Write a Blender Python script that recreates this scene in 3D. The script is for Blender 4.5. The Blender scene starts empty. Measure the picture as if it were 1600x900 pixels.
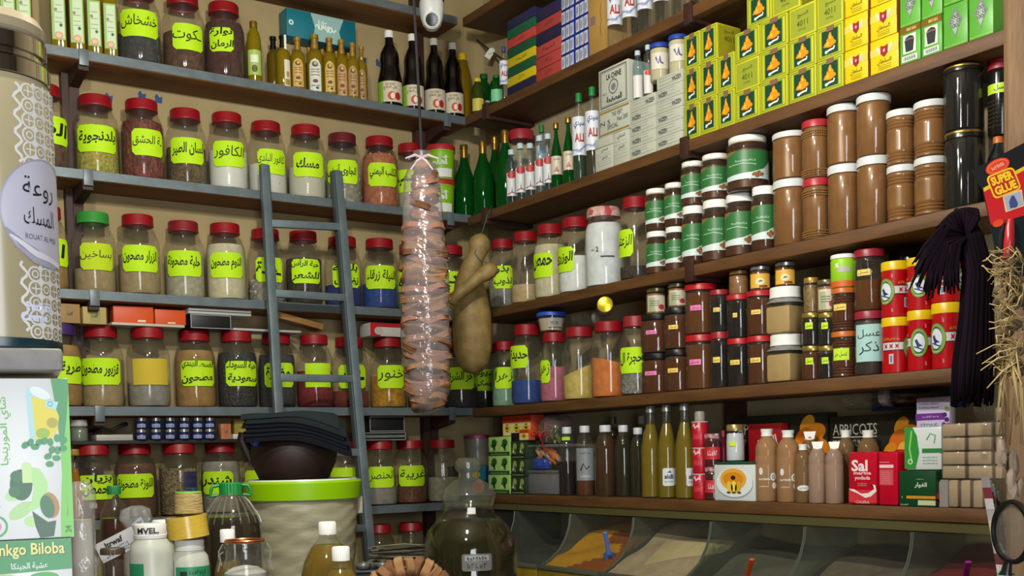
import bpy, bmesh, math, random, unicodedata
from mathutils import Vector, Matrix
SC = bpy.context.scene
COL = SC.collection
RND = random.Random(11)
PI = math.pi

# ------------------------------------------------------------------ camera
F, PPX, PPY = 1752.0, 800.0, 783.0
D1 = Vector((2570, 137, -1752)).normalized()     # along the left wall, towards the corner
D2 = Vector((-1197, 48, -1752)).normalized()     # along the right wall, towards the corner
UP = D1.cross(D2).normalized()
D2 = UP.cross(D1)
RCW = Matrix((D1, D2, UP))                       # camera -> world
RWC = RCW.transposed()
DL, DR = 0.18, 0.22                              # depth of the left and of the right shelves
CAM = Vector((-2.405 - DR, -3.8 - DL, 1.35))
cd = bpy.data.cameras.new('camera')
cam = bpy.data.objects.new('camera', cd)
COL.objects.link(cam)
cam.matrix_world = Matrix.Translation(CAM) @ RCW.to_4x4()
cd.sensor_width = 36
cd.lens = 36 * F / 1600
cd.shift_y = 333 / 1600
cd.clip_start = 0.05
SC.camera = cam

# ------------------------------------------------------------------ light and exposure
SC.view_settings.view_transform = 'Standard'
SC.view_settings.look = 'None'
SC.view_settings.exposure = -0.12
SC.view_settings.gamma = 1.0
SC.view_settings.use_curve_mapping = False
SC.cycles.transparent_max_bounces = 32
SC.cycles.max_bounces = 10
SC.cycles.caustics_reflective = False
SC.cycles.caustics_refractive = False
W = bpy.data.worlds.new('daylight')
SC.world = W
W.use_nodes = True
W.node_tree.nodes['Background'].inputs[0].default_value = (0.86, 0.93, 1.0, 1)
W.node_tree.nodes['Background'].inputs[1].default_value = 1.0
LAMPS = [((-1.75, -2.3, 2.7), 112), ((-2.45, -3.0, 2.7), 112)]
al = bpy.data.lights.new('doorway_daylight', 'AREA')      # daylight through the open shop front behind the camera
al.shape = 'RECTANGLE'; al.size = 1.0; al.size_y = 2.3; al.energy = 78; al.color = (0.9, 0.95, 1.0)
alo = bpy.data.objects.new('doorway_daylight', al)
COL.objects.link(alo)
alo.location = (-2.9, -5.45, 1.25); alo.rotation_euler = (PI / 2, 0, 0)

# ------------------------------------------------------------------ helpers: projection
def ray(px, py):
    return RCW @ Vector(((px - PPX) / F, -(py - PPY) / F, -1))
def on(px, py, ax, val):
    d = ray(px, py)
    return CAM + d * ((val - CAM[ax]) / d[ax])
def at(px, py, depth):
    return CAM + ray(px, py) * depth
def mpp(p):                                      # metres per pixel at p
    return -(RWC @ (Vector(p) - CAM)).z / F
def solve(px, p0, q):                            # point on the line p0 + t q that shows in column px
    k = (px - PPX) / F
    p, q2 = RWC @ (Vector(p0) - CAM), RWC @ Vector(q)
    return Vector(p0) + Vector(q) * (-(p.x + k * p.z) / (q2.x + k * q2.z))
def zat(py, p):                                  # height above/below p that shows in row py
    k = -(py - PPY) / F
    a, b = RWC @ (Vector(p) - CAM), RWC @ Vector((0, 0, 1))
    return p[2] - (a.y + k * a.z) / (b.y + k * b.z)
def face(p):                                     # z rotation that turns local -Y to the camera
    return math.atan2(CAM.y - p[1], CAM.x - p[0]) + PI / 2

# ------------------------------------------------------------------ helpers: materials
def lin(h):
    if not isinstance(h, str):
        return tuple(h) + ((1,) if len(h) == 3 else ())
    h = h.lstrip('#')
    v = [int(h[i:i + 2], 16) / 255 for i in (0, 2, 4)]
    return tuple(x / 12.92 if x < 0.04045 else ((x + 0.055) / 1.055) ** 2.4 for x in v) + (1,)
MC = {}
def nodes(key):
    m = bpy.data.materials.new(key)
    m.use_nodes = True
    n, l = m.node_tree.nodes, m.node_tree.links
    n.clear()
    return m, n, l, n.new('ShaderNodeOutputMaterial')
def mat(col, rough=0.5, metal=0.0, col2=None, scale=20, amt=0.5, bump=0.0, bscale=None, detail=4, vor=False, sheen=0, stretch=None, spec=0.5):
    key = repr((col, rough, metal, col2, scale, amt, bump, bscale, detail, vor, stretch, spec))
    if key in MC:
        return MC[key]
    m, n, l, out = nodes('surface')
    b = n.new('ShaderNodeBsdfPrincipled')
    b.inputs['Base Color'].default_value = lin(col)
    b.inputs['Roughness'].default_value = rough
    b.inputs['Metallic'].default_value = metal
    b.inputs['Specular IOR Level'].default_value = spec
    l.new(b.outputs[0], out.inputs[0])
    if col2 or bump:
        tc = n.new('ShaderNodeTexCoord')
        co = tc.outputs['Object']
        if stretch:
            mp = n.new('ShaderNodeMapping')
            mp.inputs['Scale'].default_value = stretch
            l.new(co, mp.inputs[0])
            co = mp.outputs[0]
        def tex(s):
            if vor:
                t = n.new('ShaderNodeTexVoronoi')
                t.inputs['Scale'].default_value = s
                l.new(co, t.inputs['Vector'])
                return t
            t = n.new('ShaderNodeTexNoise')
            t.inputs['Scale'].default_value = s
            t.inputs['Detail'].default_value = detail
            l.new(co, t.inputs['Vector'])
            return t
        t = tex(scale)
        if col2:
            r = n.new('ShaderNodeValToRGB')
            r.color_ramp.elements[0].color = lin(col)
            r.color_ramp.elements[1].color = lin(col2)
            if vor:
                s = n.new('ShaderNodeSeparateColor')
                l.new(t.outputs['Color'], s.inputs[0])
                l.new(s.outputs[0], r.inputs[0])
            else:
                r.color_ramp.elements[0].position = 0.5 - 0.5 * amt * 0.6
                r.color_ramp.elements[1].position = 0.5 + 0.5 * amt * 0.6
                l.new(t.outputs[0], r.inputs[0])
            l.new(r.outputs[0], b.inputs['Base Color'])
        if bump:
            t2 = tex(bscale) if bscale else t
            bp = n.new('ShaderNodeBump')
            bp.inputs['Strength'].default_value = min(1, bump)
            bp.inputs['Distance'].default_value = 0.004
            l.new(t2.outputs[0], bp.inputs['Height'])
            l.new(bp.outputs[0], b.inputs['Normal'])
    MC[key] = m
    return m
def glass(tint=(0.95, 0.95, 0.93), haze=0.03, hazecol=(0.7, 0.68, 0.6), gl=0.5, rough=0.06, bump=0, bscale=30, base=0.05):
    key = repr(('g', tint, haze, hazecol, gl, rough, bump, bscale, base))
    if key in MC:
        return MC[key]
    m, n, l, out = nodes('clear_glass')
    tr = n.new('ShaderNodeBsdfTransparent')
    tr.inputs[0].default_value = tuple(tint) + (1,)
    df = n.new('ShaderNodeBsdfDiffuse')
    df.inputs[0].default_value = tuple(hazecol) + (1,)
    gs = n.new('ShaderNodeBsdfGlossy')
    gs.inputs['Roughness'].default_value = rough
    lw = n.new('ShaderNodeLayerWeight')
    lw.inputs[0].default_value = 0.5
    pw = n.new('ShaderNodeMath'); pw.operation = 'POWER'; pw.inputs[1].default_value = 3.5
    ml = n.new('ShaderNodeMath'); ml.operation = 'MULTIPLY_ADD'; ml.inputs[1].default_value = gl; ml.inputs[2].default_value = base
    m1, m2 = n.new('ShaderNodeMixShader'), n.new('ShaderNodeMixShader')
    m1.inputs[0].default_value = haze
    l.new(tr.outputs[0], m1.inputs[1]); l.new(df.outputs[0], m1.inputs[2])
    l.new(lw.outputs['Facing'], pw.inputs[0]); l.new(pw.outputs[0], ml.inputs[0])
    l.new(ml.outputs[0], m2.inputs[0]); l.new(m1.outputs[0], m2.inputs[1]); l.new(gs.outputs[0], m2.inputs[2])
    l.new(m2.outputs[0], out.inputs[0])
    if bump:
        tc = n.new('ShaderNodeTexCoord'); t = n.new('ShaderNodeTexNoise'); bp = n.new('ShaderNodeBump')
        t.inputs['Scale'].default_value = bscale
        bp.inputs['Strength'].default_value = bump; bp.inputs['Distance'].default_value = 0.01
        l.new(tc.outputs['Object'], t.inputs['Vector']); l.new(t.outputs[0], bp.inputs['Height'])
        l.new(bp.outputs[0], gs.inputs['Normal'])
    MC[key] = m
    return m
def liquid(col, trans=0.3, tint=None, rough=0.08):
    key = repr(('l', col, trans, tint, rough))
    if key in MC:
        return MC[key]
    m, n, l, out = nodes('liquid')
    c = lin(col)
    tr = n.new('ShaderNodeBsdfTransparent'); tr.inputs[0].default_value = lin(tint) if tint else c
    b = n.new('ShaderNodeBsdfPrincipled')
    b.inputs['Base Color'].default_value = c
    b.inputs['Roughness'].default_value = rough
    b.inputs['Specular IOR Level'].default_value = 0.25
    mx = n.new('ShaderNodeMixShader'); mx.inputs[0].default_value = trans
    l.new(b.outputs[0], mx.inputs[1]); l.new(tr.outputs[0], mx.inputs[2]); l.new(mx.outputs[0], out.inputs[0])
    MC[key] = m
    return m
INK = mat('#0c0c0a', 0.7)
LIME = mat('#b2e000', 0.75, col2='#bce60a', scale=9)
WHITE = mat('#e6e6e0', 0.5)
RED = mat('#a80d18', 0.42)
GLS = glass()

# ------------------------------------------------------------------ helpers: flat shapes
def sh_rect(u0, v0, u1, v1):
    return [(u0, v0), (u1, v0), (u1, v1), (u0, v1)], [(0, 1, 2, 3)]
def sh_poly(pts):
    return [tuple(p) for p in pts], [tuple(range(len(pts)))]
def sh_ell(cx, cy, a, b=None, n=24, rot=0):
    b = a if b is None else b
    c, s = math.cos(rot), math.sin(rot)
    return sh_poly([(cx + c * a * math.cos(t) - s * b * math.sin(t), cy + s * a * math.cos(t) + c * b * math.sin(t)) for t in [2 * PI * i / n for i in range(n)]])
def sh_rr(cx, cy, w, h, r, n=4, rot=0):
    P = []
    for sx, sy, a0 in ((1, 1, 0), (-1, 1, PI / 2), (-1, -1, PI), (1, -1, 1.5 * PI)):
        for i in range(n + 1):
            a = a0 + PI / 2 * i / n
            P.append((sx * (w / 2 - r) + r * math.cos(a), sy * (h / 2 - r) + r * math.sin(a)))
    c, s = math.cos(rot), math.sin(rot)
    return sh_poly([(cx + c * x - s * y, cy + s * x + c * y) for x, y in P])
def sh_ring(cx, cy, a, t, b=None, n=28):
    b = a if b is None else b
    V, Fc = [], []
    for i in range(n):
        g = 2 * PI * i / n
        V += [(cx + a * math.cos(g), cy + b * math.sin(g)), (cx + (a - t) * math.cos(g), cy + (b - t) * math.sin(g))]
    for i in range(n):
        j = (i + 1) % n
        Fc.append((2 * i, 2 * j, 2 * j + 1, 2 * i + 1))
    return V, Fc
def sh_frame(u0, v0, u1, v1, t):
    V = [(u0, v0), (u1, v0), (u1, v1), (u0, v1), (u0 + t, v0 + t), (u1 - t, v0 + t), (u1 - t, v1 - t), (u0 + t, v1 - t)]
    return V, [(i, (i + 1) % 4, 4 + (i + 1) % 4, 4 + i) for i in range(4)]
def sh_line(pts, w):
    V, Fc = [], []
    for i, p in enumerate(pts):
        a, b = pts[max(0, i - 1)], pts[min(len(pts) - 1, i + 1)]
        dx, dy = b[0] - a[0], b[1] - a[1]
        L = math.hypot(dx, dy) or 1
        ww = w[i] if isinstance(w, (list, tuple)) else w
        nx, ny = -dy / L * ww / 2, dx / L * ww / 2
        V += [(p[0] + nx, p[1] + ny), (p[0] - nx, p[1] - ny)]
    for i in range(len(pts) - 1):
        Fc.append((2 * i, 2 * i + 1, 2 * i + 3, 2 * i + 2))
    return V, Fc
# Arabic letters take their joined forms and run right to left
_AF = {}
for _cp in range(0xFE70, 0xFEFD):
    _d = unicodedata.decomposition(chr(_cp)).split()
    if _d and _d[0][1:-1] in ('isolated', 'final', 'initial', 'medial'):
        _AF.setdefault(tuple(int(x, 16) for x in _d[1:]), {})[_d[0][1:-1]] = chr(_cp)
def shape_ar(s):
    toks, i = [], 0
    cps = [ord(c) for c in s]
    while i < len(cps):
        if tuple(cps[i:i + 2]) in _AF and cps[i] == 0x644:
            toks.append(tuple(cps[i:i + 2])); i += 2
        else:
            toks.append((cps[i],)); i += 1
    out = []
    for j, t in enumerate(toks):
        f = _AF.get(t)
        if not f or t[0] == 0x640:
            out.append(''.join(chr(c) for c in t)); continue
        prev = j > 0 and (toks[j - 1][0] == 0x640 or 'initial' in _AF.get(toks[j - 1], {}))
        nxt = j + 1 < len(toks) and (toks[j + 1] in _AF or toks[j + 1][0] == 0x640) and 'initial' in f
        if nxt and toks[j + 1][0] != 0x640 and 'final' not in _AF.get(toks[j + 1], {}):
            nxt = False
        form = 'medial' if prev and nxt else 'final' if prev else 'initial' if nxt else 'isolated'
        out.append(f.get(form) or f.get('final') or f.get('isolated'))
    return ''.join(reversed(out))
_TC = {}
def text_raw(s, bold):
    k = (s, bold)
    if k not in _TC:
        c = bpy.data.curves.new('text', 'FONT')
        ar = any(0x600 <= ord(x) < 0x700 for x in s)
        c.body = shape_ar(s) if ar else s
        c.size = 1
        c.resolution_u = 2
        c.fill_mode = 'FRONT'
        c.offset = bold
        o = bpy.data.objects.new('text', c)
        me = o.to_mesh()
        V = [(v.co.x, v.co.y) for v in me.vertices]
        Fc = [tuple(p.vertices) for p in me.polygons]
        o.to_mesh_clear()
        bpy.data.objects.remove(o)
        bpy.data.curves.remove(c)
        if V:
            x0, x1 = min(v[0] for v in V), max(v[0] for v in V)
            y0, y1 = min(v[1] for v in V), max(v[1] for v in V)
        else:
            x0, x1, y0, y1 = 0, 1, 0, 1
        _TC[k] = ([(x - (x0 + x1) / 2, y - (y0 + y1) / 2) for x, y in V], Fc, max(x1 - x0, 1e-3), max(y1 - y0, 1e-3))
    return _TC[k]
def sh_text(s, cx, cy, w=None, h=None, bold=0.0, rot=0, shear=0, stretch=True):
    V, Fc, W0, H0 = text_raw(s, bold)
    if w and h:
        sx, sy = w / W0, h / H0
        if not stretch:
            sx = sy = min(sx, sy)
        else:
            sx = min(sx, sy * 1.7); sy = min(sy, sx * 1.7)
    else:
        sx = sy = (w / W0) if w else (h / H0)
    c, s_ = math.cos(rot), math.sin(rot)
    P = []
    for x, y in V:
        x, y = (x + shear * y) * sx, y * sy
        P.append((cx + c * x - s_ * y, cy + s_ * x + c * y))
    return P, Fc
def sh_scrawl(cx, cy, w, h, n=8, seed=1):       # a line of print too small to read
    q = random.Random(seed * 31 + n)
    V, Fc = [], []
    for i in range(n):
        x = cx - w / 2 + w * i / n
        g = w / n
        for a, c, e, f in ((0.1, 0.32, -0.5, q.choice((0.2, 0.5))), (0.1, 0.75, q.choice((-0.5, -0.05, 0.2)), 0.0), (0.52, 0.75, -0.5, 0.2))[:q.choice((2, 3, 3))]:
            e2, f2 = (e, e + 0.25) if f == 0.0 else (e, f)
            k = len(V)
            V += [(x + a * g, cy + e2 * h), (x + c * g, cy + e2 * h), (x + c * g, cy + f2 * h), (x + a * g, cy + f2 * h)]
            Fc.append((k, k + 1, k + 2, k + 3))
    return V, Fc
def flat(o, u=(1, 0, 0), v=(0, 0, 1), n=(0, -1, 0)):
    o, u, v, n = Vector(o), Vector(u), Vector(v), Vector(n)
    return lambda a, b, lift: o + u * a + v * b + n * lift
def cyl(r, z0=0.0, ang=0.0, taper=0.0):
    def f(a, b, lift):
        t = ang + a / r
        rr = r + lift + taper * b
        return Vector((rr * math.sin(t), -rr * math.cos(t), z0 + b))
    return f

# ------------------------------------------------------------------ helpers: mesh builder
class B:
    def __init__(s):
        s.v, s.f, s.mi, s.mats = [], [], [], []
    def idx(s, m):
        if m not in s.mats:
            s.mats.append(m)
        return s.mats.index(m)
    def add(s, V, Fc, m):
        b, k = len(s.v), s.idx(m)
        s.v += [tuple(x) for x in V]
        for f in Fc:
            s.f.append(tuple(b + i for i in f)); s.mi.append(k)
        return s
    def lathe(s, prof, m, seg=32, M=None, wob=None):
        V, Fc, rings = [], [], []
        for r, z in prof:
            if r < 1e-6:
                rings.append([len(V)]); V.append(Vector((0, 0, z)))
            else:
                rings.append(list(range(len(V), len(V) + seg)))
                for i in range(seg):
                    a = 2 * PI * i / seg
                    rr = r * (wob(a, z) if wob else 1)
                    V.append(Vector((rr * math.cos(a), rr * math.sin(a), z)))
        for a, b in zip(rings, rings[1:]):
            if len(a) == 1 and len(b) == 1:
                continue
            for i in range(seg):
                j = (i + 1) % seg
                if len(a) == 1:
                    Fc.append((a[0], b[j], b[i]))
                elif len(b) == 1:
                    Fc.append((a[i], a[j], b[0]))
                else:
                    Fc.append((a[i], a[j], b[j], b[i]))
        if M is not None:
            V = [M @ x for x in V]
        return s.add(V, Fc, m)
    def box(s, lo, hi, m, bev=0.0, M=None, top=None):
        bm = bmesh.new()
        bmesh.ops.create_cube(bm, size=1)
        for v in bm.verts:
            v.co = Vector([lo[i] + (v.co[i] + 0.5) * (hi[i] - lo[i]) for i in range(3)])
        if bev:
            bmesh.ops.bevel(bm, geom=list(bm.edges), offset=min(bev, 0.45 * min(hi[i] - lo[i] for i in range(3))), segments=2, affect='EDGES', profile=0.5)
        return s.bm(bm, m, M)
    def bm(s, bm, m, M=None):
        bm.verts.index_update()
        V = [(M @ v.co) if M is not None else v.co.copy() for v in bm.verts]
        Fc = [[v.index for v in f.verts] for f in bm.faces]
        bm.free()
        return s.add(V, Fc, m)
    def tube(s, pts, r, m, seg=8, flatten=1.0, caps=True):
        pts = [Vector(p) for p in pts]
        V, Fc = [], []
        t0 = (pts[1] - pts[0]).normalized()
        a = t0.cross(Vector((0, 0, 1)))
        if a.length < 0.1:
            a = t0.cross(Vector((1, 0, 0)))
        a.normalize()
        for i, p in enumerate(pts):
            t = (pts[min(i + 1, len(pts) - 1)] - pts[max(i - 1, 0)]).normalized()
            a = (a - t * a.dot(t)).normalized()
            b = t.cross(a)
            rr = r[i] if isinstance(r, (list, tuple)) else r
            for k in range(seg):
                g = 2 * PI * k / seg
                V.append(p + a * (rr * math.cos(g)) + b * (rr * flatten * math.sin(g)))
        for i in range(len(pts) - 1):
            for k in range(seg):
                j = (k + 1) % seg
                Fc.append((i * seg + k, i * seg + j, (i + 1) * seg + j, (i + 1) * seg + k))
        if caps:
            Fc.append(tuple(reversed(range(seg))))
            Fc.append(tuple((len(pts) - 1) * seg + k for k in range(seg)))
        return s.add(V, Fc, m)
    def prism(s, poly, z0, z1, m, M=None):
        n = len(poly)
        V = [Vector((x, y, z0)) for x, y in poly] + [Vector((x, y, z1)) for x, y in poly]
        Fc = [tuple(reversed(range(n))), tuple(range(n, 2 * n))] + [(i, (i + 1) % n, n + (i + 1) % n, n + i) for i in range(n)]
        if M is not None:
            V = [M @ x for x in V]
        return s.add(V, Fc, m)
    def blob(s, c, r, m, sub=1, sc=(1, 1, 1), jit=0.0, rot=None):
        bm = bmesh.new()
        bmesh.ops.create_icosphere(bm, subdivisions=sub, radius=1)
        for v in bm.verts:
            k = r * (1 + RND.uniform(-jit, jit))
            v.co = Vector((v.co.x * sc[0] * k, v.co.y * sc[1] * k, v.co.z * sc[2] * k))
            if rot:
                v.co = rot @ v.co
            v.co += Vector(c)
        return s.bm(bm, m)
    def deco(s, shape, m, mapf, lift=0.0006, du=None):
        V, Fc = shape
        if not V:
            return s
        bm = bmesh.new()
        vs = [bm.verts.new((x, y, 0)) for x, y in V]
        for f in Fc:
            try:
                bm.faces.new([vs[i] for i in f])
            except ValueError:
                pass
        bmesh.ops.triangulate(bm, faces=[f for f in bm.faces if len(f.verts) > 3])
        bm.normal_update()
        for f in bm.faces:
            if f.normal.z < 0:
                f.normal_flip()
        if du:
            u0, u1 = min(x for x, y in V), max(x for x, y in V)
            k = math.ceil(u0 / du)
            while k * du < u1:
                bmesh.ops.bisect_plane(bm, geom=list(bm.verts) + list(bm.edges) + list(bm.faces), plane_co=(k * du, 0, 0), plane_no=(1, 0, 0))
                k += 1
        bm.verts.index_update()
        P = [mapf(v.co.x, v.co.y, lift) for v in bm.verts]
        Q = [[v.index for v in f.verts] for f in bm.faces]
        bm.free()
        return s.add(P, Q, m)
    def mesh(s, name='mesh', sharp=32):
        me = bpy.data.meshes.new(name)
        me.from_pydata(s.v, [], s.f)
        for m in s.mats:
            me.materials.append(m)
        me.polygons.foreach_set('material_index', s.mi)
        me.polygons.foreach_set('use_smooth', [True] * len(s.f))
        me.update()
        if sharp < 180:
            me.set_sharp_from_angle(angle=math.radians(sharp))
        return me
def tag(o, label, cat, group=None, kind=None):
    o['label'] = label
    o['category'] = cat
    if group:
        o['group'] = group
    if kind:
        o['kind'] = kind
    return o
def thing(name, label, cat, loc=(0, 0, 0), rot=0.0, group=None, scale=None):
    o = bpy.data.objects.new(name, None)
    COL.objects.link(o)
    o.empty_display_size = 0.05
    o.location = loc
    o.rotation_euler = (0, 0, rot) if not isinstance(rot, tuple) else rot
    if scale:
        o.scale = scale
    return tag(o, label, cat, group)
def part(parent, name, b, label=None, sharp=32, kind=None):
    me = b if isinstance(b, bpy.types.Mesh) else b.mesh(name, sharp)
    o = bpy.data.objects.new(name, me)
    COL.objects.link(o)
    o.parent = parent
    if label:
        o['label'] = label
    if kind:
        o['kind'] = kind
    return o
def solid(name, b, label, cat, loc=(0, 0, 0), rot=0.0, group=None, sharp=32, scale=None):
    me = b if isinstance(b, bpy.types.Mesh) else b.mesh(name, sharp)
    o = bpy.data.objects.new(name, me)
    COL.objects.link(o)
    o.location = loc
    o.rotation_euler = (0, 0, rot) if not isinstance(rot, tuple) else rot
    if scale:
        o.scale = scale
    return tag(o, label, cat, group)
def struct(name, b, label=None):
    o = bpy.data.objects.new(name, b.mesh(name))
    COL.objects.link(o)
    o['kind'] = 'structure'
    return o
NTH = 'first second third fourth fifth sixth seventh eighth ninth tenth eleventh twelfth thirteenth fourteenth'.split()

# ------------------------------------------------------------------ the room
PLASTER = mat('#a8966c', 0.85, col2='#907f58', scale=3.5, amt=0.9, bump=0.25, bscale=60)
PLASTER2 = mat('#a89874', 0.85, col2='#8b7d5c', scale=4, amt=0.9, bump=0.25, bscale=60)
ZS = [3.062, 2.677, 2.294, 1.907, 1.53, 1.157]        # shelf tops: level 0 is just above the picture
TH = 0.03
b = B().box((-5.2, 0, 0), (0.1, 0.1, 3.6), PLASTER); struct('wall_left', b)
b = B().box((0, -5.6, 0), (0.1, 0, 3.6), PLASTER2); struct('wall_right', b)
b = B().box((-5.2, -5.6, -0.05), (0.1, 0.1, 0), mat('#6f675a', 0.6, col2='#5a5348', scale=6)); struct('floor', b)
b = B().box((-5.2, -5.6, 3.6), (0.1, 0.1, 3.65), mat('#8f8670', 0.9)); struct('ceiling', b)
DIM = mat('#4a4238', 0.85, col2='#3c352c', scale=4)
b = B().box((-5.2, -5.6, 0), (-5.1, 0.1, 3.6), DIM); struct('wall_side', b)
b = B().box((-5.1, -5.6, 0), (-3.5, -5.5, 3.6), DIM).box((-2.1, -5.6, 0), (0, -5.5, 3.6), DIM).box((-3.5, -5.6, 2.45), (-2.1, -5.5, 3.6), DIM); struct('wall_front', b)
WOOD = mat('#69451f', 0.6, col2='#482d13', scale=7, amt=0.9, bump=0.15, bscale=40, stretch=(6, 1, 8))
WOODU = mat('#875828', 0.7, col2='#6a431b', scale=7, amt=0.9, stretch=(1, 6, 8))
DARKW = mat('#3a1d14', 0.6, col2='#2a130d', scale=12)
STEEL = mat('#6d7a80', 0.45, 0.3, col2='#5d696f', scale=25, amt=0.7)
def left_shelf(k, name, x0, x1, label):
    z = ZS[k]
    t = thing(name, label, 'shelf', ((x0 + x1) / 2, 0, z), 0, 'gray-edged wooden shelves on the left wall')
    L = (x1 - x0) / 2
    part(t, 'board', B().box((-L, -DL + 0.004, -TH), (L, -0.001, 0), WOODU, 0.002))
    part(t, 'steel_edge', B().box((-L, -DL - 0.001, -TH + 0.002), (L, -DL + 0.003, 0.0015), STEEL).box((-L, -DL + 0.003, 0.0002), (L, -DL + 0.022, 0.0018), STEEL), 'blue-gray steel edge strip')
    return t
def strap(t, X, z):                      # a wooden bracket arm with a steel strap over the shelf edge
    lx = X - t.location.x
    br = B().prism([(-DL + 0.004, -TH - 0.001), (-0.001, -TH - 0.001), (-0.001, -TH - 0.15), (-0.035, -TH - 0.15), (-0.045, -TH - 0.05), (-DL + 0.004, -TH - 0.03)], -0.016, 0.016, DARKW, Matrix(((0, 0, 1, lx), (1, 0, 0, 0), (0, 1, 0, 0), (0, 0, 0, 1))))
    part(t, 'bracket', br, 'dark wooden bracket')
    part(t, 'strap', B().box((lx - 0.015, -DL - 0.007, -TH - 0.018), (lx + 0.015, -DL - 0.002, 0.004), STEEL, 0.001), 'gray steel strap')
SN = ['', 'top', 'second', 'third', 'fourth', 'fifth']
left_shelf(0, 'wall_shelf', -3.2, -0.24, 'shelf just under the ceiling above the olive oil bottles')
for k, lb, sx in ((1, 'gray-edged shelf carrying the olive oil and syrup bottles', (130, 698)), (2, 'gray-edged shelf carrying the jar row with white balls', (137, 703)), (3, 'gray-edged shelf with the green-lidded jar', (147, None)), (4, 'gray-edged shelf below the orange cartons', (155, 706)), (5, 'lowest gray-edged shelf behind the bucket', ())):
    t = left_shelf(k, 'wall_shelf', -3.2, -0.2, lb)
    for px in sx:
        if px:
            strap(t, solve(px, (0, -DL, ZS[k]), (1, 0, 0)).x, ZS[k])
t = left_shelf(5, 'wall_shelf', -3.2, -0.2, 'bottom shelf with two red-lidded jars behind the dried grass')
t.location.z = 0.83
def right_shelf(k, z, y0, y1, label, thick=0.035):
    t = thing('wooden_shelf', label, 'shelf', (0, (y0 + y1) / 2, z), 0, 'plain wooden shelves on the right wall')
    L = (y1 - y0) / 2
    part(t, 'board', B().box((-DR, -L, -thick), (-0.001, L, 0), WOOD, 0.003))
    return t
RZ = [3.062, 2.677, 2.285, 1.907, 1.528, 1.19]
rs = {}
for k, lb in ((0, 'wooden shelf under the ceiling on the right wall'), (1, 'top wooden shelf carrying colored boxes and clear bottles'), (2, 'wooden shelf carrying the yellow and green tea cartons'), (3, 'wooden shelf carrying the tall brown jars'), (4, 'wooden shelf carrying honey jars and red tins')):
    rs[k] = right_shelf(k, RZ[k], -2.5, -0.185, lb)
for k, px in ((1, 1076), (2, 1070), (3, 1078), (1, 759), (2, 757)):
    Y = solve(px, (-DR, 0, RZ[k]), (0, 1, 0)).y - rs[k].location.y
    part(rs[k], 'bracket', B().box((-DR - 0.006, Y - 0.018, -0.05), (-DR + 0.012, Y + 0.018, 0.012), DARKW, 0.002).box((-DR + 0.012, Y - 0.015, -0.048), (-0.001, Y + 0.015, -0.036), DARKW), 'dark wooden bracket')
# uprights on the walls
for i, (px, py) in enumerate(((668, 700), (113, 330))):
    p = on(px, py, 1, -0.02)
    struct('trim_%d' % (i + 2), B().box((p.x - 0.022, -0.035, 0), (p.x + 0.022, -0.001, 3.55), DARKW))
p = on(1150, 640, 0, -0.02)
struct('trim_4', B().box((-0.035, p.y - 0.03, 1.2), (-0.001, p.y + 0.03, 3.55), DARKW))
for (x, y, z), e in LAMPS:
    t = thing('hanging_bulb', 'bare bulb hanging on a cord under the ceiling', 'lamp', (x, y, z), 0, 'bare ceiling bulbs')
    part(t, 'cord', B().tube([(0, 0, 0.09), (0, 0, 3.6 - z)], 0.004, INK))
    part(t, 'socket', B().lathe([(0, 0.1), (0.02, 0.1), (0.022, 0.05), (0, 0.05)], WHITE, 16))
    ld = bpy.data.lights.new('bulb', 'POINT')
    ld.energy = e
    ld.color = (1.0, 0.96, 0.86)
    ld.shadow_soft_size = 0.05
    lo = bpy.data.objects.new('bulb', ld)
    COL.objects.link(lo)
    lo.parent = t

# ------------------------------------------------------------------ jars and bottles
JB = [(0, 0), (0.84, 0), (0.95, 0.02), (1, 0.06), (1, 0.6), (0.985, 0.66), (0.93, 0.72), (0.82, 0.78), (0.7, 0.83), (0.66, 0.86), (0.66, 0.9)]
JL = [(0.62, 0.865), (0.73, 0.865), (0.75, 0.872), (0.75, 0.885), (0.735, 0.89), (0.735, 0.985), (0.7, 1.0), (0.62, 1.0), (0.6, 0.985), (0, 0.985)]
def clip(prof, lv, shrink=0.95, z0=0.012):
    out = []
    for (r0, a), (r1, b_) in zip(prof, prof[1:]):
        if not out:
            out.append((r0 * shrink, max(a, z0)))
        if b_ >= lv:
            t = (lv - a) / max(b_ - a, 1e-6)
            out.append(((r0 + (r1 - r0) * t) * shrink, lv))
            break
        out.append((r1 * shrink, max(b_, z0)))
    out.append((0, lv))
    return out
def sc(prof, r, h):
    return [(a * r, z * h) for a, z in prof]
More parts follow.
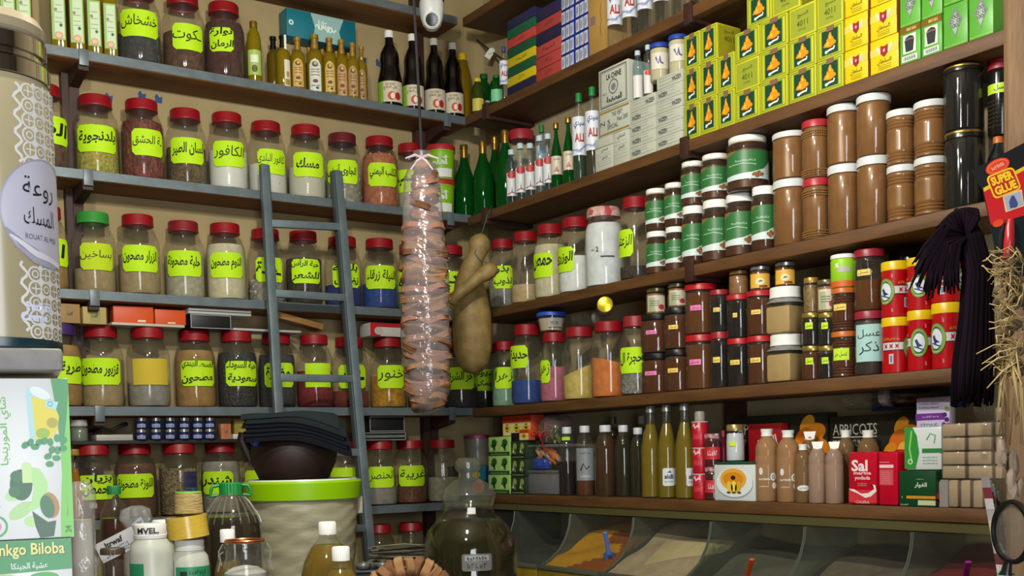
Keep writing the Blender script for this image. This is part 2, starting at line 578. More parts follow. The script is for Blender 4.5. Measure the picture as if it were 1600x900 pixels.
CONT = {  # contents: material, and loose pieces (kind, size, number)
    'herb': (mat('#6b7a26', 0.9, col2='#b3a24a', scale=90, amt=0.5, bump=1), ('leaf', 0.006, 120, ('#8f9a3a', '#c9b85a', '#5d6b20'))),
    'berry': (mat('#7c2a22', 0.7, col2='#3f1410', scale=90, vor=True, bump=1), ('leaf', 0.005, 140, ('#8b2f26', '#a04a38', '#551a14'))),
    'seed': (mat('#6a5638', 0.9, col2='#3c2f1c', scale=110, vor=True, bump=0.8), None),
    'grain': (mat('#8a7a56', 0.8, col2='#4c3f28', scale=130, vor=True, bump=1), None),
    'ball': (mat('#cfd2cc', 0.5), ('ball', 0.0085, 170, ('#dcdedb', '#cdd0cc'))),
    'packet': (mat('#c7c9c0', 0.6), ('block', 0.02, 26, ('#d8dad4', '#c3c8c0', '#8fae70'))),
    'block': (mat('#b8b6a6', 0.7), ('block', 0.02, 30, ('#cfcdbf', '#bbb9aa'))),
    'rock': (mat('#8f8e82', 0.8, col2='#6f6e62', scale=60), ('rock', 0.012, 60, ('#a5a498', '#8b8a7c', '#bdbcb0'))),
    'chip': (mat('#b06a48', 0.8, col2='#8f4f34', scale=60), ('chip', 0.018, 110, ('#cf8a66', '#bb7350', '#d89a78'))),
    'beige': (mat('#9d8c66', 0.9, col2='#8a7952', scale=40), None),
    'tan': (mat('#9b7a42', 0.9, col2='#86652f', scale=40), None),
    'cream': (mat('#c9c3a4', 0.9, col2='#b5ae8c', scale=40), None),
    'gray': (mat('#8e8c82', 0.9, col2='#77756a', scale=40), None),
    'pale': (mat('#a8a48e', 0.9, col2='#8f8b74', scale=60), None),
    'flower': (mat('#3a2a1c', 0.9, col2='#1a120c', scale=70, vor=True, bump=1), ('leaf', 0.008, 120, ('#4a3522', '#2a1c12', '#6a5236'))),
    'bark': (mat('#5d3d26', 0.9, col2='#3b2416', scale=60, bump=1), ('leaf', 0.009, 130, ('#6b4630', '#4f3020', '#82604a'))),
    'redflower': (mat('#4a1f18', 0.9, col2='#2c100c', scale=60, bump=1), ('leaf', 0.009, 170, ('#5d2a20', '#3c1812', '#6f4234'))),
    'blue': (mat('#10257a', 0.8, col2='#0a1858', scale=40), None),
    'blue2': (mat('#0b3f8c', 0.8, col2='#0a2f70', scale=40), None),
    'dark': (mat('#1c1a16', 0.9, col2='#2b2721', scale=60, bump=0.5), None),
    'black': (mat('#14161a', 0.6, col2='#24282e', scale=150, vor=True, bump=1), None),
    'slate': (mat('#34383c', 0.9, col2='#24262a', scale=80, vor=True, bump=0.6), None),
    'red': (mat('#7e0f18', 0.9, col2='#5e0a12', scale=40), None),
    'brick': (mat('#7a2a16', 0.9, col2='#5c1d10', scale=60), None),
    'yellow': (mat('#b8860f', 0.9, col2='#8c620a', scale=50), ('rock', 0.009, 80, ('#c9971c', '#b07d10', '#8d6209'))),
    'rust': (mat('#6a3c20', 0.9, col2='#4f2a15', scale=90, vor=True, bump=0.8), None),
    'brown': (mat('#5a3a28', 0.9, col2='#4a2d1e', scale=40), None),
    'mint': (mat('#7fa288', 0.9, col2='#6c9077', scale=40), None),
    'pink': (mat('#b0647a', 0.9, col2='#9c5068', scale=40), None),
    'butter': (mat('#c8b260', 0.9, col2='#b59c4c', scale=40), None),
    'orange': (mat('#cf7a33', 0.9, col2='#bb6626', scale=40), None),
    'sand': (mat('#bba67a', 0.9, col2='#a58f62', scale=40), None),
    'flour': (mat('#dfe3e2', 0.9, col2='#cdd3d2', scale=40), None),
    'stone': (mat('#8d8c84', 0.8, col2='#5d5c55', scale=100, vor=True, bump=1), ('rock', 0.005, 150, ('#a3a299', '#77766d', '#c0bfb6'))),
}
def fill_mesh(kind, prof, r, h, lv, slope=0.0):
    m, loose = CONT[kind]
    b = B()
    pr = sc(clip(prof, lv), r, h)
    if slope:                                     # a heap that leans to one side
        b.lathe(pr[:-1], m, 32)
        n = len(pr) - 1
        ring = b.v[-32:]
        for i in range(32):
            x, y, z = ring[i]
            b.v[-32 + i] = (x, y, z + slope * h * (x / max(r, 1e-6)))
        b.add(b.v[-32:] + [(0, 0, lv * h + slope * h * 0.15)], [(i, (i + 1) % 32, 32) for i in range(32)], m)
    else:
        b.lathe(pr, m, 32)
    if loose:
        kd, s, num, cols = loose
        ms = [mat(c, 0.6) for c in cols]
        ct = clip(prof, lv, 0.93)
        for i in range(num):
            a = -PI / 2 + RND.gauss(0, 0.75)
            z = RND.uniform(0.03, lv) * h
            rr = r * 0.93
            if z / h > 0.6:
                for (r0, a0), (r1, b1) in zip(prof, prof[1:]):
                    if a0 <= z / h <= b1:
                        rr = r * 0.93 * (r0 + (r1 - r0) * (z / h - a0) / max(b1 - a0, 1e-6))
            if RND.random() < 0.18:
                z = lv * h; rr *= RND.uniform(0.2, 0.95)
            mm = RND.choice(ms)
            q = Matrix.Rotation(RND.uniform(0, 6), 3, 'X') @ Matrix.Rotation(RND.uniform(0, 6), 3, 'Z')
            rad = rr - s * (0.9 if kd == 'ball' else 0.55)
            c = Vector((rad * math.cos(a), rad * math.sin(a), z))
            if kd == 'ball':
                b.blob(c, s, mm, 1)
            elif kd == 'rock':
                b.blob(c, s, mm, 1, (1, 0.8, 0.7), 0.2, q)
            else:
                d = {'leaf': (1, 0.5, 0.12), 'block': (1, 0.8, 0.5), 'chip': (1, 0.55, 0.2)}[kd]
                k = s * RND.uniform(0.7, 1.2)
                b.box([-x * k / 2 for x in d], [x * k / 2 for x in d], mm, 0, Matrix.Translation(c) @ q.to_4x4())
    return b
_JM = {}
def jar_meshes(lidcol):
    if 'body' not in _JM:
        _JM['body'] = B().lathe(sc(JB, 0.076, 0.27), glass((0.97, 0.97, 0.95), 0.025, (0.66, 0.62, 0.5)), 40).mesh('jar_body', 60)
    if lidcol not in _JM:
        w = lambda a, z: 1 + (0.006 * math.cos(30 * a) if 0.24 < z < 0.263 else 0)
        _JM[lidcol] = B().lathe(sc(JL, 0.076, 0.27), mat(lidcol, 0.45), 90, None, w).mesh('jar_lid', 40)
    return _JM['body'], _JM[lidcol]
def lime_label(lines, w, h, r, z, ang, bg=None, ink=None, plain=False, bold=0.03, tsc=1.0, chamfer=0.012):
    b = B()
    mp = cyl(r, z, ang)
    if plain:
        b.deco(sh_rect(-w / 2, -h / 2, w / 2, h / 2), bg or LIME, mp, 0.0006, 0.008)
    else:
        k = chamfer
        b.deco(sh_poly([(-w / 2 + k, -h / 2), (w / 2 - k, -h / 2), (w / 2, -h / 2 + k), (w / 2, h / 2 - k), (w / 2 - k, h / 2), (-w / 2 + k, h / 2), (-w / 2, h / 2 - k), (-w / 2, -h / 2 + k)]), bg or LIME, mp, 0.0006, 0.008)
    n = len(lines)
    for i, s in enumerate(lines):
        if not s:
            continue
        cy = h * (0.06 + (0.26 if n == 2 else 0) * (1 - 2 * i if n == 2 else 0))
        hh = h * (0.52 if n == 1 else 0.38) * tsc
        ww = min(w * 0.93, hh * (0.58 * len(s) + 0.8))
        b.deco(sh_text(s, RND.uniform(-0.004, 0.004), cy, ww, hh, bold * (1.0 if len(s) < 7 else 0.9), RND.uniform(-0.05, 0.05), 0.12), ink or INK, mp, 0.0011, 0.006)
    return b
def jar(px, base, wall, lid, cont, lv, text, off, lw, label, name='spice_jar', rs_=0.94, hs=1.0, group=None, bg=None, plain=False, ink=None, lz=0.118, lh=0.088, two=None, tsc=1.0, yoff=0.0, slope=0, bold=0.03):
    r = 0.076 * rs_
    if wall == 'L':
        p = solve(px, (0, -(DL - r - 0.012) + yoff, base + 0.13), (1, 0, 0))
    else:
        p = solve(px, (-(DR - r - 0.012) + yoff, 0, base + 0.13), (0, 1, 0))
    p.z = base + 0.002
    t = thing(name, label, 'jar', p, face(p), group, (rs_, rs_, hs))
    bd, ld = jar_meshes(lid)
    part(t, 'jar_body', bd)
    part(t, 'lid', ld)
    if cont:
        part(t, 'contents', fill_mesh(cont, JB, 0.076, 0.27, lv, slope))
    if text is not None:
        ang = math.asin(max(-0.95, min(0.95, off * mpp(p) / r)))
        part(t, 'label', lime_label(text, lw * 1.08, lh, 0.0765, lz, ang, bg, None, plain, bold, tsc))
    return t
RD, MR, GR, PU = '#8a0a17', '#5f1822', '#2f8a34', '#3b2060'
# left wall: px, lid, contents, level, label lines, label offset px, label width, description, extras
S2 = [
 (69, RD, 'bark', 0.5, ['الفـ'], 14, 0.12, 'reddish bark pieces', {}),
 (151, RD, 'herb', 0.62, ['بلدنجوية'], 0, 0.135, 'dried yellow-green herbs', {}),
 (223, RD, 'berry', 0.72, ['ـة الحشق'], 9, 0.11, 'dried dark red berries', {'tsc': 0.85, 'bold': 0.012}),
 (291, RD, 'seed', 0.5, ['لسان الطير'], 2, 0.125, 'brown winged seeds', {}),
 (356, RD, 'ball', 0.5, ['الكافور'], 2, 0.12, 'white mothballs', {'bold': 0.006}),
 (417, RD, 'packet', 0.42, ['كافور البلدي'], 9, 0.11, 'small white packets', {'bold': 0.006}),
 (479, RD, 'block', 0.42, ['مسك'], 4, 0.12, 'pale stacked blocks', {'tsc': 0.8}),
 (536, MR, 'rock', 0.42, ['الجاوى أبيض'], -1, 0.125, 'grayish resin lumps', {}),
 (594, RD, 'chip', 0.74, ['الكلب اليمني'], 5, 0.12, 'orange-pink resin chips', {}),
 (641, RD, 'pale', 0.3, ['ـب'], -9, 0.1, 'little pale powder', {'rs_': 0.8, 'yoff': 0.03}),
]
S3 = [
 (70, RD, 'tan', 0.6, ['الا'], 14, 0.12, 'brownish powder', {}),
 (147, GR, 'beige', 0.3, ['بساخين'], 5, 0.115, 'beige powder', {'bg': mat('#b4cf12', 0.8), 'bold': 0.004, 'tsc': 0.7}),
 (217, RD, 'beige', 0.5, ['الزرار مطحون'], 3, 0.13, 'grayish beige powder', {}),
 (288, '#7c1820', 'pale', 0.55, ['حلبة مطحونة'], 0, 0.13, 'pale ground fenugreek', {}),
 (353, RD, 'cream', 0.72, ['الثوم مطحون'], 1, 0.125, 'cream powder', {}),
 (416, RD, 'rock', 0.3, ['ـمدة'], 6, 0.11, 'small gray lumps', {}),
 (475, RD, 'flower', 0.62, ['حبة الرأس', 'للشعر'], 4, 0.12, 'dark dried flowers', {}),
 (536, RD, 'blue', 0.32, ['بلدية', 'نضاف'], 6, 0.11, 'blue powder', {}),
 (594, RD, 'blue2', 0.36, ['النيلة زرقاء'], 1, 0.125, 'deep blue indigo', {}),
 (646, RD, 'gray', 0.3, ['ـاس'], -3, 0.12, 'gray lumps', {}),
 (703, RD, 'gray', 0.25, ['رد'], 10, 0.1, 'gray powder', {}),
]
S4 = [
 (92, PU, 'tan', 0.74, ['طرية فـ'], 10, 0.13, 'orange-tan powder', {}),
 (159, RD, 'beige', 0.6, ['قزبور مطحون'], -2, 0.14, 'grayish coriander powder', {}),
 (232, RD, 'gray', 0.3, [''], 4, 0.125, 'pale leaves', {'bg': mat('#c3ac2e', 0.8), 'plain': True}),
 (305, RD, 'tan', 0.74, ['القسط الهندي', 'مطحون'], 5, 0.125, 'tan costus powder', {}),
 (371, RD, 'black', 0.72, ['حبة السوداء', 'سعودية'], 8, 0.12, 'black seeds', {}),
 (433, RD, 'slate', 0.72, ['ـمضوة'], 4, 0.12, 'dark gray seeds', {}),
 (492, RD, 'red', 0.5, [''], 6, 0.105, 'deep red powder', {'plain': True}),
 (547, RD, 'brick', 0.24, ['ـعصـ'], 4, 0.11, 'brick red powder', {}),
 (606, RD, 'yellow', 0.46, ['خنور'], 6, 0.11, 'yellow crushed sulfur', {'bold': 0.004}),
 (664, RD, 'dark', 0.4, ['زهر'], 0, 0.11, 'dark powder', {}),
 (719, RD, 'dark', 0.3, ['حر الشرق'], 0, 0.12, 'blackish powder', {}),
 (757, RD, 'dark', 0.42, ['ديولو', 'جمكي'], -2, 0.1, 'dark grains', {'yoff': 0.06, 'rs_': 0.85}),
]
S5 = [
 (146, RD, 'brown', 0.55, ['بزيان', 'محمص'], 5, 0.12, 'brown powder', {}),
 (212, RD, 'brown', 0.74, ['اللوزة مطحونة'], -1, 0.135, 'reddish brown powder', {}),
 (281, RD, 'grain', 0.66, None, 0, 0, 'brown-green grain', {}),
 (345, RD, 'gray', 0.74, ['شندر'], -6, 0.12, 'gray powder', {}),
 (408, RD, 'pale', 0.5, [''], -6, 0.1, 'pale powder', {}),
 (540, RD, 'gray', 0.6, [''], -4, 0.12, 'gray powder', {'plain': True}),
 (594, RD, 'gray', 0.3, ['الحنصر'], 2, 0.115, 'gray crushed leaves', {'bold': 0.006}),
 (641, RD, 'rust', 0.45, ['غريبة'], 3, 0.12, 'reddish brown grain', {'bold': 0.012}),
 (692, RD, 'pale', 0.4, None, 0, 0, 'whitish paper packets', {}),
]
LIDN = {RD: 'red', MR: 'maroon', GR: 'green', PU: 'purple', '#7c1820': 'dark red'}
for k, row in ((2, S2), (3, S3), (4, S4), (5, S5)):
    X = [solve(q[0], (0, -0.097 + q[8].get('yoff', 0.03 * (i % 2) - 0.004), ZS[k] + 0.13), (1, 0, 0)).x for i, q in enumerate(row)]
    for i, (px, lid, cont, lv, tx, off, lw, ds, kw) in enumerate(row):
        gap = min(abs(X[i] - X[j]) for j in (i - 1, i + 1) if 0 <= j < len(row))
        kw.setdefault('yoff', 0.03 * (i % 2) - 0.004)
        kw.setdefault('hs', 0.915 if k == 5 else 1.0)
        kw.setdefault('rs_', min(0.94, math.hypot(gap, 0.028) / 0.156))
        t = jar(px, ZS[k], 'L', lid, cont, lv, tx, off, lw, 'clear %s-lidded jar of %s, %s from left on %s gray shelf' % (LIDN[lid], ds, NTH[i], SN[k]), group='labeled jars on the %s gray shelf' % SN[k], **kw)
        if cont == 'grain':
            b = B(); mp = cyl(0.0765, 0, 0.52)
            b.deco(sh_rect(-0.027, 0.105, 0.03, 0.165), mat('#3c2448', 0.4, col2='#2a3a5c', scale=50), mp, 0.0006, 0.008)
            b.deco(sh_rect(-0.027, 0.04, 0.03, 0.105), mat('#4a6a88', 0.4, col2='#24384e', scale=60), mp, 0.0006, 0.008)
            for q in range(4):
                b.deco(sh_scrawl(0.002, 0.06 + 0.028 * q, 0.045, 0.014, 4, q), mat('#16202c'), mp, 0.001, 0.008)
            part(t, 'label', b, 'purple and blue printed sticker')
# lower row, seen over the dried grass
for i, (px, py, ds) in enumerate(((592, 822, 'left'), (642, 816, 'right'))):
    p = solve(px, (0, -0.1, 1.1), (1, 0, 0)); p.z = 0.832
    t = thing('spice_jar', 'red-lidded clear jar standing behind the dried grass, %s one of two' % ds, 'jar', p, face(p), 'jars on the bottom gray shelf', (0.8, 0.8, 0.93))
    bd, ld = jar_meshes(RD); part(t, 'jar_body', bd); part(t, 'lid', ld); part(t, 'contents', fill_mesh('pale', JB, 0.076, 0.27, 0.5))
# top gray shelf jars
jar(217, ZS[1], 'L', RD, 'slate', 0.38, ['خشخاش'], 1, 0.135, 'clear jar of dark gray poppy seeds on top gray shelf', group='labeled jars on the top gray shelf', lz=0.128, bold=0.008)
jar(287, ZS[1], 'L', RD, 'bark', 0.5, ['ـكوت'], 8, 0.11, 'clear jar of brown shredded leaves on top gray shelf', group='labeled jars on the top gray shelf', lz=0.112, bold=0.008)
jar(351, ZS[1], 'L', RD, 'redflower', 0.74, ['نوارة', 'الرمان'], -5, 0.085, 'red-lidded jar of dark dried pomegranate flowers on top gray shelf', group='labeled jars on the top gray shelf', lz=0.128, lh=0.082)

# ------------------------------------------------------------------ bottles, jars and boxes in general
def pm(c, r=0.45):
    return mat(c, r)
def to_cam(p):
    d = Vector((CAM.x - p[0], CAM.y - p[1], 0))
    return d.normalized()
def spot(px, wpx, base, wall='R', inset=0.006, r=None, extra=0.0, zm=0.06):
    rr = r or 0.04
    for _ in range(4):
        if wall == 'R':
            p = solve(px, (-(DR - rr - inset) + extra, 0, base + zm), (0, 1, 0))
        else:
            p = solve(px, (0, -(DL - rr - inset) + extra, base + zm), (1, 0, 0))
        if r is None:
            rr = wpx * mpp(p) / 2
    p.z = base
    return p, rr
def hgt(p, r, top):
    q = Vector(p) + to_cam(p) * r
    return zat(top, q) - p[2]
def room_above(p):
    if p[0] < -0.24 and p[1] < -0.24:
        return 9
    zs, th = (RZ, 0.035) if p[0] > -0.24 else (ZS, TH)
    return min([z - th - p[2] for z in zs if z - th > p[2] + 0.02] or [9])
def vessel(name, label, cat, p, R, H, prof, bmat, cap=None, capmat=None, liq=None, lv=0.8, labs=(), group=None, seg=28, capname='cap', rot=None, bname='body', bextra=None, shrink=0.95):
    H = min(H, room_above(p) - 0.003)
    t = thing(name, label, cat, p, face(p) if rot is None else rot, group)
    bb = B().lathe(sc(prof, R, H), bmat, seg)
    if bextra:
        bextra(bb, R, H)
    part(t, bname, bb, sharp=50)
    if liq:
        part(t, 'contents', B().lathe(sc(clip(prof, lv, shrink), R, H), liq, seg), sharp=50)
    if cap:
        part(t, capname, B().lathe(sc(cap, R, H), capmat, seg), sharp=35)
    if labs:
        lb = B()
        for f in labs:
            f(lb, R, H)
        part(t, 'label', lb)
    return t
JAM = [(0, 0), (0.9, 0), (0.98, 0.02), (1, 0.05), (1, 0.76), (0.96, 0.8), (0.88, 0.83), (0.88, 0.87)]
LJAM = [(0.86, 0.85), (0.93, 0.85), (0.95, 0.865), (0.95, 0.985), (0.92, 1), (0, 1)]
PET = [(0, 0), (0.92, 0), (1, 0.03), (1, 0.82), (0.98, 0.85), (0.93, 0.87), (0.93, 0.9)]
LPET = [(0.9, 0.88), (1, 0.88), (1.0, 0.985), (0.97, 1), (0, 1)]
RIB = [(0, 0), (0.92, 0), (1, 0.03)] + [(1 - 0.06 * (i % 2), 0.05 + 0.03 * i) for i in range(7)] + [(1, 0.27), (1, 0.6)] + [(1 - 0.06 * (i % 2), 0.63 + 0.03 * i) for i in range(7)] + [(1, 0.85), (0.93, 0.88), (0.93, 0.9)]
WINE = [(0, 0), (0.93, 0), (1, 0.02), (1, 0.42), (0.94, 0.5), (0.78, 0.6), (0.54, 0.7), (0.38, 0.78), (0.31, 0.84), (0.29, 0.97), (0.33, 0.975), (0.33, 0.99), (0, 0.99)]
FOIL = [(0.335, 0.83), (0.34, 0.9), (0.335, 0.94), (0.36, 0.945), (0.36, 0.985), (0.32, 1.0), (0, 1.0)]
WATER = [(0, 0), (0.9, 0), (1, 0.03), (1, 0.56), (0.97, 0.62), (0.9, 0.7), (0.66, 0.79), (0.42, 0.86), (0.38, 0.9), (0.38, 0.93)]
CWAT = [(0.4, 0.9), (0.46, 0.9), (0.46, 0.99), (0.43, 1), (0, 1)]
SYRUP = [(0, 0), (0.92, 0), (1, 0.02), (1, 0.35), (0.92, 0.42), (0.8, 0.5), (0.77, 0.55), (0.8, 0.64), (0.74, 0.71), (0.5, 0.79), (0.34, 0.83), (0.31, 0.93)]
CSYR = [(0.3, 0.91), (0.38, 0.91), (0.38, 0.99), (0.35, 1), (0, 1)]
TALL = [(0, 0), (0.93, 0), (1, 0.015), (1, 0.5), (0.96, 0.56), (0.7, 0.7), (0.46, 0.8), (0.4, 0.84), (0.4, 0.95)]
CTAL = [(0.4, 0.93), (0.46, 0.93), (0.46, 0.995), (0.43, 1), (0, 1)]
SQ = [(0, 0), (0.95, 0), (1, 0.01), (1, 0.62), (0.9, 0.7), (0.55, 0.78), (0.42, 0.82), (0.42, 0.86)]
PINT = [(0, 0), (0.92, 0), (1, 0.025), (1, 0.64), (0.95, 0.72), (0.75, 0.82), (0.5, 0.88), (0.44, 0.9), (0.44, 0.93)]
CPIN = [(0.46, 0.905), (0.53, 0.905), (0.53, 0.99), (0.5, 1), (0, 1)]
TUBP = [(0, 0), (0.84, 0), (0.87, 0.02), (0.95, 0.78), (0.95, 0.8), (1, 0.8), (1, 0.85), (0.97, 0.85)]
LTUB = [(0.96, 0.84), (1.02, 0.84), (1.02, 0.97), (0.98, 1.0), (0, 1.0)]
CLEAR = glass((0.95, 0.96, 0.96), 0.02)
SMOKE = glass((0.8, 0.74, 0.66), 0.02)
GREENG = liquid('#094a16', 0.3, '#2f9a3c', 0.06)
GOLD = mat('#b08a3c', 0.3, 0.85)
SILV = mat('#b9bab8', 0.3, 0.8)
def wrap(c, z0, z1, half, lift=0.0006):        # wrap-around label band, half = half angle
    def f(b, R, H):
        b.deco(sh_rect(-R * half, z0 * H, R * half, z1 * H), pm(c), cyl(R), lift, R * 0.2)
    return f
def wtext(s, c, z, w, h, bold=0.02, ang=0.0, lift=0.0014, rot=0):
    def f(b, R, H):
        b.deco(sh_text(s, 0, z * H, w * R, h * H, bold, rot), pm(c), cyl(R, 0, ang), lift, R * 0.15)
    return f
def wshape(fn, c, ang=0.0, lift=0.001):        # fn(R, H) -> shape
    def f(b, R, H):
        b.deco(fn(R, H), pm(c), cyl(R, 0, ang), lift, R * 0.2)
    return f
def carton(w, h, d, m, deco=None, bev=0.0015, extra=None):
    b = B().box((-w / 2, -d / 2, 0), (w / 2, d / 2, h), m, bev)
    if deco:
        deco(b, flat((0, -d / 2, h / 2)), w, h)
    if extra:
        extra(b, w, h, d)
    return b
ROT = {'L': 0.0, 'R': -PI / 2}
def boxat(wall, px0, px1, base, top, depth, inset, zm=0.05, h=None):
    """a box on a wall's shelf between two columns of the photo: returns centre, width, height"""
    if wall == 'R':
        a, c = [solve(x, (-DR + inset, 0, base + zm), (0, 1, 0)) for x in (px0, px1)]
        w = abs(a.y - c.y)
        p = Vector((-DR + inset + depth / 2, (a.y + c.y) / 2, base))
    else:
        a, c = [solve(x, (0, -DL + inset, base + zm), (1, 0, 0)) for x in (px0, px1)]
        w = abs(a.x - c.x)
        p = Vector(((a.x + c.x) / 2, -DL + inset + depth / 2, base))
    hh = h if h else zat(top, (a + c) / 2) - base
    return p, w, hh

# ------------------------------------------------------------------ left wall, top shelf: bottles
Z1 = ZS[1]
OILB = liquid('#8a7a10', 0.35, '#c4b42a', 0.1)
def oil_square(px, wpx, H, i, label):
    p, r = spot(px, wpx, Z1, 'L', 0.012)
    t = thing('oil_bottle', label, 'bottle', p, face(p), 'green-labeled oil bottles on the top gray shelf')
    w = r * 0.92
    part(t, 'body', B().box((-w, -w, 0), (w, w, H * 0.8), OILB, 0.006).lathe([(w * 0.9, H * 0.8), (w * 0.5, H * 0.88), (w * 0.4, H * 0.92)], OILB, 20))
    part(t, 'cap', B().lathe([(w * 0.45, H * 0.9), (w * 0.5, H * 0.9), (w * 0.5, H), (0, H)], GOLD, 20))
    b = B()
    mp = flat((0, -w, 0))
    b.deco(sh_rect(-w * 0.84, 0.1 * H, w * 0.84, 0.64 * H), pm('#8fb86a'), mp)
    b.deco(sh_rect(-w * 0.5, 0.12 * H, w * 0.7, 0.62 * H), pm('#c3d8b4'), mp, 0.001)
    for z in (0.3, 0.35, 0.42, 0.5):
        b.deco(sh_rect(-w * 0.4, z * H, w * 0.5, (z + 0.008) * H), pm('#7d9a72'), mp, 0.0014)
    b.deco(sh_ell(-w * 0.3, 0.45 * H, w * 0.2, w * 0.22), pm('#a0766a'), mp, 0.0016)
    b.deco(sh_ell(w * 0.3, 0.27 * H, w * 0.2, w * 0.22), pm('#1f5a2e'), mp, 0.0016)
    b.deco(sh_ell(0, 0.15 * H, w * 0.55, w * 0.5), pm('#c79a78'), mp, 0.0018)
    b.deco(sh_ell(0, 0.15 * H, w * 0.35, w * 0.3), pm('#e0b494'), mp, 0.0022)
    part(t, 'label', b)
for i, (px, w) in enumerate(((13, 26), (38, 26), (92, 25), (121, 25), (148, 24), (173, 23))):
    oil_square(px, w, 0.27, i, 'square golden oil bottle with pale green label, %s from left on top gray shelf' % NTH[i])
p, r = spot(398, 22, Z1, 'L', 0.012)
vessel('oil_bottle', 'gold-capped green-labeled oil bottle beside the jar of pomegranate flowers', 'bottle', p, r, hgt(p, r, 30), PINT, OILB, CPIN, GOLD, labs=[wrap('#9fbf5a', 0.12, 0.52, 1.1), wshape(lambda R, H: sh_rr(0, 0.38 * H, 1.1 * R, 0.12 * H, 0.1 * R), '#dfe3c8'), wshape(lambda R, H: sh_ell(0, 0.22 * H, 0.4 * R, 0.06 * H), '#5d4a2a')])
OLIVE = liquid('#8a7414', 0.3, '#c2a824', 0.08)
OLIVED = liquid('#5a4a10', 0.2, '#8a7a1c', 0.08)
def olive(px, top, wpx, lab, label, extra=0.0, dark=False, neck='#a88434'):
    p, r = spot(px, wpx * 0.94, Z1, 'L', 0.01, extra=extra)
    H = hgt(p, r, top)
    t = thing('olive_oil_bottle', label, 'bottle', p, face(p), 'olive oil bottles below the teal box')
    prof = [(0, 0), (0.95, 0), (1, 0.015), (1, 0.62), (0.92, 0.68), (0.65, 0.73), (0.42, 0.76), (0.38, 0.8)]
    part(t, 'body', B().lathe(sc(prof, r, H), OLIVED if dark else OLIVE, 24), sharp=50)
    part(t, 'cap', B().lathe(sc([(0.4, 0.76), (0.46, 0.77), (0.46, 0.84), (0.4, 0.85), (0.4, 0.93), (0.5, 0.94), (0.5, 0.995), (0.45, 1), (0, 1)], r, H), mat(neck, 0.35, 0.5), 20))
    b = B(); mp = cyl(r)
    if lab:
        b.deco(sh_poly([(-0.72 * r, 0.06 * H), (0.72 * r, 0.06 * H), (0.72 * r, 0.48 * H), (0.45 * r, 0.55 * H), (0, 0.58 * H), (-0.45 * r, 0.55 * H), (-0.72 * r, 0.48 * H)]), pm(lab), mp, 0.0006, r * 0.2)
        b.deco(sh_ell(0, 0.49 * H, 0.34 * r, 0.045 * H), pm('#4a3a18'), mp, 0.001, r * 0.2)
        b.deco(sh_ell(0.05 * r, 0.5 * H, 0.2 * r, 0.025 * H), pm('#c9a640'), mp, 0.0013, r * 0.2)
        for z in (0.4, 0.36, 0.31, 0.14):
            b.deco(sh_rect(-0.5 * r, z * H, 0.5 * r, (z + 0.013) * H), pm('#6a5230'), mp, 0.001, r * 0.2)
        b.deco(sh_ell(0, 0.22 * H, 0.3 * r, 0.03 * H), pm('#5a2a1c'), mp, 0.001, r * 0.2)
        b.deco(sh_ell(0.2 * r, 0.11 * H, 0.2 * r, 0.02 * H), pm('#3a3a1c'), mp, 0.001, r * 0.2)
        part(t, 'label', b)
    return t, r, H
olive(428, 54, 22, None, 'black-necked dark green olive oil bottle, leftmost in its group', 0.04, True, '#15130f')
t, r, H = olive(443, 52, 24, None, 'black-necked golden oil bottle with a white paper seal strip', 0.0, False, '#15130f')
b = B(); b.deco(sh_rect(-0.2 * r, 0.02 * H, 0.75 * r, 0.52 * H), pm('#d9d6c4'), cyl(r, 0, 0.35), 0.0006, r * 0.2)
b.deco(sh_rect(-0.1 * r, 0.05 * H, 0.6 * r, 0.16 * H), pm('#9a8a3a'), cyl(r, 0, 0.35), 0.001, r * 0.2)
b.deco(sh_rect(0.05 * r, 0.2 * H, 0.5 * r, 0.3 * H), pm('#b08a50'), cyl(r, 0, 0.35), 0.001, r * 0.2)
b.add([(0.2 * r, -0.48 * r, 0.72 * H), (0.5 * r, -0.45 * r, 0.72 * H), (0.5 * r, -0.5 * r, 1.0 * H), (0.2 * r, -0.53 * r, 1.0 * H)], [(0, 1, 2, 3)], pm('#dcdad2'))
part(t, 'label', b)
for oi, (px, top, w, lab, ds) in enumerate(((466, 55, 24, '#c9a45a', 'left of the white-labeled one'), (493, 50, 27, '#cfd6cc', 'with white arched label bordered in green'), (516, 56, 22, '#c8aa62', 'right of the white-labeled one'), (535, 59, 22, '#b98f62', 'second right of the white-labeled one'), (552, 64, 21, '#a88458', 'third right of the white-labeled one'), (566, 70, 17, '#9a7a54', 'last at the right end'))):
    olive(px, top, w + 1, lab, 'gold-necked olive oil bottle, %s' % ds, 0.02 * (oi % 2))
for i, px in enumerate((484, 505, 527, 546)):
    olive(px, 72 + i * 3, 15, None, 'dark olive oil bottle in the back row under the teal box, %s from left' % NTH[i], 0.078, True)
